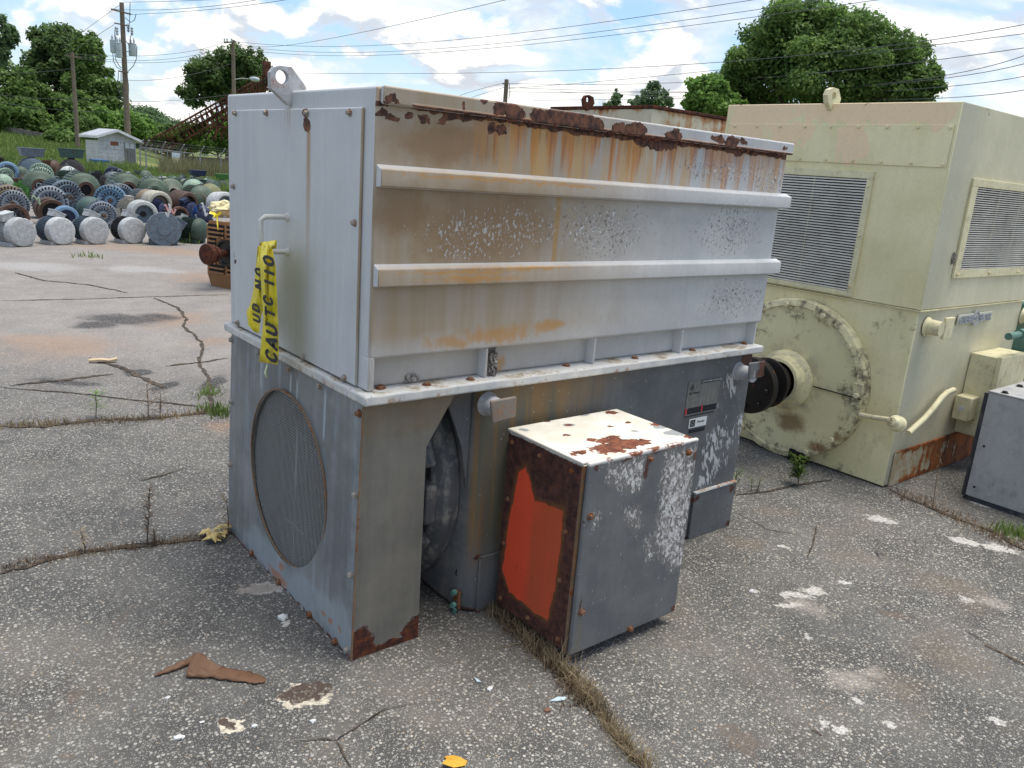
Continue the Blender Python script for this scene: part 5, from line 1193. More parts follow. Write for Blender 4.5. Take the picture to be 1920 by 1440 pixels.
TABLE = [
 # front row
 (-16, 429, 27, 'drum', 'pale', 'grey', Y0+8, 'pale grey drum motor cut by the left edge, first of the front row', FR),
 (44, 436, 27.5, 'drum', 'pale', 'pale', Y0+8, 'pale grey drum motor with tilted terminal box, second from the left in the front row', FR),
 (118, 434, 26, 'drum', 'pale', 'slate', Y0+6, 'pale grey drum motor below the light blue dome, third in the front row', FR),
 (182, 433.5, 25.5, 'drum', 'pale', 'slate', Y0+5, 'pale grey drum motor in front of the grey slotted bell, fourth in the front row', FR),
 (252, 433, 24.5, 'drum', 'pale', 'black', Y0+4, 'pale grey drum motor next to the flat slate disc, last of the pale drums', FR),
 (308, 430, 31, 'plate', 'slate', 'black', 6, 'slate grey motor with flat bolted disc cover and small hub, front row', GR),
 (383, 434, 23, 'dome', 'dgreen', 'dgreen', 62, 'dark green motor lying sideways behind the brown coupling', GR),
 (346, 420, 13, 'rib', 'white', 'white', 30, 'small white motor with lid between slate disc and dark green motor', GR),
 # second row
 (28, 408, 25, 'ring', 'brown', 'tan', 10, 'rust brown ring shaped motor end behind the second pale drum', GR),
 (7, 391, 16, 'rib', 'blue', 'blue', 70, 'bright blue ribbed motor at the left edge', GR),
 (27, 384, 27, 'slot', 'grey', 'slate', 12, 'blue grey slotted motor in front of the tan ringed one at the left', GR),
 (98, 398, 24, 'ring', 'brown', 'brown', 14, 'dark rust finned motor end in front of the grey slotted motor', GR),
 (137, 388, 11, 'box', 'grey', 'grey', 20, 'grey upright terminal box beside the dark rust motor end', None),
 (88, 404, 13, 'box', 'pale', 'white', 15, 'pale grey box with white lid above the gap between second and third drum', None),
 (126, 408, 21, 'shell', 'lblue', 'navy', 8, 'light blue domed motor cover between two pale lidded boxes', GR),
 (162, 404, 12, 'box', 'pale', 'white', 12, 'pale grey box with white lid right of the light blue dome', None),
 (175, 396, 26, 'dome', 'teal', 'slate', 12, 'smooth grey green domed motor left of the bright blue motor', GR),
 (194, 404, 25, 'slot', 'grey', 'grey', 12, 'grey slotted motor directly behind the fourth pale drum', GR),
 (229, 399, 11, 'box', 'cream', 'cream', 30, 'cream terminal box left of the white ring motor', None),
 (251, 394, 18, 'rib', 'cream', 'tan', 35, 'beige motor body joined left of the white ring', GR),
 (271, 402, 25, 'shell', 'white', 'slate', 14, 'whitish arched motor ring above the gap beside the slate disc', GR),
 (266, 412, 12, 'rib', 'teal', 'white', 60, 'teal motor with whitish box under the white arched ring', GR),
 (307, 394, 15, 'rib', 'navy', 'navy', 60, 'navy blue ribbed motor behind the slate disc', 'navy blue ribbed motors'),
 (361, 394, 16, 'rib', 'navy', 'navy', 55, 'navy blue ribbed motor under the tan slotted ring, right of the other navy one', 'navy blue ribbed motors'),
 (339, 402, 14, 'ring', 'brown', 'brown', 10, 'small dark rust ring between the two navy motors', GR),
 (388, 402, 16, 'dome', 'navy', 'blue', 30, 'dark blue small motor above the dark green sideways motor', GR),
 # third row
 (20, 379, 31, 'slot', 'tan', 'tan', 14, 'large tan motor with slotted ring, tallest at the left', GR),
 (96, 380, 31, 'slot', 'grey', 'slate', 14, 'grey motor with slots round its ring, left of the speckled slate one', GR),
 (128, 370, 31, 'slot', 'slate', 'slate', 16, 'speckled slate motor with radial slots behind the grey terminal box', GR),
 (57, 362, 16, 'rib', 'bgreen', 'bgreen', 70, 'bright green ribbed motor beside the tan slotted motor', GR),
 (207, 376, 29, 'slot', 'lblue', 'lblue', 10, 'light blue ringed motor behind the bright blue one', GR),
 (216, 384, 17, 'slot', 'blue', 'blue', 10, 'small bright blue slotted motor before the light blue ring', GR),
 (228, 370, 25, 'slot', 'slate', 'slate', 16, 'dull slate slotted motor between light blue ring and green bell', GR),
 (301, 383, 24, 'shell', 'cream', 'tan', 16, 'cream open motor ring behind the left navy motor', GR),
 (284, 380, 24, 'dome', 'tan', 'steel', 40, 'dusty beige motor body behind the cream ring', GR),
 (354, 384, 24, 'shell', 'brown', 'black', 30, 'brown open motor shell behind the right navy motor', GR),
 (371, 382, 20, 'ring', 'tan', 'cream', 16, 'tan slotted ring motor above the right navy motor', GR),
 (386, 376, 26, 'dome', 'green', 'green', 40, 'faded green domed motor right of the tan slotted ring', GR),
 (424, 384, 24, 'shell', 'pale', 'slate', 20, 'pale grey open ring half hidden behind the grey hood edge', GR),
 (402, 370, 25, 'dome', 'olive', 'olive', 40, 'olive drab domed motor behind the cloth bundle', GR),
 # fourth row
 (76, 350, 29, 'bell', 'green', 'brown', 14, 'green bell ended motor with dark bore, above the grey slotted one', GR),
 (161, 356, 30, 'bell', 'green', 'brown', 24, 'green bell ended motor with rusty bore facing right, left centre', GR),
 (241, 356, 30, 'bell', 'green', 'brown', 24, 'green bell ended motor with rusty bore, right of the light blue ring', GR),
 (290, 362, 27, 'bell', 'green', 'green', 20, 'green bell motor left of the pale bored one', GR),
 (325, 362, 27, 'bell', 'green', 'cream', 22, 'green bell motor with pale bore behind the navy motors', GR),
 (368, 358, 21, 'dome', 'pgreen', 'green', 30, 'pale green domed motor below the navy hopper', GR),
 (405, 354, 18, 'dome', 'dgreen', 'dgreen', 40, 'dark green motor under the small green hopper', GR),
 (12, 346, 18, 'dome', 'pgreen', 'green', 30, 'pale green motor at the left edge above the tan ring', GR),
 (35, 342, 10, 'box', 'brown', 'brown', 25, 'rusty square gear case between pale green motors at left', None),
 (47, 334, 8, 'box', 'tan', 'tan', 10, 'small tan wooden crate standing on rusty scrap at left', None),
 (147, 342, 22, 'slot', 'dgreen', 'dgreen', 30, 'dark green slotted motor behind the left centre green bell', GR),
 (194, 340, 13, 'rib', 'black', 'black', 50, 'black oily gearmotor left of the yellow hub', GR),
 (267, 350, 10, 'box', 'brown', 'brown', 40, 'rusty brown gear case behind the green bell motors', None),
 # far rows
 (79, 336, 22, 'slot', 'pgreen', 'white', 14, 'pale green ring motor with white slots, nearer of the two stacked behind each other', GR),
 (78, 327, 21, 'slot', 'pgreen', 'green', 14, 'pale green ring motor with white slots, farther of the two', GR),
 (41, 326, 14, 'dome', 'green', 'green', 20, 'small green domed motor left of the pale green rings', GR),
 (14, 330, 15, 'slot', 'pgreen', 'green', 20, 'weathered green slotted motor below the light blue arc', GR),
 (15, 322, 18, 'shell', 'lblue', 'slate', 14, 'light blue arched cover far left', GR),
 (2, 304, 10, 'slot', 'black', 'black', 20, 'black scrap motor at the far left edge by the concrete slab', GR),
 (133, 330, 17, 'dome', 'white', 'tan', 30, 'whitish domed motor in front of the larger hopper motor', GR),
 (122, 336, 9, 'box', 'pale', 'white', 20, 'pale blue grey box before the whitish dome', None),
 (64, 318, 21, 'hopper', 'slate', 'slate', 6, 'slate blue motor carrying a flared terminal hopper, left of the pair', 'motors with big flared terminal hoppers'),
 (134, 321, 22, 'hopper', 'black', 'teal', 6, 'black finned motor carrying a larger dark green hopper beside the shed', 'motors with big flared terminal hoppers'),
 (110, 316, 15, 'dome', 'brown', 'brown', 60, 'dark brown motor standing left of the black hopper motor', GR),
 (187, 311, 14, 'box', 'blue', 'blue', 30, 'bright blue steel box tilted before the shed', None),
 (178, 329, 9, 'box', 'slate', 'slate', 20, 'slate grey small box left of the black gearmotor', None),
 (213, 329, 16, 'slot', 'navy', 'navy', 14, 'navy slotted motor before the shed door', GR),
 (235, 330, 10, 'box', 'slate', 'slate', 30, 'slate grey box right of the navy slotted motor', None),
 (217, 338, 15, 'bell', 'steel', 'tan', 20, 'grey ring motor with yellow hub', GR),
 (247, 336, 9, 'rib', 'white', 'white', 40, 'small whitish motor right of the yellow hub ring', GR),
 (279, 334, 14, 'dome', 'green', 'green', 50, 'green rounded motor at the edge of the tall grass', GR),
 (259, 330, 8, 'rib', 'dgreen', 'dgreen', 70, 'narrow dark green gearmotor at the edge of the tall grass', GR),
 (297, 344, 12, 'slot', 'white', 'white', 20, 'white slotted motor before the tall grass, left of three', GR),
 (313, 342, 11, 'dome', 'pale', 'pale', 40, 'pale grey domed motor before the tall grass, middle of three', GR),
 (330, 343, 11, 'slot', 'pgreen', 'pale', 30, 'pale green slotted motor before the tall grass, right of three', GR),
 (346, 346, 12, 'rib', 'steel', 'white', 40, 'steel grey ribbed motor left of the navy hopper', GR),
 (374, 346, 14, 'hopper', 'green', 'navy', 12, 'green motor carrying a navy blue hopper box', 'motors with big flared terminal hoppers'),
 (418, 351, 13, 'hopper', 'green', 'bgreen', 10, 'green motor carrying a small green hopper next to the grey hood', 'motors with big flared terminal hoppers'),
 (392, 346, 11, 'dome', 'pgreen', 'pgreen', 50, 'pale green motor between navy and green hoppers', GR),
 (257, 346, 11, 'rib', 'steel', 'steel', 50, 'steel grey gearmotor behind the green bells', GR),
 (182, 346, 11, 'rib', 'teal', 'teal', 60, 'teal gearmotor just right of the left centre green bell', GR),
 (105, 345, 11, 'rib', 'steel', 'brown', 40, 'steel grey gearmotor below the dark brown motor', GR),
 (100, 330, 10, 'rib', 'brown', 'black', 40, 'rusty gearmotor below the link arms of the black hopper motor', GR),
 (60, 345, 9, 'rib', 'dgreen', 'dgreen', 50, 'dark green gearmotor above the bright green ribbed one', GR),
 (345, 358, 12, 'rib', 'dgreen', 'green', 50, 'dark green gearmotor left of the pale green dome', GR),
]
for row in TABLE:
    o = put_motor(*row[:8], group=row[8])

# loose cables draped over the scrap
CB = [((308, 386), (316, 392), (322, 400), (330, 396), 'pinkish', (200, 150, 150)), ((316, 384), (322, 396), (318, 404), (310, 402), 'whitish', (200, 196, 196)), ((378, 382), (386, 392), (380, 400), (390, 404), 'white', (196, 196, 200)), ((368, 384), (374, 396), (384, 394), (392, 400), 'black', (30, 30, 34)),
      ((120, 372), (130, 366), (138, 372), (146, 380), 'dark', (40, 40, 44)), ((60, 372), (70, 366), (76, 376), (74, 386), 'pale green', (150, 170, 140)), ((200, 350), (210, 344), (222, 350), (230, 346), 'grey', (140, 140, 140)), ((20, 396), (30, 392), (40, 398), (46, 410), 'black', (34, 34, 36))]
for i, (a, b, c, d, nm, col) in enumerate(CB):
    ds_ = 2350/(sum(q[1] for q in (a, b, c, d))/4+22-258); P = [far(q[0], q[1], ds_*.93) for q in (a, b, c, d)]; out = []
    for k in range(25):
        t = k/24; out.append(P[0]*(1-t)**3+P[1]*3*t*(1-t)**2+P[2]*3*t*t*(1-t)+P[3]*t**3+Vector((0, 0, .03*math.sin(t*14))))
    m = MB(); m.tube(out, .014, 5); tag(m.build('loose_cable', paint('cable '+nm, rgb(*col), rough=.5), smooth=True), nm+' loose cable draped over scrap motors, '+['left of the navy pair', 'crossing the left navy motor', 'beside the right navy motor', 'on top of the right navy motor', 'across the speckled slate motor', 'over the bright green ribbed motor', 'below the yellow hub ring', 'over the rust brown ring at left'][i], 'cable')
# ------------------------------------------------------------------ block shed beyond the yard
def frame_at(o, xdir):
    x = Vector((xdir.x, xdir.y, 0)).normalized(); y = Vector((-x.y, x.x, 0)); return Matrix(((x.x, y.x, 0, o.x), (x.y, y.y, 0, o.y), (0, 0, 1, o.z), (0, 0, 0, 1)))
SA = far(186, 300, 45.5); SA.z = 0; SB = far(255, 300, 46.2); SB.z = 0     # front wall from left to right
SD = thing('block_shed', 'small white painted block shed with pitched white roof behind the motors', 'shed', SA)
Fm = frame_at(SA, SB-SA); LW = (SB-SA).length; DEP = 1.5; HW = 1.52
def sb(name, m, material, parent=SD, **k): 
    m.v = [tuple(Fm @ Vector(p)) for p in m.v]; return m.build(name, material, parent, **k)
sb('wall', MB().box(.01, LW-.01, .02, DEP, 0, HW), M_BLOCK)
bw, bh = .385, .19; fw = None; me = None
blk = MB().box(0, bw-.012, 0, .03, 0, bh-.012)
nb = 0; xdoor = LW*.69
for r in range(8):
    x = -(bw/2 if r % 2 else 0)
    while x < xdoor-.02:
        a, b = max(x, 0), min(x+bw, xdoor)-.012
        if b-a > .05:
            key = round(b-a, 2)
            o = MB().box(a, b, -.012-random.uniform(0, .006), .0195, r*bh+.002, (r+1)*bh-.012)
            sb('block', o, M_BRICKR if (r == 7 and .25 < a < .75) else M_BLOCK, SD)
        x += bw
for r in range(8):
    for i in range(6):
        y = i*bw-(bw/2 if r % 2 else 0); a, b = max(y, .03), min(y+bw, DEP)-.012
        if b-a > .06: sb('block', MB().box(-.012, .0095, a, b, r*bh+.002, (r+1)*bh-.012), M_BLOCK)
sb('gable', MB().prism([(0, .018, HW+.002), (LW, .018, HW+.002), (LW, .018, HW+.08), (LW*.46, .018, HW+.50), (0, .018, HW+.16)], (0, -.03, 0)), M_BLOCK)
for i in range(4):
    a = xdoor+.03+i*(LW-xdoor-.06)/4; sb('door_board', MB().box(a, a+(LW-xdoor-.06)/4-.012, -.02, .012, .05, 1.22 if i else 1.20), M_DOORW)
sb('door_frame', MB().box(xdoor-.01, xdoor+.025, -.035, .015, 0, HW), M_DOORW); sb('door_frame', MB().box(LW-.03, LW+.005, -.035, .015, 0, HW), M_BLOCK)
for i in range(2):
    a = xdoor+.04+i*(LW-xdoor-.06)/2; sb('vent_panel', MB().box(a, a+(LW-xdoor-.1)/2-.03, -.025, .01, 1.25, 1.48), M_SIGN)
pts = [(-.35, HW+.13), (LW*.46, HW+.60), (LW+.35, HW+.02)]
for (a, za), (b, zb2) in (((-.20, HW+.20), (LW*.46, HW+.57)), ((LW*.46, HW+.57), (LW+.25, HW+.10))):
    m = MB(); m.hexa([(a, -.35, za-.10), (b, -.35, zb2-.10), (b, DEP+.3, zb2-.10), (a, DEP+.3, za-.10)], [(a, -.35, za), (b, -.35, zb2), (b, DEP+.3, zb2), (a, DEP+.3, za)])
    rf = sb('roof', m, M_ROOF)
    m = MB()
    for k in range(12):
        t = (k+.5)/12; x = a+(b-a)*t; z = za+(zb2-za)*t; m.hexa([(x-.025, -.352, z), (x+.025, -.352, z), (x+.025, DEP+.3, z), (x-.025, DEP+.3, z)], [(x-.01, -.352, z+.03), (x+.01, -.352, z+.03), (x+.01, DEP+.3, z+.03), (x-.01, DEP+.3, z+.03)])
    sb('roof_rib', m, M_ROOF, rf)

# ------------------------------------------------------------------ chain link fences with barbed wire arms
def fence(pxs, dist, name, label, topz=None, mesh=True, arm=True, back=1.0, r=.035):
    P = [far(u, v, d) for (u, v), d in zip(pxs, dist)]; B = [Vector((p.x, p.y, -.02)) for p in P]
    F = thing(name, label, 'fence', B[0])
    for p, b in zip(P, B):
        po = MB(); po.cyl(b, p, r, n=8); po = po.build('post', M_FENCE, F, smooth=True)
        if arm: m = MB(); m.cyl(p, p+(GX*.30*back-GY*.22+Vector((0, 0, .34))), r*.8, n=6); m.build('barb_arm', M_FENCE, po)
    m = MB()
    for a, b in zip(P[:-1], P[1:]): m.cyl(a-Vector((0, 0, .03)), b-Vector((0, 0, .03)), r*.6, n=6)
    m.build('top_rail', M_FENCE, F)
    if arm:
        m = MB()
        for k in (.35, .68, 1.):
            q = [p+(GX*.30*back-GY*.22+Vector((0, 0, .34)))*k for p in P]; m.tube(q, .006, 4)
        m.build('barbed_wire', M_FENCE, F)
    if mesh:
        m = MB(); s = .11
        for (a, b, ta, tb_) in zip(B[:-1], B[1:], P[:-1], P[1:]):
            L_ = (b-a).length; h = min(ta.z, tb_.z)-.05-a.z; d = (b-a)/L_; n = int((L_+h)/s)
            for i in range(n):
                for sg in (1, -1):
                    x0 = i*s-h if sg > 0 else i*s
                    p0, p1 = x0, x0+sg*h; z0_, z1_ = 0, h
                    q0, q1 = max(0, min(L_, p0)), max(0, min(L_, p1))
                    if abs(q1-q0) < .02: continue
                    f0, f1 = (q0-p0)/(p1-p0), (q1-p0)/(p1-p0)
                    A_, Bq = a+d*q0+Vector((0, 0, h*f0)), a+d*q1+Vector((0, 0, h*f1)); w = Vector((0, 0, .0035))
                    m.add([A_-w, Bq-w, Bq+w, A_+w], [(0, 1, 2, 3)])
        tag(m.build('chain_mesh', M_FENCE, F, recalc=False), kind='stuff')
    return F
fence([(262, 275), (273, 276), (303, 279.5), (338, 284), (375, 288), (414, 292), (455, 297)], [45.5, 44.8, 44.2, 43.6, 43, 42.4, 41.8], 'chain_link_fence', 'chain link fence with barbed wire arms in tall grass right of the shed')
fence([(245, 277), (263, 278), (281, 280), (292, 281), (314, 283.5), (345, 288)], [66, 65.5, 65, 64.6, 64, 63], 'chain_link_fence', 'farther thinner fence of slim posts behind the barbed wire fence', mesh=False, r=.03)
q = far(330, 296, 43.35); Fm2 = frame_at(q, GX)
sg = thing('fence_sign', 'square white and pale yellow warning board hung on the fence', 'sign', q)
for nme, z0, z1, mt in (('sign_board', .01, .24, M_SIGN), ('sign_board', -.24, .008, M_SIGNY)):
    m = MB().box(-.19, .19, -.02, 0, z0, z1); m.v = [tuple(Fm2 @ Vector(p)) for p in m.v]; m.build(nme, mt, sg)
# old concrete wall on the slope at the left
a, b = far(8, 258, 76), far(78, 268, 70); a.z = 1.0; b.z = .6; x = (b-a); L_ = math.hypot(x.x, x.y); Fw = frame_at(Vector((a.x, a.y, 0)), x)
cw = thing('concrete_wall', 'low dark concrete wall on the grassy slope under the trees at left', 'wall', (a.x, a.y, .8))
for i in range(5):
    m = MB().box(i*L_/5+.02, (i+1)*L_/5-.02, 0, .4, .4, 1.95-i*.06); m.v = [tuple(Fw @ Vector(p)) for p in m.v]; m.build('wall_panel', M_CONC, cw)
# dark retaining wall behind the fences
a, b = far(262, 290, 78), far(470, 310, 72); Fw = frame_at(Vector((a.x, a.y, 0)), b-a)
rw = MB().box(0, (b-a).length, 0, .4, -.1, .75); rw.v = [tuple(Fw @ Vector(p)) for p in rw.v]
tag(rw.build('retaining_wall', paint('dark stained wall', rgb(84, 66, 56), vary=.3, stain=.6, scale=.5)), 'dark brown stained retaining wall behind the fences', 'wall')
sheet('gravel_track', [far(255, 300, 56), far(330, 306, 54), far(330, 300, 62), far(255, 292, 64)], -.002, M_PALE)

# ------------------------------------------------------------------ utility poles
def pole(name, label, top, base_uv, dist, r0, r1):
    p1 = far(*top, dist); b_ = far(*base_uv, dist); b_.z = terrain(0, 0); P = thing(name, label, 'pole', (p1.x, p1.y, -.02))
    m = MB(); m.lathe([(r0, 0), (r1, p1.z+.02)], (p1.x, p1.y, -.02), (0, 0, 1), 12); m.build('shaft', M_POLE, P, smooth=True)
    return P, p1, dist
def xarm(P, d, a, b, w=.06, name='crossarm', material=None):
    p, q = far(*a, d), far(*b, d); m = MB(); m.tube([p, q], w, 4); return m.build(name, material or M_POLE, P)
def fpts(d, *uv): return [far(u, v, d) for u, v in uv]
P1, t1, d1 = pole('utility_pole', 'tall timber utility pole with three grey transformers behind the shed', (228, 5), (237, 250), 58, .20, .13)
xarm(P1, 57.8, (208, 17), (246, 27)); xarm(P1, 57.8, (214, 43), (243, 49), .05); xarm(P1, 57.8, (221, 133), (241, 136), .05)
for (u, v, w, h, dd) in ((214, 87, 5.2, 8.5, 57.6), (223, 94, 4.2, 10, 57.3), (248.5, 93, 5.2, 8.5, 57.8)):
    c = far(u, v, dd); k = dd/CAM_F*1.12; m = MB(); m.lathe([(w*k*.95, -h*k), (w*k, -h*k*.9), (w*k, h*k*.85), (w*k*1.05, h*k*.86), (w*k*1.05, h*k*.95), (w*k*.7, h*k)], c, (0, 0, 1), 20); tr_ = m.build('transformer', M_XFMR, P1, smooth=True)
    for s in (-1, 1):
        m = MB(); p = c+CAM_R*(s*w*k*.45)+Vector((0, 0, h*k)); m.lathe([(.05, 0), (.07, .06), (.05, .10), (.07, .16), (.04, .22), (.02, .3)], p, (0, 0, 1), 10); m.build('bushing', M_XFMR, tr_, smooth=True)
for u, v in ((219, 50), (240, 44), (247, 50)):
    c = far(u, v, 57.7); m = MB(); m.lathe([(.04, 0), (.10, .08), (.05, .15), (.10, .24), (.05, .32), (.09, .4), (.03, .5)], c, (0, 0, -1), 10); m.build('insulator', M_XFMR, P1, smooth=True)
for L_ in ([(228, 75), (237, 78), (243, 87)], [(233, 96), (240, 97), (244, 96)], [(257, 86), (256, 110), (250, 124), (240, 134)], [(211, 96), (213, 115), (219, 126), (227, 131)], [(215, 98), (217, 112), (224, 124), (228, 128)], [(244, 5), (243, 40), (240, 60)], [(255, 27), (252, 38), (245, 42), (234, 33)], [(216, 50), (215, 66), (218, 78)], [(248, 62), (244, 70), (245, 82)], [(222, 135), (221, 160), (224, 175), (229, 180)], [(238, 137), (241, 160), (241, 175), (238, 184)], [(227, 133), (227, 165), (230, 176)]):
    m = MB(); P_ = fpts(57.5, *L_); m.tube(P_, .022, 5); m.build('drop_cable', M_CABLE, P1, smooth=True)
P2, t2, d2 = pole('utility_pole', 'slim timber utility pole in front of the large trees at left', (135, 98), (145, 275), 62, .15, .11); xarm(P2, 61.8, (121, 104), (152, 108), .05)
P3, t3, d3 = pole('utility_pole', 'timber pole with street lamp arm before the tree above the grey hood', (437, 75), (440, 170), 62, .16, .12)
xarm(P3, 61.8, (420, 80), (443, 78), .06); xarm(P3, 61.8, (429, 99), (445, 104), .05)
m = MB(); m.tube(fpts(61.6, (440, 149), (452, 147), (466, 148)), .035, 6); m.build('lamp_arm', M_FENCE, P3, smooth=True)
c = far(477, 148.5, 61.6); m = MB(); m.lathe([(.03, -.36), (.12, -.25), (.17, 0), (.14, .25), (.05, .36)], c, (GX.x, GX.y, -.05), 14); m.build('lamp_head', M_XFMR, P3, smooth=True)
for u in (421, 426, 434):
    m = MB(); m.lathe([(.03, 0), (.08, .06), (.04, .12), (.07, .18), (.03, .25)], far(u, 79, 61.7), (0, 0, 1), 8); m.build('insulator', M_XFMR, P3)
P4, t4, d4 = pole('utility_pole', 'short dark timber pole top standing behind the rusty lid edge', (950, 149), (948, 320), 52, .15, .13)
m = MB(); m.tube(fpts(51.8, (955, 156), (956, 172), (954, 186)), .02, 5); m.build('drop_cable', M_CABLE, P4); xarm(P4, 51.8, (942, 157), (953, 155), .05)
# overhead wires
WG = 'overhead power lines'
def wire(label, pts, dists, r=.012):
    P = [far(u, v, d) for (u, v), d in zip(pts, dists)]; A, Bm, Cc = P; out = []
    for i in range(33):
        t = i/32; out.append(A*((1-t)*(1-2*t)) + Bm*(4*t*(1-t)) + Cc*(t*(2*t-1)))
    m = MB(); m.tube(out, r, 5); tag(m.build('power_line', M_CABLE, smooth=True), label, 'wire', WG)
wire('wire from the transformer pole top leaving up right', [(230, 4), (330, 2), (470, -4)], [58, 52, 46])
wire('upper wire from the transformer pole crossarm rising right across the sky', [(209, 17), (330, 17), (480, 0)], [58, 50, 42])
wire('lower wire from the transformer pole crossarm rising right across the sky', [(246, 27), (390, 18), (545, -2)], [58, 48, 40])
wire('thin wire from transformer pole top falling left to the tree', [(226, 8), (175, 45), (110, 92)], [58, 62, 66])
wire('thin wire from transformer pole falling left below the top wire', [(214, 46), (180, 68), (130, 100)], [58, 60, 62])
wire('wire between the two left poles and the lamp pole, highest', [(122, 100), (300, 103), (421, 79)], [62, 61, 62])
wire('wire between the two left poles and the lamp pole, second', [(140, 105), (300, 112), (426, 86)], [62, 61, 62])
wire('wire between the two left poles and the lamp pole, third', [(150, 110), (300, 117), (430, 98)], [62, 61, 62])
wire('wire sagging across the trees at left, upper', [(-10, 138), (70, 135), (142, 128)], [64, 63, 62])
wire('wire sagging across the trees at left, middle', [(-10, 176), (110, 186), (233, 180)], [64, 60, 58])
wire('wire sagging across the trees at left, lower', [(-10, 190), (110, 206), (236, 210)], [64, 60, 58])
wire('wire from transformer pole past the conveyor, upper', [(232, 150), (330, 145), (438, 118)], [58, 60, 62])
wire('wire from transformer pole past the conveyor, lower', [(234, 190), (330, 188), (440, 176)], [58, 60, 62])
wire('long wire rising steeply right from the lamp pole to the sky edge', [(445, 80), (560, 82), (980, -8)], [62, 58, 36])
wire('topmost long wire from the lamp pole passing above the big tree', [(441, 78), (760, 82), (1460, -8)], [62, 52, 34])
wire('second long wire from the lamp pole passing above the big tree', [(443, 86), (780, 94), (1590, -8)], [62, 52, 33])
wire('third long wire from the lamp pole crossing the big tree top', [(446, 92), (790, 100), (1700, -8)], [62, 52, 33])
wire('wire from behind the lifting lug to the far right, crossing the big tree', [(560, 137), (1180, 127), (1960, 38)], [62, 40, 30])
wire('wire from the short pole falling left to the white hood', [(948, 155), (890, 170), (850, 184)], [52, 54, 56])
wire('lower wire from the short pole falling left to the white hood', [(948, 163), (905, 176), (875, 186)], [52, 54, 56])
wire('wire from the short pole rising right in front of the big tree', [(952, 156), (1330, 152), (1960, 84)], [52, 40, 30])
wire('thin wire from the short pole rising to the far right, upper', [(952, 166), (1300, 136), (1960, 58)], [52, 42, 32])
wire('wire right of the big tree, upper of four', [(952, 164), (1500, 168), (1960, 88)], [52, 40, 30])
wire('wire right of the big tree, second of four', [(952, 172), (1500, 168), (1960, 108)], [52, 40, 30])
wire('wire right of the big tree, third of four', [(1000, 188), (1560, 176), (1960, 132)], [52, 40, 30])
wire('wire right of the big tree, lowest of four', [(1050, 172), (1560, 188), (1960, 160)], [52, 40, 30])

# ------------------------------------------------------------------ rusted conveyor climbing to the right
CV = thing('conveyor', 'long rusted conveyor truss overgrown at its foot, climbing behind the shed', 'conveyor', (far(290, 270, 66).x, far(290, 270, 66).y, -.02))
DCV = 66
def cvp(u, v, back): p = far(u, v, DCV); return p+GY*back
up = [(262, 272), (310, 248), (350, 224), (400, 196), (450, 168), (504, 137)]
lo = [(300, 288), (330, 271), (368, 250), (412, 224), (456, 196), (506, 163)]
U = {}; Lw = {}
for bk in (0, 1.2):
    U[bk] = [cvp(u, v, bk) for u, v in up]; Lw[bk] = [cvp(u, v, bk) for u, v in lo]
    m = MB(); m.tube(U[bk], .085, 4); m.build('top_chord', M_CONV, CV); m = MB(); m.tube(Lw[bk], .085, 4); m.build('bottom_chord', M_CONV, CV)
def interp(P, t):
    x = t*(len(P)-1); i = min(int(x), len(P)-2); return P[i].lerp(P[i+1], x-i)
N_ = 26
for bk in (0, 1.2):
    for i in range(N_+1):
        a, b = interp(U[bk], i/N_), interp(Lw[bk], i/N_); m = MB(); m.tube([a, b], .045, 4); m.build('strut', M_CONV, CV)
        if i < N_: m = MB(); m.tube([interp(Lw[bk], i/N_), interp(U[bk], (i+1)/N_)], .035, 4); m.build('brace', M_CONV, CV)
m = MB(); vs = []
for i in range(N_+1):
    a, b = interp(U[0], i/N_), interp(U[1.2], i/N_); a = a.lerp(interp(Lw[0], i/N_), .55); b = b.lerp(interp(Lw[1.2], i/N_), .55); vs += [a, b]
m.add(vs, [(2*i, 2*i+1, 2*i+3, 2*i+2) for i in range(N_)]); m.build('belt_bed', M_CONV, CV)
for i in range(N_+1):
    m = MB(); a, b = interp(U[0], i/N_), interp(U[1.2], i/N_); m.tube([a, b], .035, 4); m.build('cross_bar', M_CONV, CV)
    a, b = interp(U[0], i/N_), interp(U[1.2], i/N_)
    m = MB(); m.tube([a, a+Vector((0, 0, .35))], .02, 4); m.build('rail_post', M_CONV, CV)
for (u, v), (u2, v2) in (((326, 275), (314, 296)), ((340, 268), (352, 296)), ((400, 232), (385, 262)), ((402, 232), (420, 262)), ((425, 218), (405, 250)), ((425, 218), (432, 250)), ((395, 236), (440, 240)), ((408, 214), (404, 262)), ((432, 205), (428, 262))):
    for bk in (0, 1.2):
        m = MB(); m.tube([cvp(u, v, bk), cvp(u2, v2, bk)], .06, 4); m.build('support_leg', M_CONV, CV)
m = MB(); a = cvp(500, 138, 0); m.box(-.25, .25, -.2, .2, -.5, .55, Matrix.Translation(a+Vector((0, 0, .3)))); m.build('head_box', M_CONV, CV)

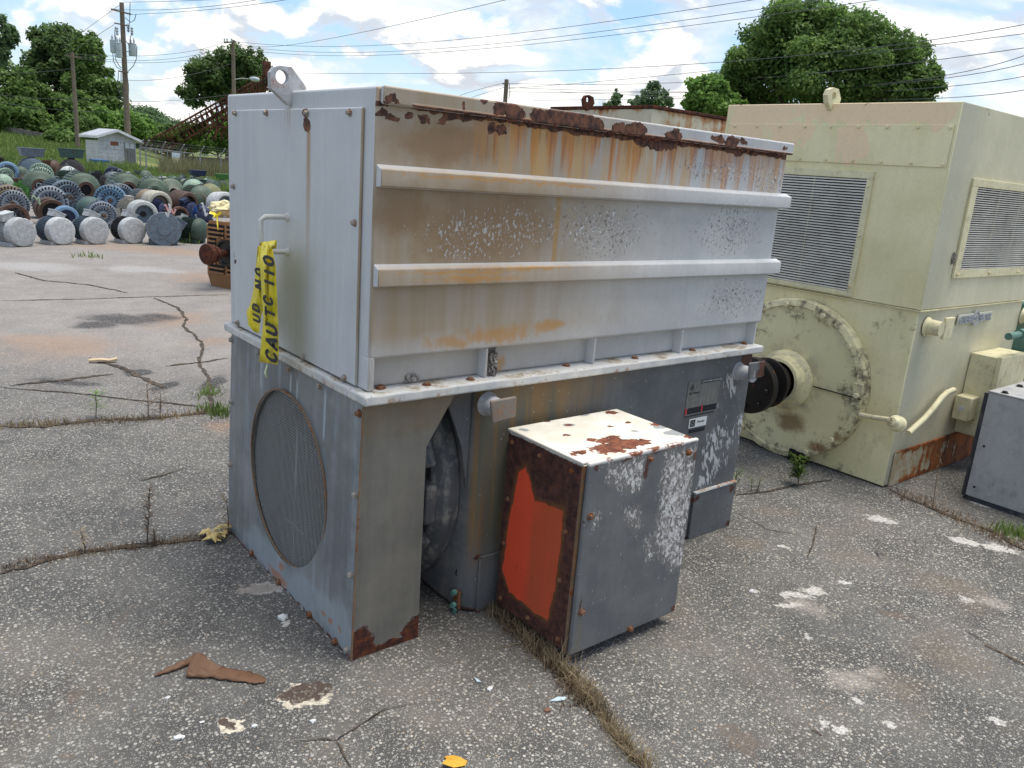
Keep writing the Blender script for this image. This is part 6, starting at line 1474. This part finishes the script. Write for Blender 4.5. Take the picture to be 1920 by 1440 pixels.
# ------------------------------------------------------------------ foliage
def leaves(C_, Rr, n, size, rng, shell=.55, squash=1.0, flat=.25, droop=0.):
    """leaf cards filling ellipsoidal lobes. C_ (k,3) centres, Rr (k,3) radii -> verts, faces"""
    w = np.prod(Rr, axis=1)**(2/3); w /= w.sum(); k = rng.choice(len(C_), n, p=w)
    d = rng.normal(size=(n, 3)); d /= np.linalg.norm(d, axis=1)[:, None]
    r = shell+(1-shell)*rng.random(n)**.7; r *= rng.uniform(.86, 1.10, n)
    # clumping: pull leaves towards twig clusters
    nc = max(8, n//26); cd = rng.normal(size=(nc, 3)); cd /= np.linalg.norm(cd, axis=1)[:, None]; ci = rng.integers(0, nc, n)
    d = d*.30+cd[ci]*.70*rng.uniform(.9, 1.1, (n, 1)); d /= np.linalg.norm(d, axis=1)[:, None]; d += rng.normal(scale=.10, size=(n, 3))
    c = C_[k]+d*Rr[k]*r[:, None]
    nrm = d*.55+rng.normal(size=(n, 3))*.6+np.array([0, 0, .55]); nrm /= np.linalg.norm(nrm, axis=1)[:, None]
    t = np.cross(nrm, rng.normal(size=(n, 3))); t /= np.linalg.norm(t, axis=1)[:, None]; b = np.cross(nrm, t)
    s = size*rng.uniform(.6, 1.3, n)[:, None]
    v = np.stack([c-t*s, c+b*s*.55+nrm*s*.12, c+t*s, c-b*s*.55+nrm*s*.12], 1).reshape(-1, 3)
    f = np.arange(4*n).reshape(-1, 4); return v, f
def leaf_obj(name, v, f, material, parent=None):
    me = bpy.data.meshes.new(name); me.vertices.add(len(v)); me.vertices.foreach_set('co', v.ravel()); me.loops.add(f.size); me.loops.foreach_set('vertex_index', f.ravel())
    me.polygons.add(len(f)); me.polygons.foreach_set('loop_start', np.arange(0, f.size, f.shape[1])); me.polygons.foreach_set('loop_total', np.full(len(f), f.shape[1])); me.update(); me.validate()
    me.materials.append(material); o = bpy.data.objects.new(name, me); return link(o, parent)
def tree(name, label, cat, lobes, dist, n, size, mi, group=None, trunk=None, seed=0, dz=.8, shell=.55, base=None):
    """lobes: (u, v, half-width px, half-height px, depth offset m)"""
    rng = np.random.default_rng(seed); C_ = []; Rr = []
    for u, v, a, b, o_ in lobes:
        p = far(u, v, dist+o_); k = (dist+o_)/CAM_F*1.05; C_.append(tuple(p)); Rr.append((a*k, a*k*dz if dz else a*k, b*k))
    C_ = np.array(C_); Rr = np.array(Rr)
    rot = math.atan2(GX.y, GX.x)
    # secondary lobes scattered over the main ones for an uneven outline
    C2, R2 = [C_], [Rr]
    for c, r in zip(C_, Rr):
        m_ = 16; d = rng.normal(size=(m_, 3)); d /= np.linalg.norm(d, axis=1)[:, None]; C2.append(c+d*r*rng.uniform(.62, 1.0, (m_, 1))); R2.append(np.repeat(r[None]*1., m_, 0)*rng.uniform(.16, .38, (m_, 1)))
    C2[0] = C_; R2[0] = Rr*.84; Ca = np.concatenate(C2); Ra = np.concatenate(R2)
    ub = trunk if trunk else (lobes[0][0], 0)
    tb = far(ub[0], 250, dist); bx_ = Vector((tb.x, tb.y, base if base is not None else -.02))
    T_ = thing(name, label, cat, bx_, group)
    v, f = leaves(Ca, Ra, int(n*1.35), size*.74, rng, shell)
    leaf_obj('crown', v, f, M_LEAF[mi], T_)
    top = Vector(C_[np.argmax(C_[:, 2])]); h = top.z-bx_.z
    m = MB(); mid = Vector((bx_.x+rng.uniform(-.3, .3), bx_.y+rng.uniform(-.3, .3), bx_.z+h*.45))
    m.tube([bx_, bx_.lerp(mid, .5)+Vector((.05, .03, 0)), mid, mid.lerp(top, .5), top], max(.10, h*.026), 8, taper=.25)
    for c, r in zip(C_, Rr):
        c = Vector(c); s_ = bx_.lerp(mid, rng.uniform(.6, 1.0)); m.tube([s_, s_.lerp(c, .5)+Vector((0, 0, -.1*h*.3)), c, c+Vector((rng.uniform(-1, 1)*r[0]*.5, rng.uniform(-1, 1)*r[1]*.5, r[2]*.5))], max(.05, h*.011), 6, taper=.3)
    m.build('trunk', M_BARK, T_, smooth=True); return T_
TG = 'trees behind the yard'
tree('broadleaf_tree', 'dark tall broadleaf tree with two pointed tops, centre of the left group', 'tree', [(108, 90, 36, 38, 0), (112, 165, 50, 60, 0), (135, 130, 30, 50, -1), (100, 215, 60, 40, -1)], 84, 17000, .27, 2, TG, (112, 0), 1)
tree('broadleaf_tree', 'broad rounded tree at the right of the left group, behind the slim pole', 'tree', [(165, 115, 28, 40, 0), (175, 170, 38, 40, 0), (195, 205, 38, 42, -1), (160, 215, 45, 36, -2)], 80, 15000, .26, 0, TG, (172, 0), 2)
tree('broadleaf_tree', 'sunlit tree cut by the top left corner', 'tree', [(-8, 60, 24, 34, 0), (-14, 95, 26, 24, 0)], 74, 3600, .24, 3, TG, (-14, 0), 3)
tree('broadleaf_tree', 'wide dark tree filling the left edge below the gap', 'tree', [(10, 170, 42, 36, 0), (50, 185, 36, 34, 1), (-20, 205, 40, 46, 0), (40, 222, 50, 26, -2)], 78, 13000, .25, 0, TG, (20, 0), 4)
tree('broadleaf_tree', 'dark spreading tree behind the lamp pole and conveyor', 'tree', [(400, 135, 40, 34, 0), (450, 118, 34, 30, 0), (482, 128, 26, 30, 0), (368, 172, 28, 30, 0), (430, 165, 40, 30, 1), (470, 165, 30, 26, 0)], 82, 11000, .26, 2, TG, (425, 0), 5, shell=.35)
tree('broadleaf_tree', 'huge green tree rising behind the cream motor', 'tree', [(1490, 85, 100, 62, 0), (1590, 75, 90, 56, 0), (1440, 140, 90, 60, 0), (1560, 140, 120, 60, -1), (1660, 125, 75, 60, 0), (1380, 180, 70, 34, 0), (1500, 30, 50, 22, 0), (1395, 120, 40, 40, 0), (1375, 160, 50, 30, 1), (1650, 180, 80, 50, 0)], 40, 62000, .135, 0, TG, (1540, 0), 6, shell=.5)
tree('broadleaf_tree', 'lighter green smaller tree at the left foot of the huge tree', 'tree', [(1330, 170, 42, 30, 0), (1345, 200, 50, 26, 0), (1310, 195, 26, 22, 0)], 37, 9000, .125, 1, TG, (1335, 0), 7, shell=.4)
tree('broadleaf_tree', 'leafy tree at the right foot of the huge tree', 'tree', [(1735, 150, 28, 26, 0), (1720, 175, 40, 26, 0)], 39, 6000, .13, 0, TG, (1725, 0), 8, shell=.4)
tree('broadleaf_tree', 'round far treetop above the rusty white hood, right of a smaller one', 'tree', [(1222, 182, 24, 24, 0), (1238, 196, 26, 20, 0), (1200, 196, 20, 14, 0)], 66, 2600, .20, 3, TG, (1222, 0), 9, shell=.3)
tree('broadleaf_tree', 'small narrow far treetop above the rusty white hood', 'tree', [(1155, 184, 11, 14, 0), (1150, 198, 18, 10, 0)], 66, 900, .18, 3, TG, (1155, 0), 10, shell=.2)
BG = 'bushes along the back of the yard'
tree('bush', 'bright vine covered bushes over the concrete wall at left', 'bush', [(60, 238, 44, 12, 0), (95, 246, 34, 16, 0), (25, 240, 24, 9, 0)], 77, 5200, .22, 1, BG, (70, 0), 11, base=.6)
tree('bush', 'dark bush mass left of the shed, under the big trees', 'bush', [(140, 256, 36, 22, 0), (165, 245, 30, 28, 0), (118, 262, 24, 16, -4)], 70, 6000, .22, 0, BG, (145, 0), 12)
tree('bush', 'sunlit green bushes right behind the transformer pole', 'bush', [(215, 238, 34, 28, 0), (250, 232, 30, 20, 0), (268, 246, 24, 18, 0), (225, 260, 40, 18, 0)], 72, 7000, .22, 1, BG, (235, 0), 13)
tree('bush', 'low green bush at the foot of the conveyor', 'bush', [(300, 252, 26, 16, 2), (275, 262, 26, 14, 0)], 76, 3600, .22, 0, BG, (290, 0), 14)
tree('bush', 'leafy bushes below the raised conveyor, beside the grey hood', 'bush', [(395, 258, 30, 24, 0), (425, 244, 26, 30, 0), (360, 268, 28, 16, 0), (448, 255, 30, 34, 0)], 70, 7600, .22, 1, BG, (410, 0), 15)
tree('bush', 'bright bush under the middle of the conveyor', 'bush', [(338, 270, 26, 14, 0), (322, 276, 20, 10, 0)], 72, 3000, .2, 1, BG, (335, 0), 16)
# vines on the conveyor foot (part of it)
rng = np.random.default_rng(77); C_ = np.array([tuple(cvp(u, v, .6)) for u, v in ((285, 262), (300, 258), (318, 252), (335, 250), (350, 240), (365, 236), (325, 262), (345, 258), (305, 272))]); R_ = np.tile(np.array([[.75, .75, .42]]), (len(C_), 1))
v, f = leaves(C_, R_, 1500, .14, rng, .2); tag(leaf_obj('vine', v, f, M_LEAF[4], CV), kind='stuff')
# far wooded hill
m = MB(); pts = [(225, 222), (255, 214), (275, 216), (300, 228), (330, 240), (360, 252), (400, 262), (450, 270), (700, 300)]
vs = []
for u, v in pts:
    p = far(u, v, 330); q = far(u, v, 300); vs += [p, Vector((q.x, q.y, -.1)), p+GY*80+Vector((0, 0, -2)), Vector((p.x+GY.x*90, p.y+GY.y*90, -.1))]
m.add(vs, sum([[(4*i, 4*i+4, 4*i+5, 4*i+1), (4*i, 4*i+2, 4*i+6, 4*i+4), (4*i+2, 4*i+3, 4*i+7, 4*i+6)] for i in range(len(pts)-1)], [])); tag(m.build('hill', M_LEAF[3]), kind='structure')
C_ = []; R_ = []
for i in range(330):
    k = rng.random()*(len(pts)-2); j = int(k); p = Vector(vs[4*j]).lerp(Vector(vs[4*j+4]), k-j); t = rng.random()**1.6; p = p.lerp(Vector((*(far(pts[j][0]+(pts[j+1][0]-pts[j][0])*(k-j), 280, 306)).xy, 0)), t)
    r = rng.uniform(2.0, 3.6); C_.append((p.x, p.y, p.z+r*.2)); R_.append((r, r, r*.9))
v, f = leaves(np.array(C_), np.array(R_), 26000, .55, rng, .7); tag(leaf_obj('hill_forest', v, f, M_LEAF[3]), kind='stuff')
# distant tree belt closing the horizon elsewhere
C_ = []; R_ = []
for i in range(420):
    a = rng.uniform(-PI, PI); d = rng.uniform(170, 260); c = Vector((CAM_O.x+d*math.cos(a), CAM_O.y+d*math.sin(a), 0)); u = (c-Vector((CAM_O.x, CAM_O.y, 0))).normalized()
    if u.dot(GY) > .4 and -.75 < u.dot(GX) < -.18: continue
    r = rng.uniform(4, 7); C_.append((c.x, c.y, r*.7)); R_.append((r, r, r))
v, f = leaves(np.array(C_), np.array(R_), 16000, 1.0, rng, .75); tag(leaf_obj('distant_tree_belt', v, f, M_LEAF[3]), kind='stuff')

# grass: bent blades
def blades(n, place, hmin, hmax, w, rng, lean=.5):
    B = place(n); n = len(B); a = rng.uniform(0, 2*PI, n); h = rng.uniform(hmin, hmax, n); ld = rng.uniform(0, lean, n)*h; la = rng.uniform(0, 2*PI, n)
    s = np.stack([np.cos(a)*w, np.sin(a)*w, np.zeros(n)], 1); l = np.stack([np.cos(la)*ld, np.sin(la)*ld, np.zeros(n)], 1); z = np.stack([np.zeros(n), np.zeros(n), h], 1)
    p0, p1 = B-s, B+s; m0, m1 = B-s*.7+l*.35+z*.6, B+s*.7+l*.35+z*.6; tp = B+l+z*.97
    v = np.stack([p0, p1, m1, m0, tp], 1).reshape(-1, 3); i = np.arange(n)*5
    q = np.stack([i, i+1, i+2, i+3], 1); t = np.stack([i+3, i+2, i+4], 1); return v, q, t
def grass_obj(name, data, material, label=None, kind='stuff'):
    v, q, t = data; me = bpy.data.meshes.new(name); me.from_pydata(v.tolist(), [], q.tolist()+t.tolist()); me.materials.append(material); o = bpy.data.objects.new(name, me); link(o); return tag(o, label, None, None, kind)
def strip_place(uv0, uv1, d0, d1, rng, ex=1.0):
    def f(n):
        P = []
        for _ in range(n):
            u = rng.uniform(uv0, uv1); d = d0+(d1-d0)*rng.random()**ex; p = far(u, 300, d); l = -(Vector((p.x-CAM_O.x, p.y-CAM_O.y, 0)).dot(GX)); dd = Vector((p.x-CAM_O.x, p.y-CAM_O.y, 0)).dot(GY); P.append((p.x, p.y, terrain(dd, l)-.01))
        return np.array(P)
    return f
grass_obj('tall_grass', blades(16000, strip_place(225, 470, 30, 47, rng), .15, .55, .02, rng), M_GRASS)
grass_obj('seeding_grass', blades(5000, strip_place(300, 470, 38, 50, rng), .5, 1.25, .014, rng, .35), leafmat('seeding grass', (.10, .10, .04), (.26, .24, .12), .3))
grass_obj('slope_grass', blades(14000, strip_place(-60, 185, 44, 84, rng), .15, .55, .04, rng), M_GRASS)
grass_obj('shed_weeds', blades(1800, strip_place(140, 260, 40, 45.2, rng), .2, .8, .025, rng), M_GRASS)
# ------------------------------------------------------------------ weeds and litter on the asphalt
rng = np.random.default_rng(5)
def along(pts, spread, rng):
    P = [gnd(u, v) for u, v in pts]; L = [(b-a).length for a, b in zip(P[:-1], P[1:])]; tot = sum(L)
    def f(n):
        out = []
        for _ in range(n):
            x = rng.random()*tot
            for a, b, l in zip(P[:-1], P[1:], L):
                if x <= l or l is L[-1]: p = a.lerp(b, min(1, x/l)); break
                x -= l
            out.append((p.x+rng.normal()*spread, p.y+rng.normal()*spread, .004))
        return np.array(out)
    return f
grass_obj('dry_crack_grass', blades(800, along([(930, 1150), (960, 1178), (1010, 1225), (1070, 1280), (1100, 1310)], .022, rng), .015, .07, .0016, rng, 1.3), M_DRYGRASS)
grass_obj('dry_crack_grass', blades(750, along([(1095, 1300), (1130, 1345), (1165, 1395), (1215, 1450)], .016, rng), .012, .055, .0015, rng, 1.4), M_DRYGRASS)
grass_obj('dry_crack_grass', blades(800, along([(925, 1145), (1000, 1200), (1110, 1330)], .026, rng), .008, .035, .003, rng, 1.5), M_BROWNGRASS)
grass_obj('dead_crack_weeds', blades(620, along([(0, 1072), (60, 1056), (150, 1040), (270, 1026), (420, 1004)], .018, rng), .006, .030, .0020, rng, 1.4), M_BROWNGRASS)
grass_obj('dead_crack_weeds', blades(650, along([(1680, 925), (1740, 950), (1800, 975), (1860, 1005), (1920, 1035)], .05, rng), .008, .04, .0022, rng, 1.3), M_BROWNGRASS)
grass_obj('crack_grass', blades(170, along([(385, 772), (400, 770), (425, 782)], .04, rng), .03, .09, .004, rng, .9), M_GRASS)
grass_obj('crack_grass', blades(70, along([(388, 742), (398, 738)], .05, rng), .02, .08, .004, rng, .9), M_GRASS)
grass_obj('crack_grass', blades(500, along([(0, 803), (150, 795), (300, 787), (420, 772)], .025, rng), .01, .05, .003, rng, .9), M_DRYGRASS)
grass_obj('crack_grass', blades(160, along([(1870, 1000), (1925, 1010)], .04, rng), .02, .09, .003, rng, .9), M_GRASS)
grass_obj('crack_grass', blades(40, along([(158, 483), (172, 482)], .10, rng), .03, .10, .008, rng, .9), M_GRASS)
grass_obj('crack_grass', blades(220, along([(340, 452), (352, 455)], .12, rng), .05, .22, .008, rng, .9), M_GRASS)
def plant(name, label, cat, uv, n, h, spread, w, material, seed, stem=False):
    r = np.random.default_rng(seed); p = gnd(*uv)
    d = blades(n, lambda k: np.array([(p.x+r.normal()*spread*.25, p.y+r.normal()*spread*.25, .004) for _ in range(k)]), h*.5, h, w, r, spread/h*2)
    o = grass_obj(name, d, material, label, None); o['category'] = cat; del_ = o
    return o
def sprig(name, label, uv, h, material, seed, leaf=.03, n=60, droop=.6):
    """one stem with narrow leaves all the way up"""
    r = random.Random(seed); p = gnd(*uv)+Vector((0, 0, .003)); T_ = thing(name, label, 'plant', p)
    tip = p+Vector((r.uniform(-.2, .2)*h, r.uniform(-.2, .2)*h, h)); m = MB(); m.tube([p, p.lerp(tip, .5)+Vector((.004, .002, 0)), tip], .003, 6, taper=.4); m.build('stem', M_BROWNGRASS, T_)
    m = MB()
    for i in range(n):
        t = .25+.75*(i+r.random())/n; c = p.lerp(tip, t); a = r.uniform(0, 2*PI); d = Vector((math.cos(a), math.sin(a), r.uniform(.1, .7)))*leaf*r.uniform(.7, 1.3); e = Vector((-d.y, d.x, 0)).normalized()*leaf*.08
        q = c+d*.6; q2 = c+d+Vector((0, 0, -leaf*droop*.6)); m.add([c-e*.5, c+e*.5, q+e, q-e, q2], [(0, 1, 2, 3), (3, 2, 4)])
    m.build('leaves', material, T_, recalc=False)
sprig('weed_sprig', 'bright yellow green bushy weed growing under the cream motor end cover', (1497, 912), .17, M_LEAF[4], 1, .06, 130)
sprig('weed_sprig', 'thin green grass sprig beside the foot of the grey motor', (1377, 928), .13, M_GRASS, 2, .05, 16)
sprig('weed_sprig', 'short pale sprig in the crack right of the grey motor foot', (1408, 922), .08, M_GRASS, 3, .03, 12)
sprig('weed_sprig', 'small pale sprig in the crack left of the bushy weed', (1420, 921), .07, M_GRASS, 4, .03, 12)
sprig('weed_sprig', 'small bright green seedling on the long crack at left', (180, 786), .17, M_LEAF[1], 5, .06, 22)
sprig('weed_stalk', 'tall brown dry weed stalk on the crack left of the mesh intake', (275, 1026), .24, M_BROWNGRASS, 6, .030, 90)
sprig('weed_stalk', 'short brown dry weed stalk right beside the tall one', (290, 1024), .08, M_BROWNGRASS, 7, .02, 50)
sprig('weed_stalk', 'wispy dry weed on the crack farthest left', (160, 1036), .09, M_DRYGRASS, 8, .03, 30)
sprig('weed_stalk', 'brown reed like stalks on the long crack at left', (278, 785), .22, M_BROWNGRASS, 9, .07, 16)
sprig('weed_stalk', 'second brown reed stalk on the long crack, near the green tuft', (300, 784), .17, M_BROWNGRASS, 10, .06, 14)
sprig('weed_stalk', 'yellowed stalk leaning at the back corner of the shroud', (428, 1006), .17, M_DRYGRASS, 11, .05, 10)
sprig('weed_stalk', 'thin reddish weed stem before the rusty base plate', (1748, 955), .30, M_BROWNGRASS, 12, .02, 20)
for i, (u, v, h) in enumerate(((1028, 1255, .13), (1052, 1272, .16), (1040, 1262, .15), (1078, 1280, .14))):
    plant('straw_tuft', ['leftmost tuft of pale straw under the terminal box', 'tallest tuft of pale straw at the box corner', 'middle tuft of pale straw under the terminal box', 'separate straw tuft right of the door corner'][i], 'dry grass', (u, v), 9, h, .03, .0012, M_DRYGRASS, 30+i)
# withered leaves by the shroud corner
M_WITHER = paint('withered leaf', rgb(190, 168, 110), dirt=rgb(140, 112, 66), vary=.3, scale=6, stain=.5)
m = MB(); r = random.Random(21); c0 = gnd(408, 1010)
for i in range(16):
    c = c0+Vector((r.uniform(-.05, .05), r.uniform(-.05, .05), .008+r.uniform(0, .03))); a = r.uniform(0, 6.28); d = Vector((math.cos(a), math.sin(a), r.uniform(-.3, .5)))*.034; e = Vector((-d.y, d.x, r.uniform(-.01, .01)))*.42
    m.add([c-d, c+e+Vector((0, 0, .01)), c+d, c-e+Vector((0, 0, .008)), c+Vector((0, 0, .014))], [(0, 4, 1), (1, 4, 2), (2, 4, 3), (3, 4, 0)])
tag(m.build('withered_leaves', M_WITHER), 'clump of withered tan leaves at the rear corner of the shroud', 'leaves')
# brown crumpled strip: two joined bands with a fold
M_PAPER = paint('brown felt strip', rgb(110, 80, 58), dirt=rgb(104, 74, 54), vary=.2, stain=.6, scale=7)
def sheet_strip(m, pts, hw, hs, n=10, curl=.0, seed=0):
    r = random.Random(seed); P0 = [gnd(u, v) for u, v in pts]; P = []; hw0, hs0 = hw, hs; hw, hs = [], []; vs = []; k = 7
    for i_ in range(len(P0)-1):
        for q_ in range(5): t_ = q_/5; P.append(P0[i_].lerp(P0[i_+1], t_)); hw.append(hw0[i_]*(1-t_)+hw0[i_+1]*t_); hs.append((hs0[i_]*(1-t_)+hs0[i_+1]*t_)*r.uniform(.7, 1.3))
    P.append(P0[-1]); hw.append(hw0[-1]); hs.append(hs0[-1])
    for i, p in enumerate(P):
        t = (P[min(i+1, len(P)-1)]-P[max(i-1, 0)]).normalized(); s = Vector((-t.y, t.x, 0))
        for j in range(k):
            x = j/(k-1)*2-1; vs.append(p+s*x*hw[i]*(r.uniform(.86, 1.14) if abs(x) > .9 else 1)+Vector((0, 0, .006+hs[i]*(1-x*x*.8)+curl*abs(x)+r.uniform(0, .003))))
    m.add(vs, [(i*k+j, i*k+j+1, (i+1)*k+j+1, (i+1)*k+j) for i in range(len(P)-1) for j in range(k-1)])
bt = thing('brown_strip', 'crumpled brown felt strip lying on the asphalt before the shroud', 'strip', gnd(400, 1265))
m = MB(); sheet_strip(m, [(289, 1272), (310, 1264), (335, 1254), (358, 1245), (377, 1237)], [.002, .010, .013, .014, .006], [.002, .008, .012, .016, .018], seed=1); o = m.build('thin_band', M_PAPER, bt, smooth=True); o.modifiers.new('solid', 'SOLIDIFY').thickness = .0018
m = MB(); sheet_strip(m, [(350, 1271), (380, 1266), (410, 1266), (440, 1271), (470, 1276), (488, 1280), (497, 1282)], [.012, .026, .030, .028, .025, .020, .006], [.01, .014, .012, .01, .008, .006, .002], curl=.002, seed=2); o = m.build('wide_band', M_PAPER, bt, smooth=True); o.modifiers.new('solid', 'SOLIDIFY').thickness = .0018
m = MB(); P = [gnd(348, 1274), gnd(370, 1246), gnd(390, 1254), gnd(416, 1262), gnd(396, 1270)]
Z_ = [.008, .042, .036, .020, .014]; vs = [p+Vector((0, 0, z)) for p, z in zip(P, Z_)]+[P[1]+Vector((-.008, .016, .034)), P[2]+Vector((0, .010, .042))]
m.add(vs, [(0, 1, 2), (0, 2, 4), (2, 3, 4), (1, 5, 6), (1, 6, 2), (0, 5, 1)]); o = m.build('fold', M_PAPER, bt, recalc=False); o.modifiers.new('solid', 'SOLIDIFY').thickness = .0018
# yellow leaf at the bottom edge
M_YL = paint('yellow dead leaf', rgb(212, 158, 56), dirt=rgb(160, 108, 40), vary=.2, stain=.5, scale=8)
P = [gnd(*q) for q in ((833, 1424), (850, 1421), (862, 1426), (876, 1432), (872, 1440), (850, 1446), (828, 1442), (836, 1433))]; c = sum(P, Vector())/len(P)
m = MB(); r = random.Random(4); vs = [p+Vector((0, 0, .006+r.uniform(0, .012))) for p in P]+[c+Vector((0, 0, .012))]; m.add(vs, [(i, (i+1) % 8, 8) for i in range(8)]); o = m.build('yellow_leaf', M_YL, recalc=False); tag(o, 'yellow torn leaf at the bottom edge of the asphalt', 'leaf'); o.modifiers.new('solid', 'SOLIDIFY').thickness = .0015
M_STONE = paint('white stone', rgb(206, 206, 204), vary=.15, scale=10, stain=.3); M_PEB = paint('brown stone', rgb(120, 82, 62), scale=10)
for i, (u, v, s, lab) in enumerate(((531, 1163, .022, 'white broken stone lying beside the shroud'), (335, 1388, .013, 'white pebble near the lower left, paired with a smaller one'), (343, 1386, .009, 'smaller white pebble next to its twin at lower left'), (478, 1365, .010, 'white pebble right of the scuffed patch at lower left'), (918, 1296, .012, 'pale pebble on the asphalt before the shroud side'), (1026, 1336, .011, 'reddish brown stone left of the dry crack'), (1408, 1112, .014, 'flat white chip on the asphalt right of the terminal box'), (379, 1358, .008, 'tiny white pebble above the scuffed patch'), (315, 1312, .008, 'white pebble left of the scuffed patches'), (586, 1356, .010, 'white chip below the dark scuff'))):
    clump('stone', lab, 'stone', gnd(u, v)+Vector((0, 0, .004+s*.35)), s, s*.75, s*.6, M_PEB if 'brown' in lab else M_STONE, 1, 50+i, amp=.28)
M_FLAKE = paint('pale blue paint flake', rgb(186, 202, 208), vary=.1)
for i, (pts, lab) in enumerate((([(1030, 1319), (1046, 1311), (1062, 1312), (1058, 1317), (1044, 1319)], 'long pale blue paint flake left of the dry crack'), ([(889, 1275), (896, 1278), (902, 1283), (894, 1283)], 'small pale blue paint flake before the shroud side'), ([(1062, 1249), (1070, 1247), (1072, 1252), (1064, 1254)], 'pale blue paint flake under the terminal box corner'))):
    m = MB(); m.prism([gnd(*q)+Vector((0, 0, .007)) for q in pts], (0, 0, .003)); tag(m.build('paint_flake', M_FLAKE), lab, 'flake')
# stick lying in the middle distance
m = MB(); m.tube([gnd(168, 681)+Vector((0, 0, .02)), gnd(190, 682)+Vector((0, 0, .03)), gnd(205, 681)+Vector((0, 0, .02)), gnd(220, 680)+Vector((0, 0, .03))], .016, 6); tag(m.build('stick', paint('bleached wood', rgb(206, 184, 150), scale=4)), 'bleached wooden stick lying on the dusty asphalt at left', 'stick')
for i, (a, b, lab) in enumerate((((1522, 1373), (1540, 1383), 'short dark twig at the lower right of the asphalt'), ((1845, 1212), (1925, 1252), 'long thin straw at the right edge of the asphalt'), ((930, 1220), (1000, 1208), 'pale straw lying between shroud and terminal box'))):
    m = MB(); p, q = gnd(*a), gnd(*b); m.tube([p+Vector((0, 0, .008)), p.lerp(q, .5)+Vector((.004, .006, .010)), q+Vector((0, 0, .008))], .0022 if i < 2 else .0014, 5); tag(m.build('twig', M_BROWNGRASS if i < 2 else M_DRYGRASS), lab, 'twig')
# loose chips of stone strewn over the asphalt
m = MB(); r = random.Random(31)
for i in range(900):
    u, v = r.uniform(-50, 1980), r.uniform(760, 1500); p = gnd(u, v)
    if -.02 < p.x < 2.1 and -.01 < p.y < 1.2: continue
    s = r.uniform(.0022, .0055)*(1 if r.random() < .93 else 1.8); a = r.uniform(0, 6.28); c, d = math.cos(a)*s, math.sin(a)*s
    m.add([p+Vector((c, d, .0045)), p+Vector((-d*.7, c*.7, .0045)), p+Vector((-c, -d, .0045)), p+Vector((d*.7, -c*.7, .0045)), p+Vector((0, 0, .0045+s*.8))], [(0, 1, 4), (1, 2, 4), (2, 3, 4), (3, 0, 4)])
tag(m.build('stone_chips', paint('grey chips', rgb(158, 155, 150), vary=.3, scale=9)), kind='stuff')
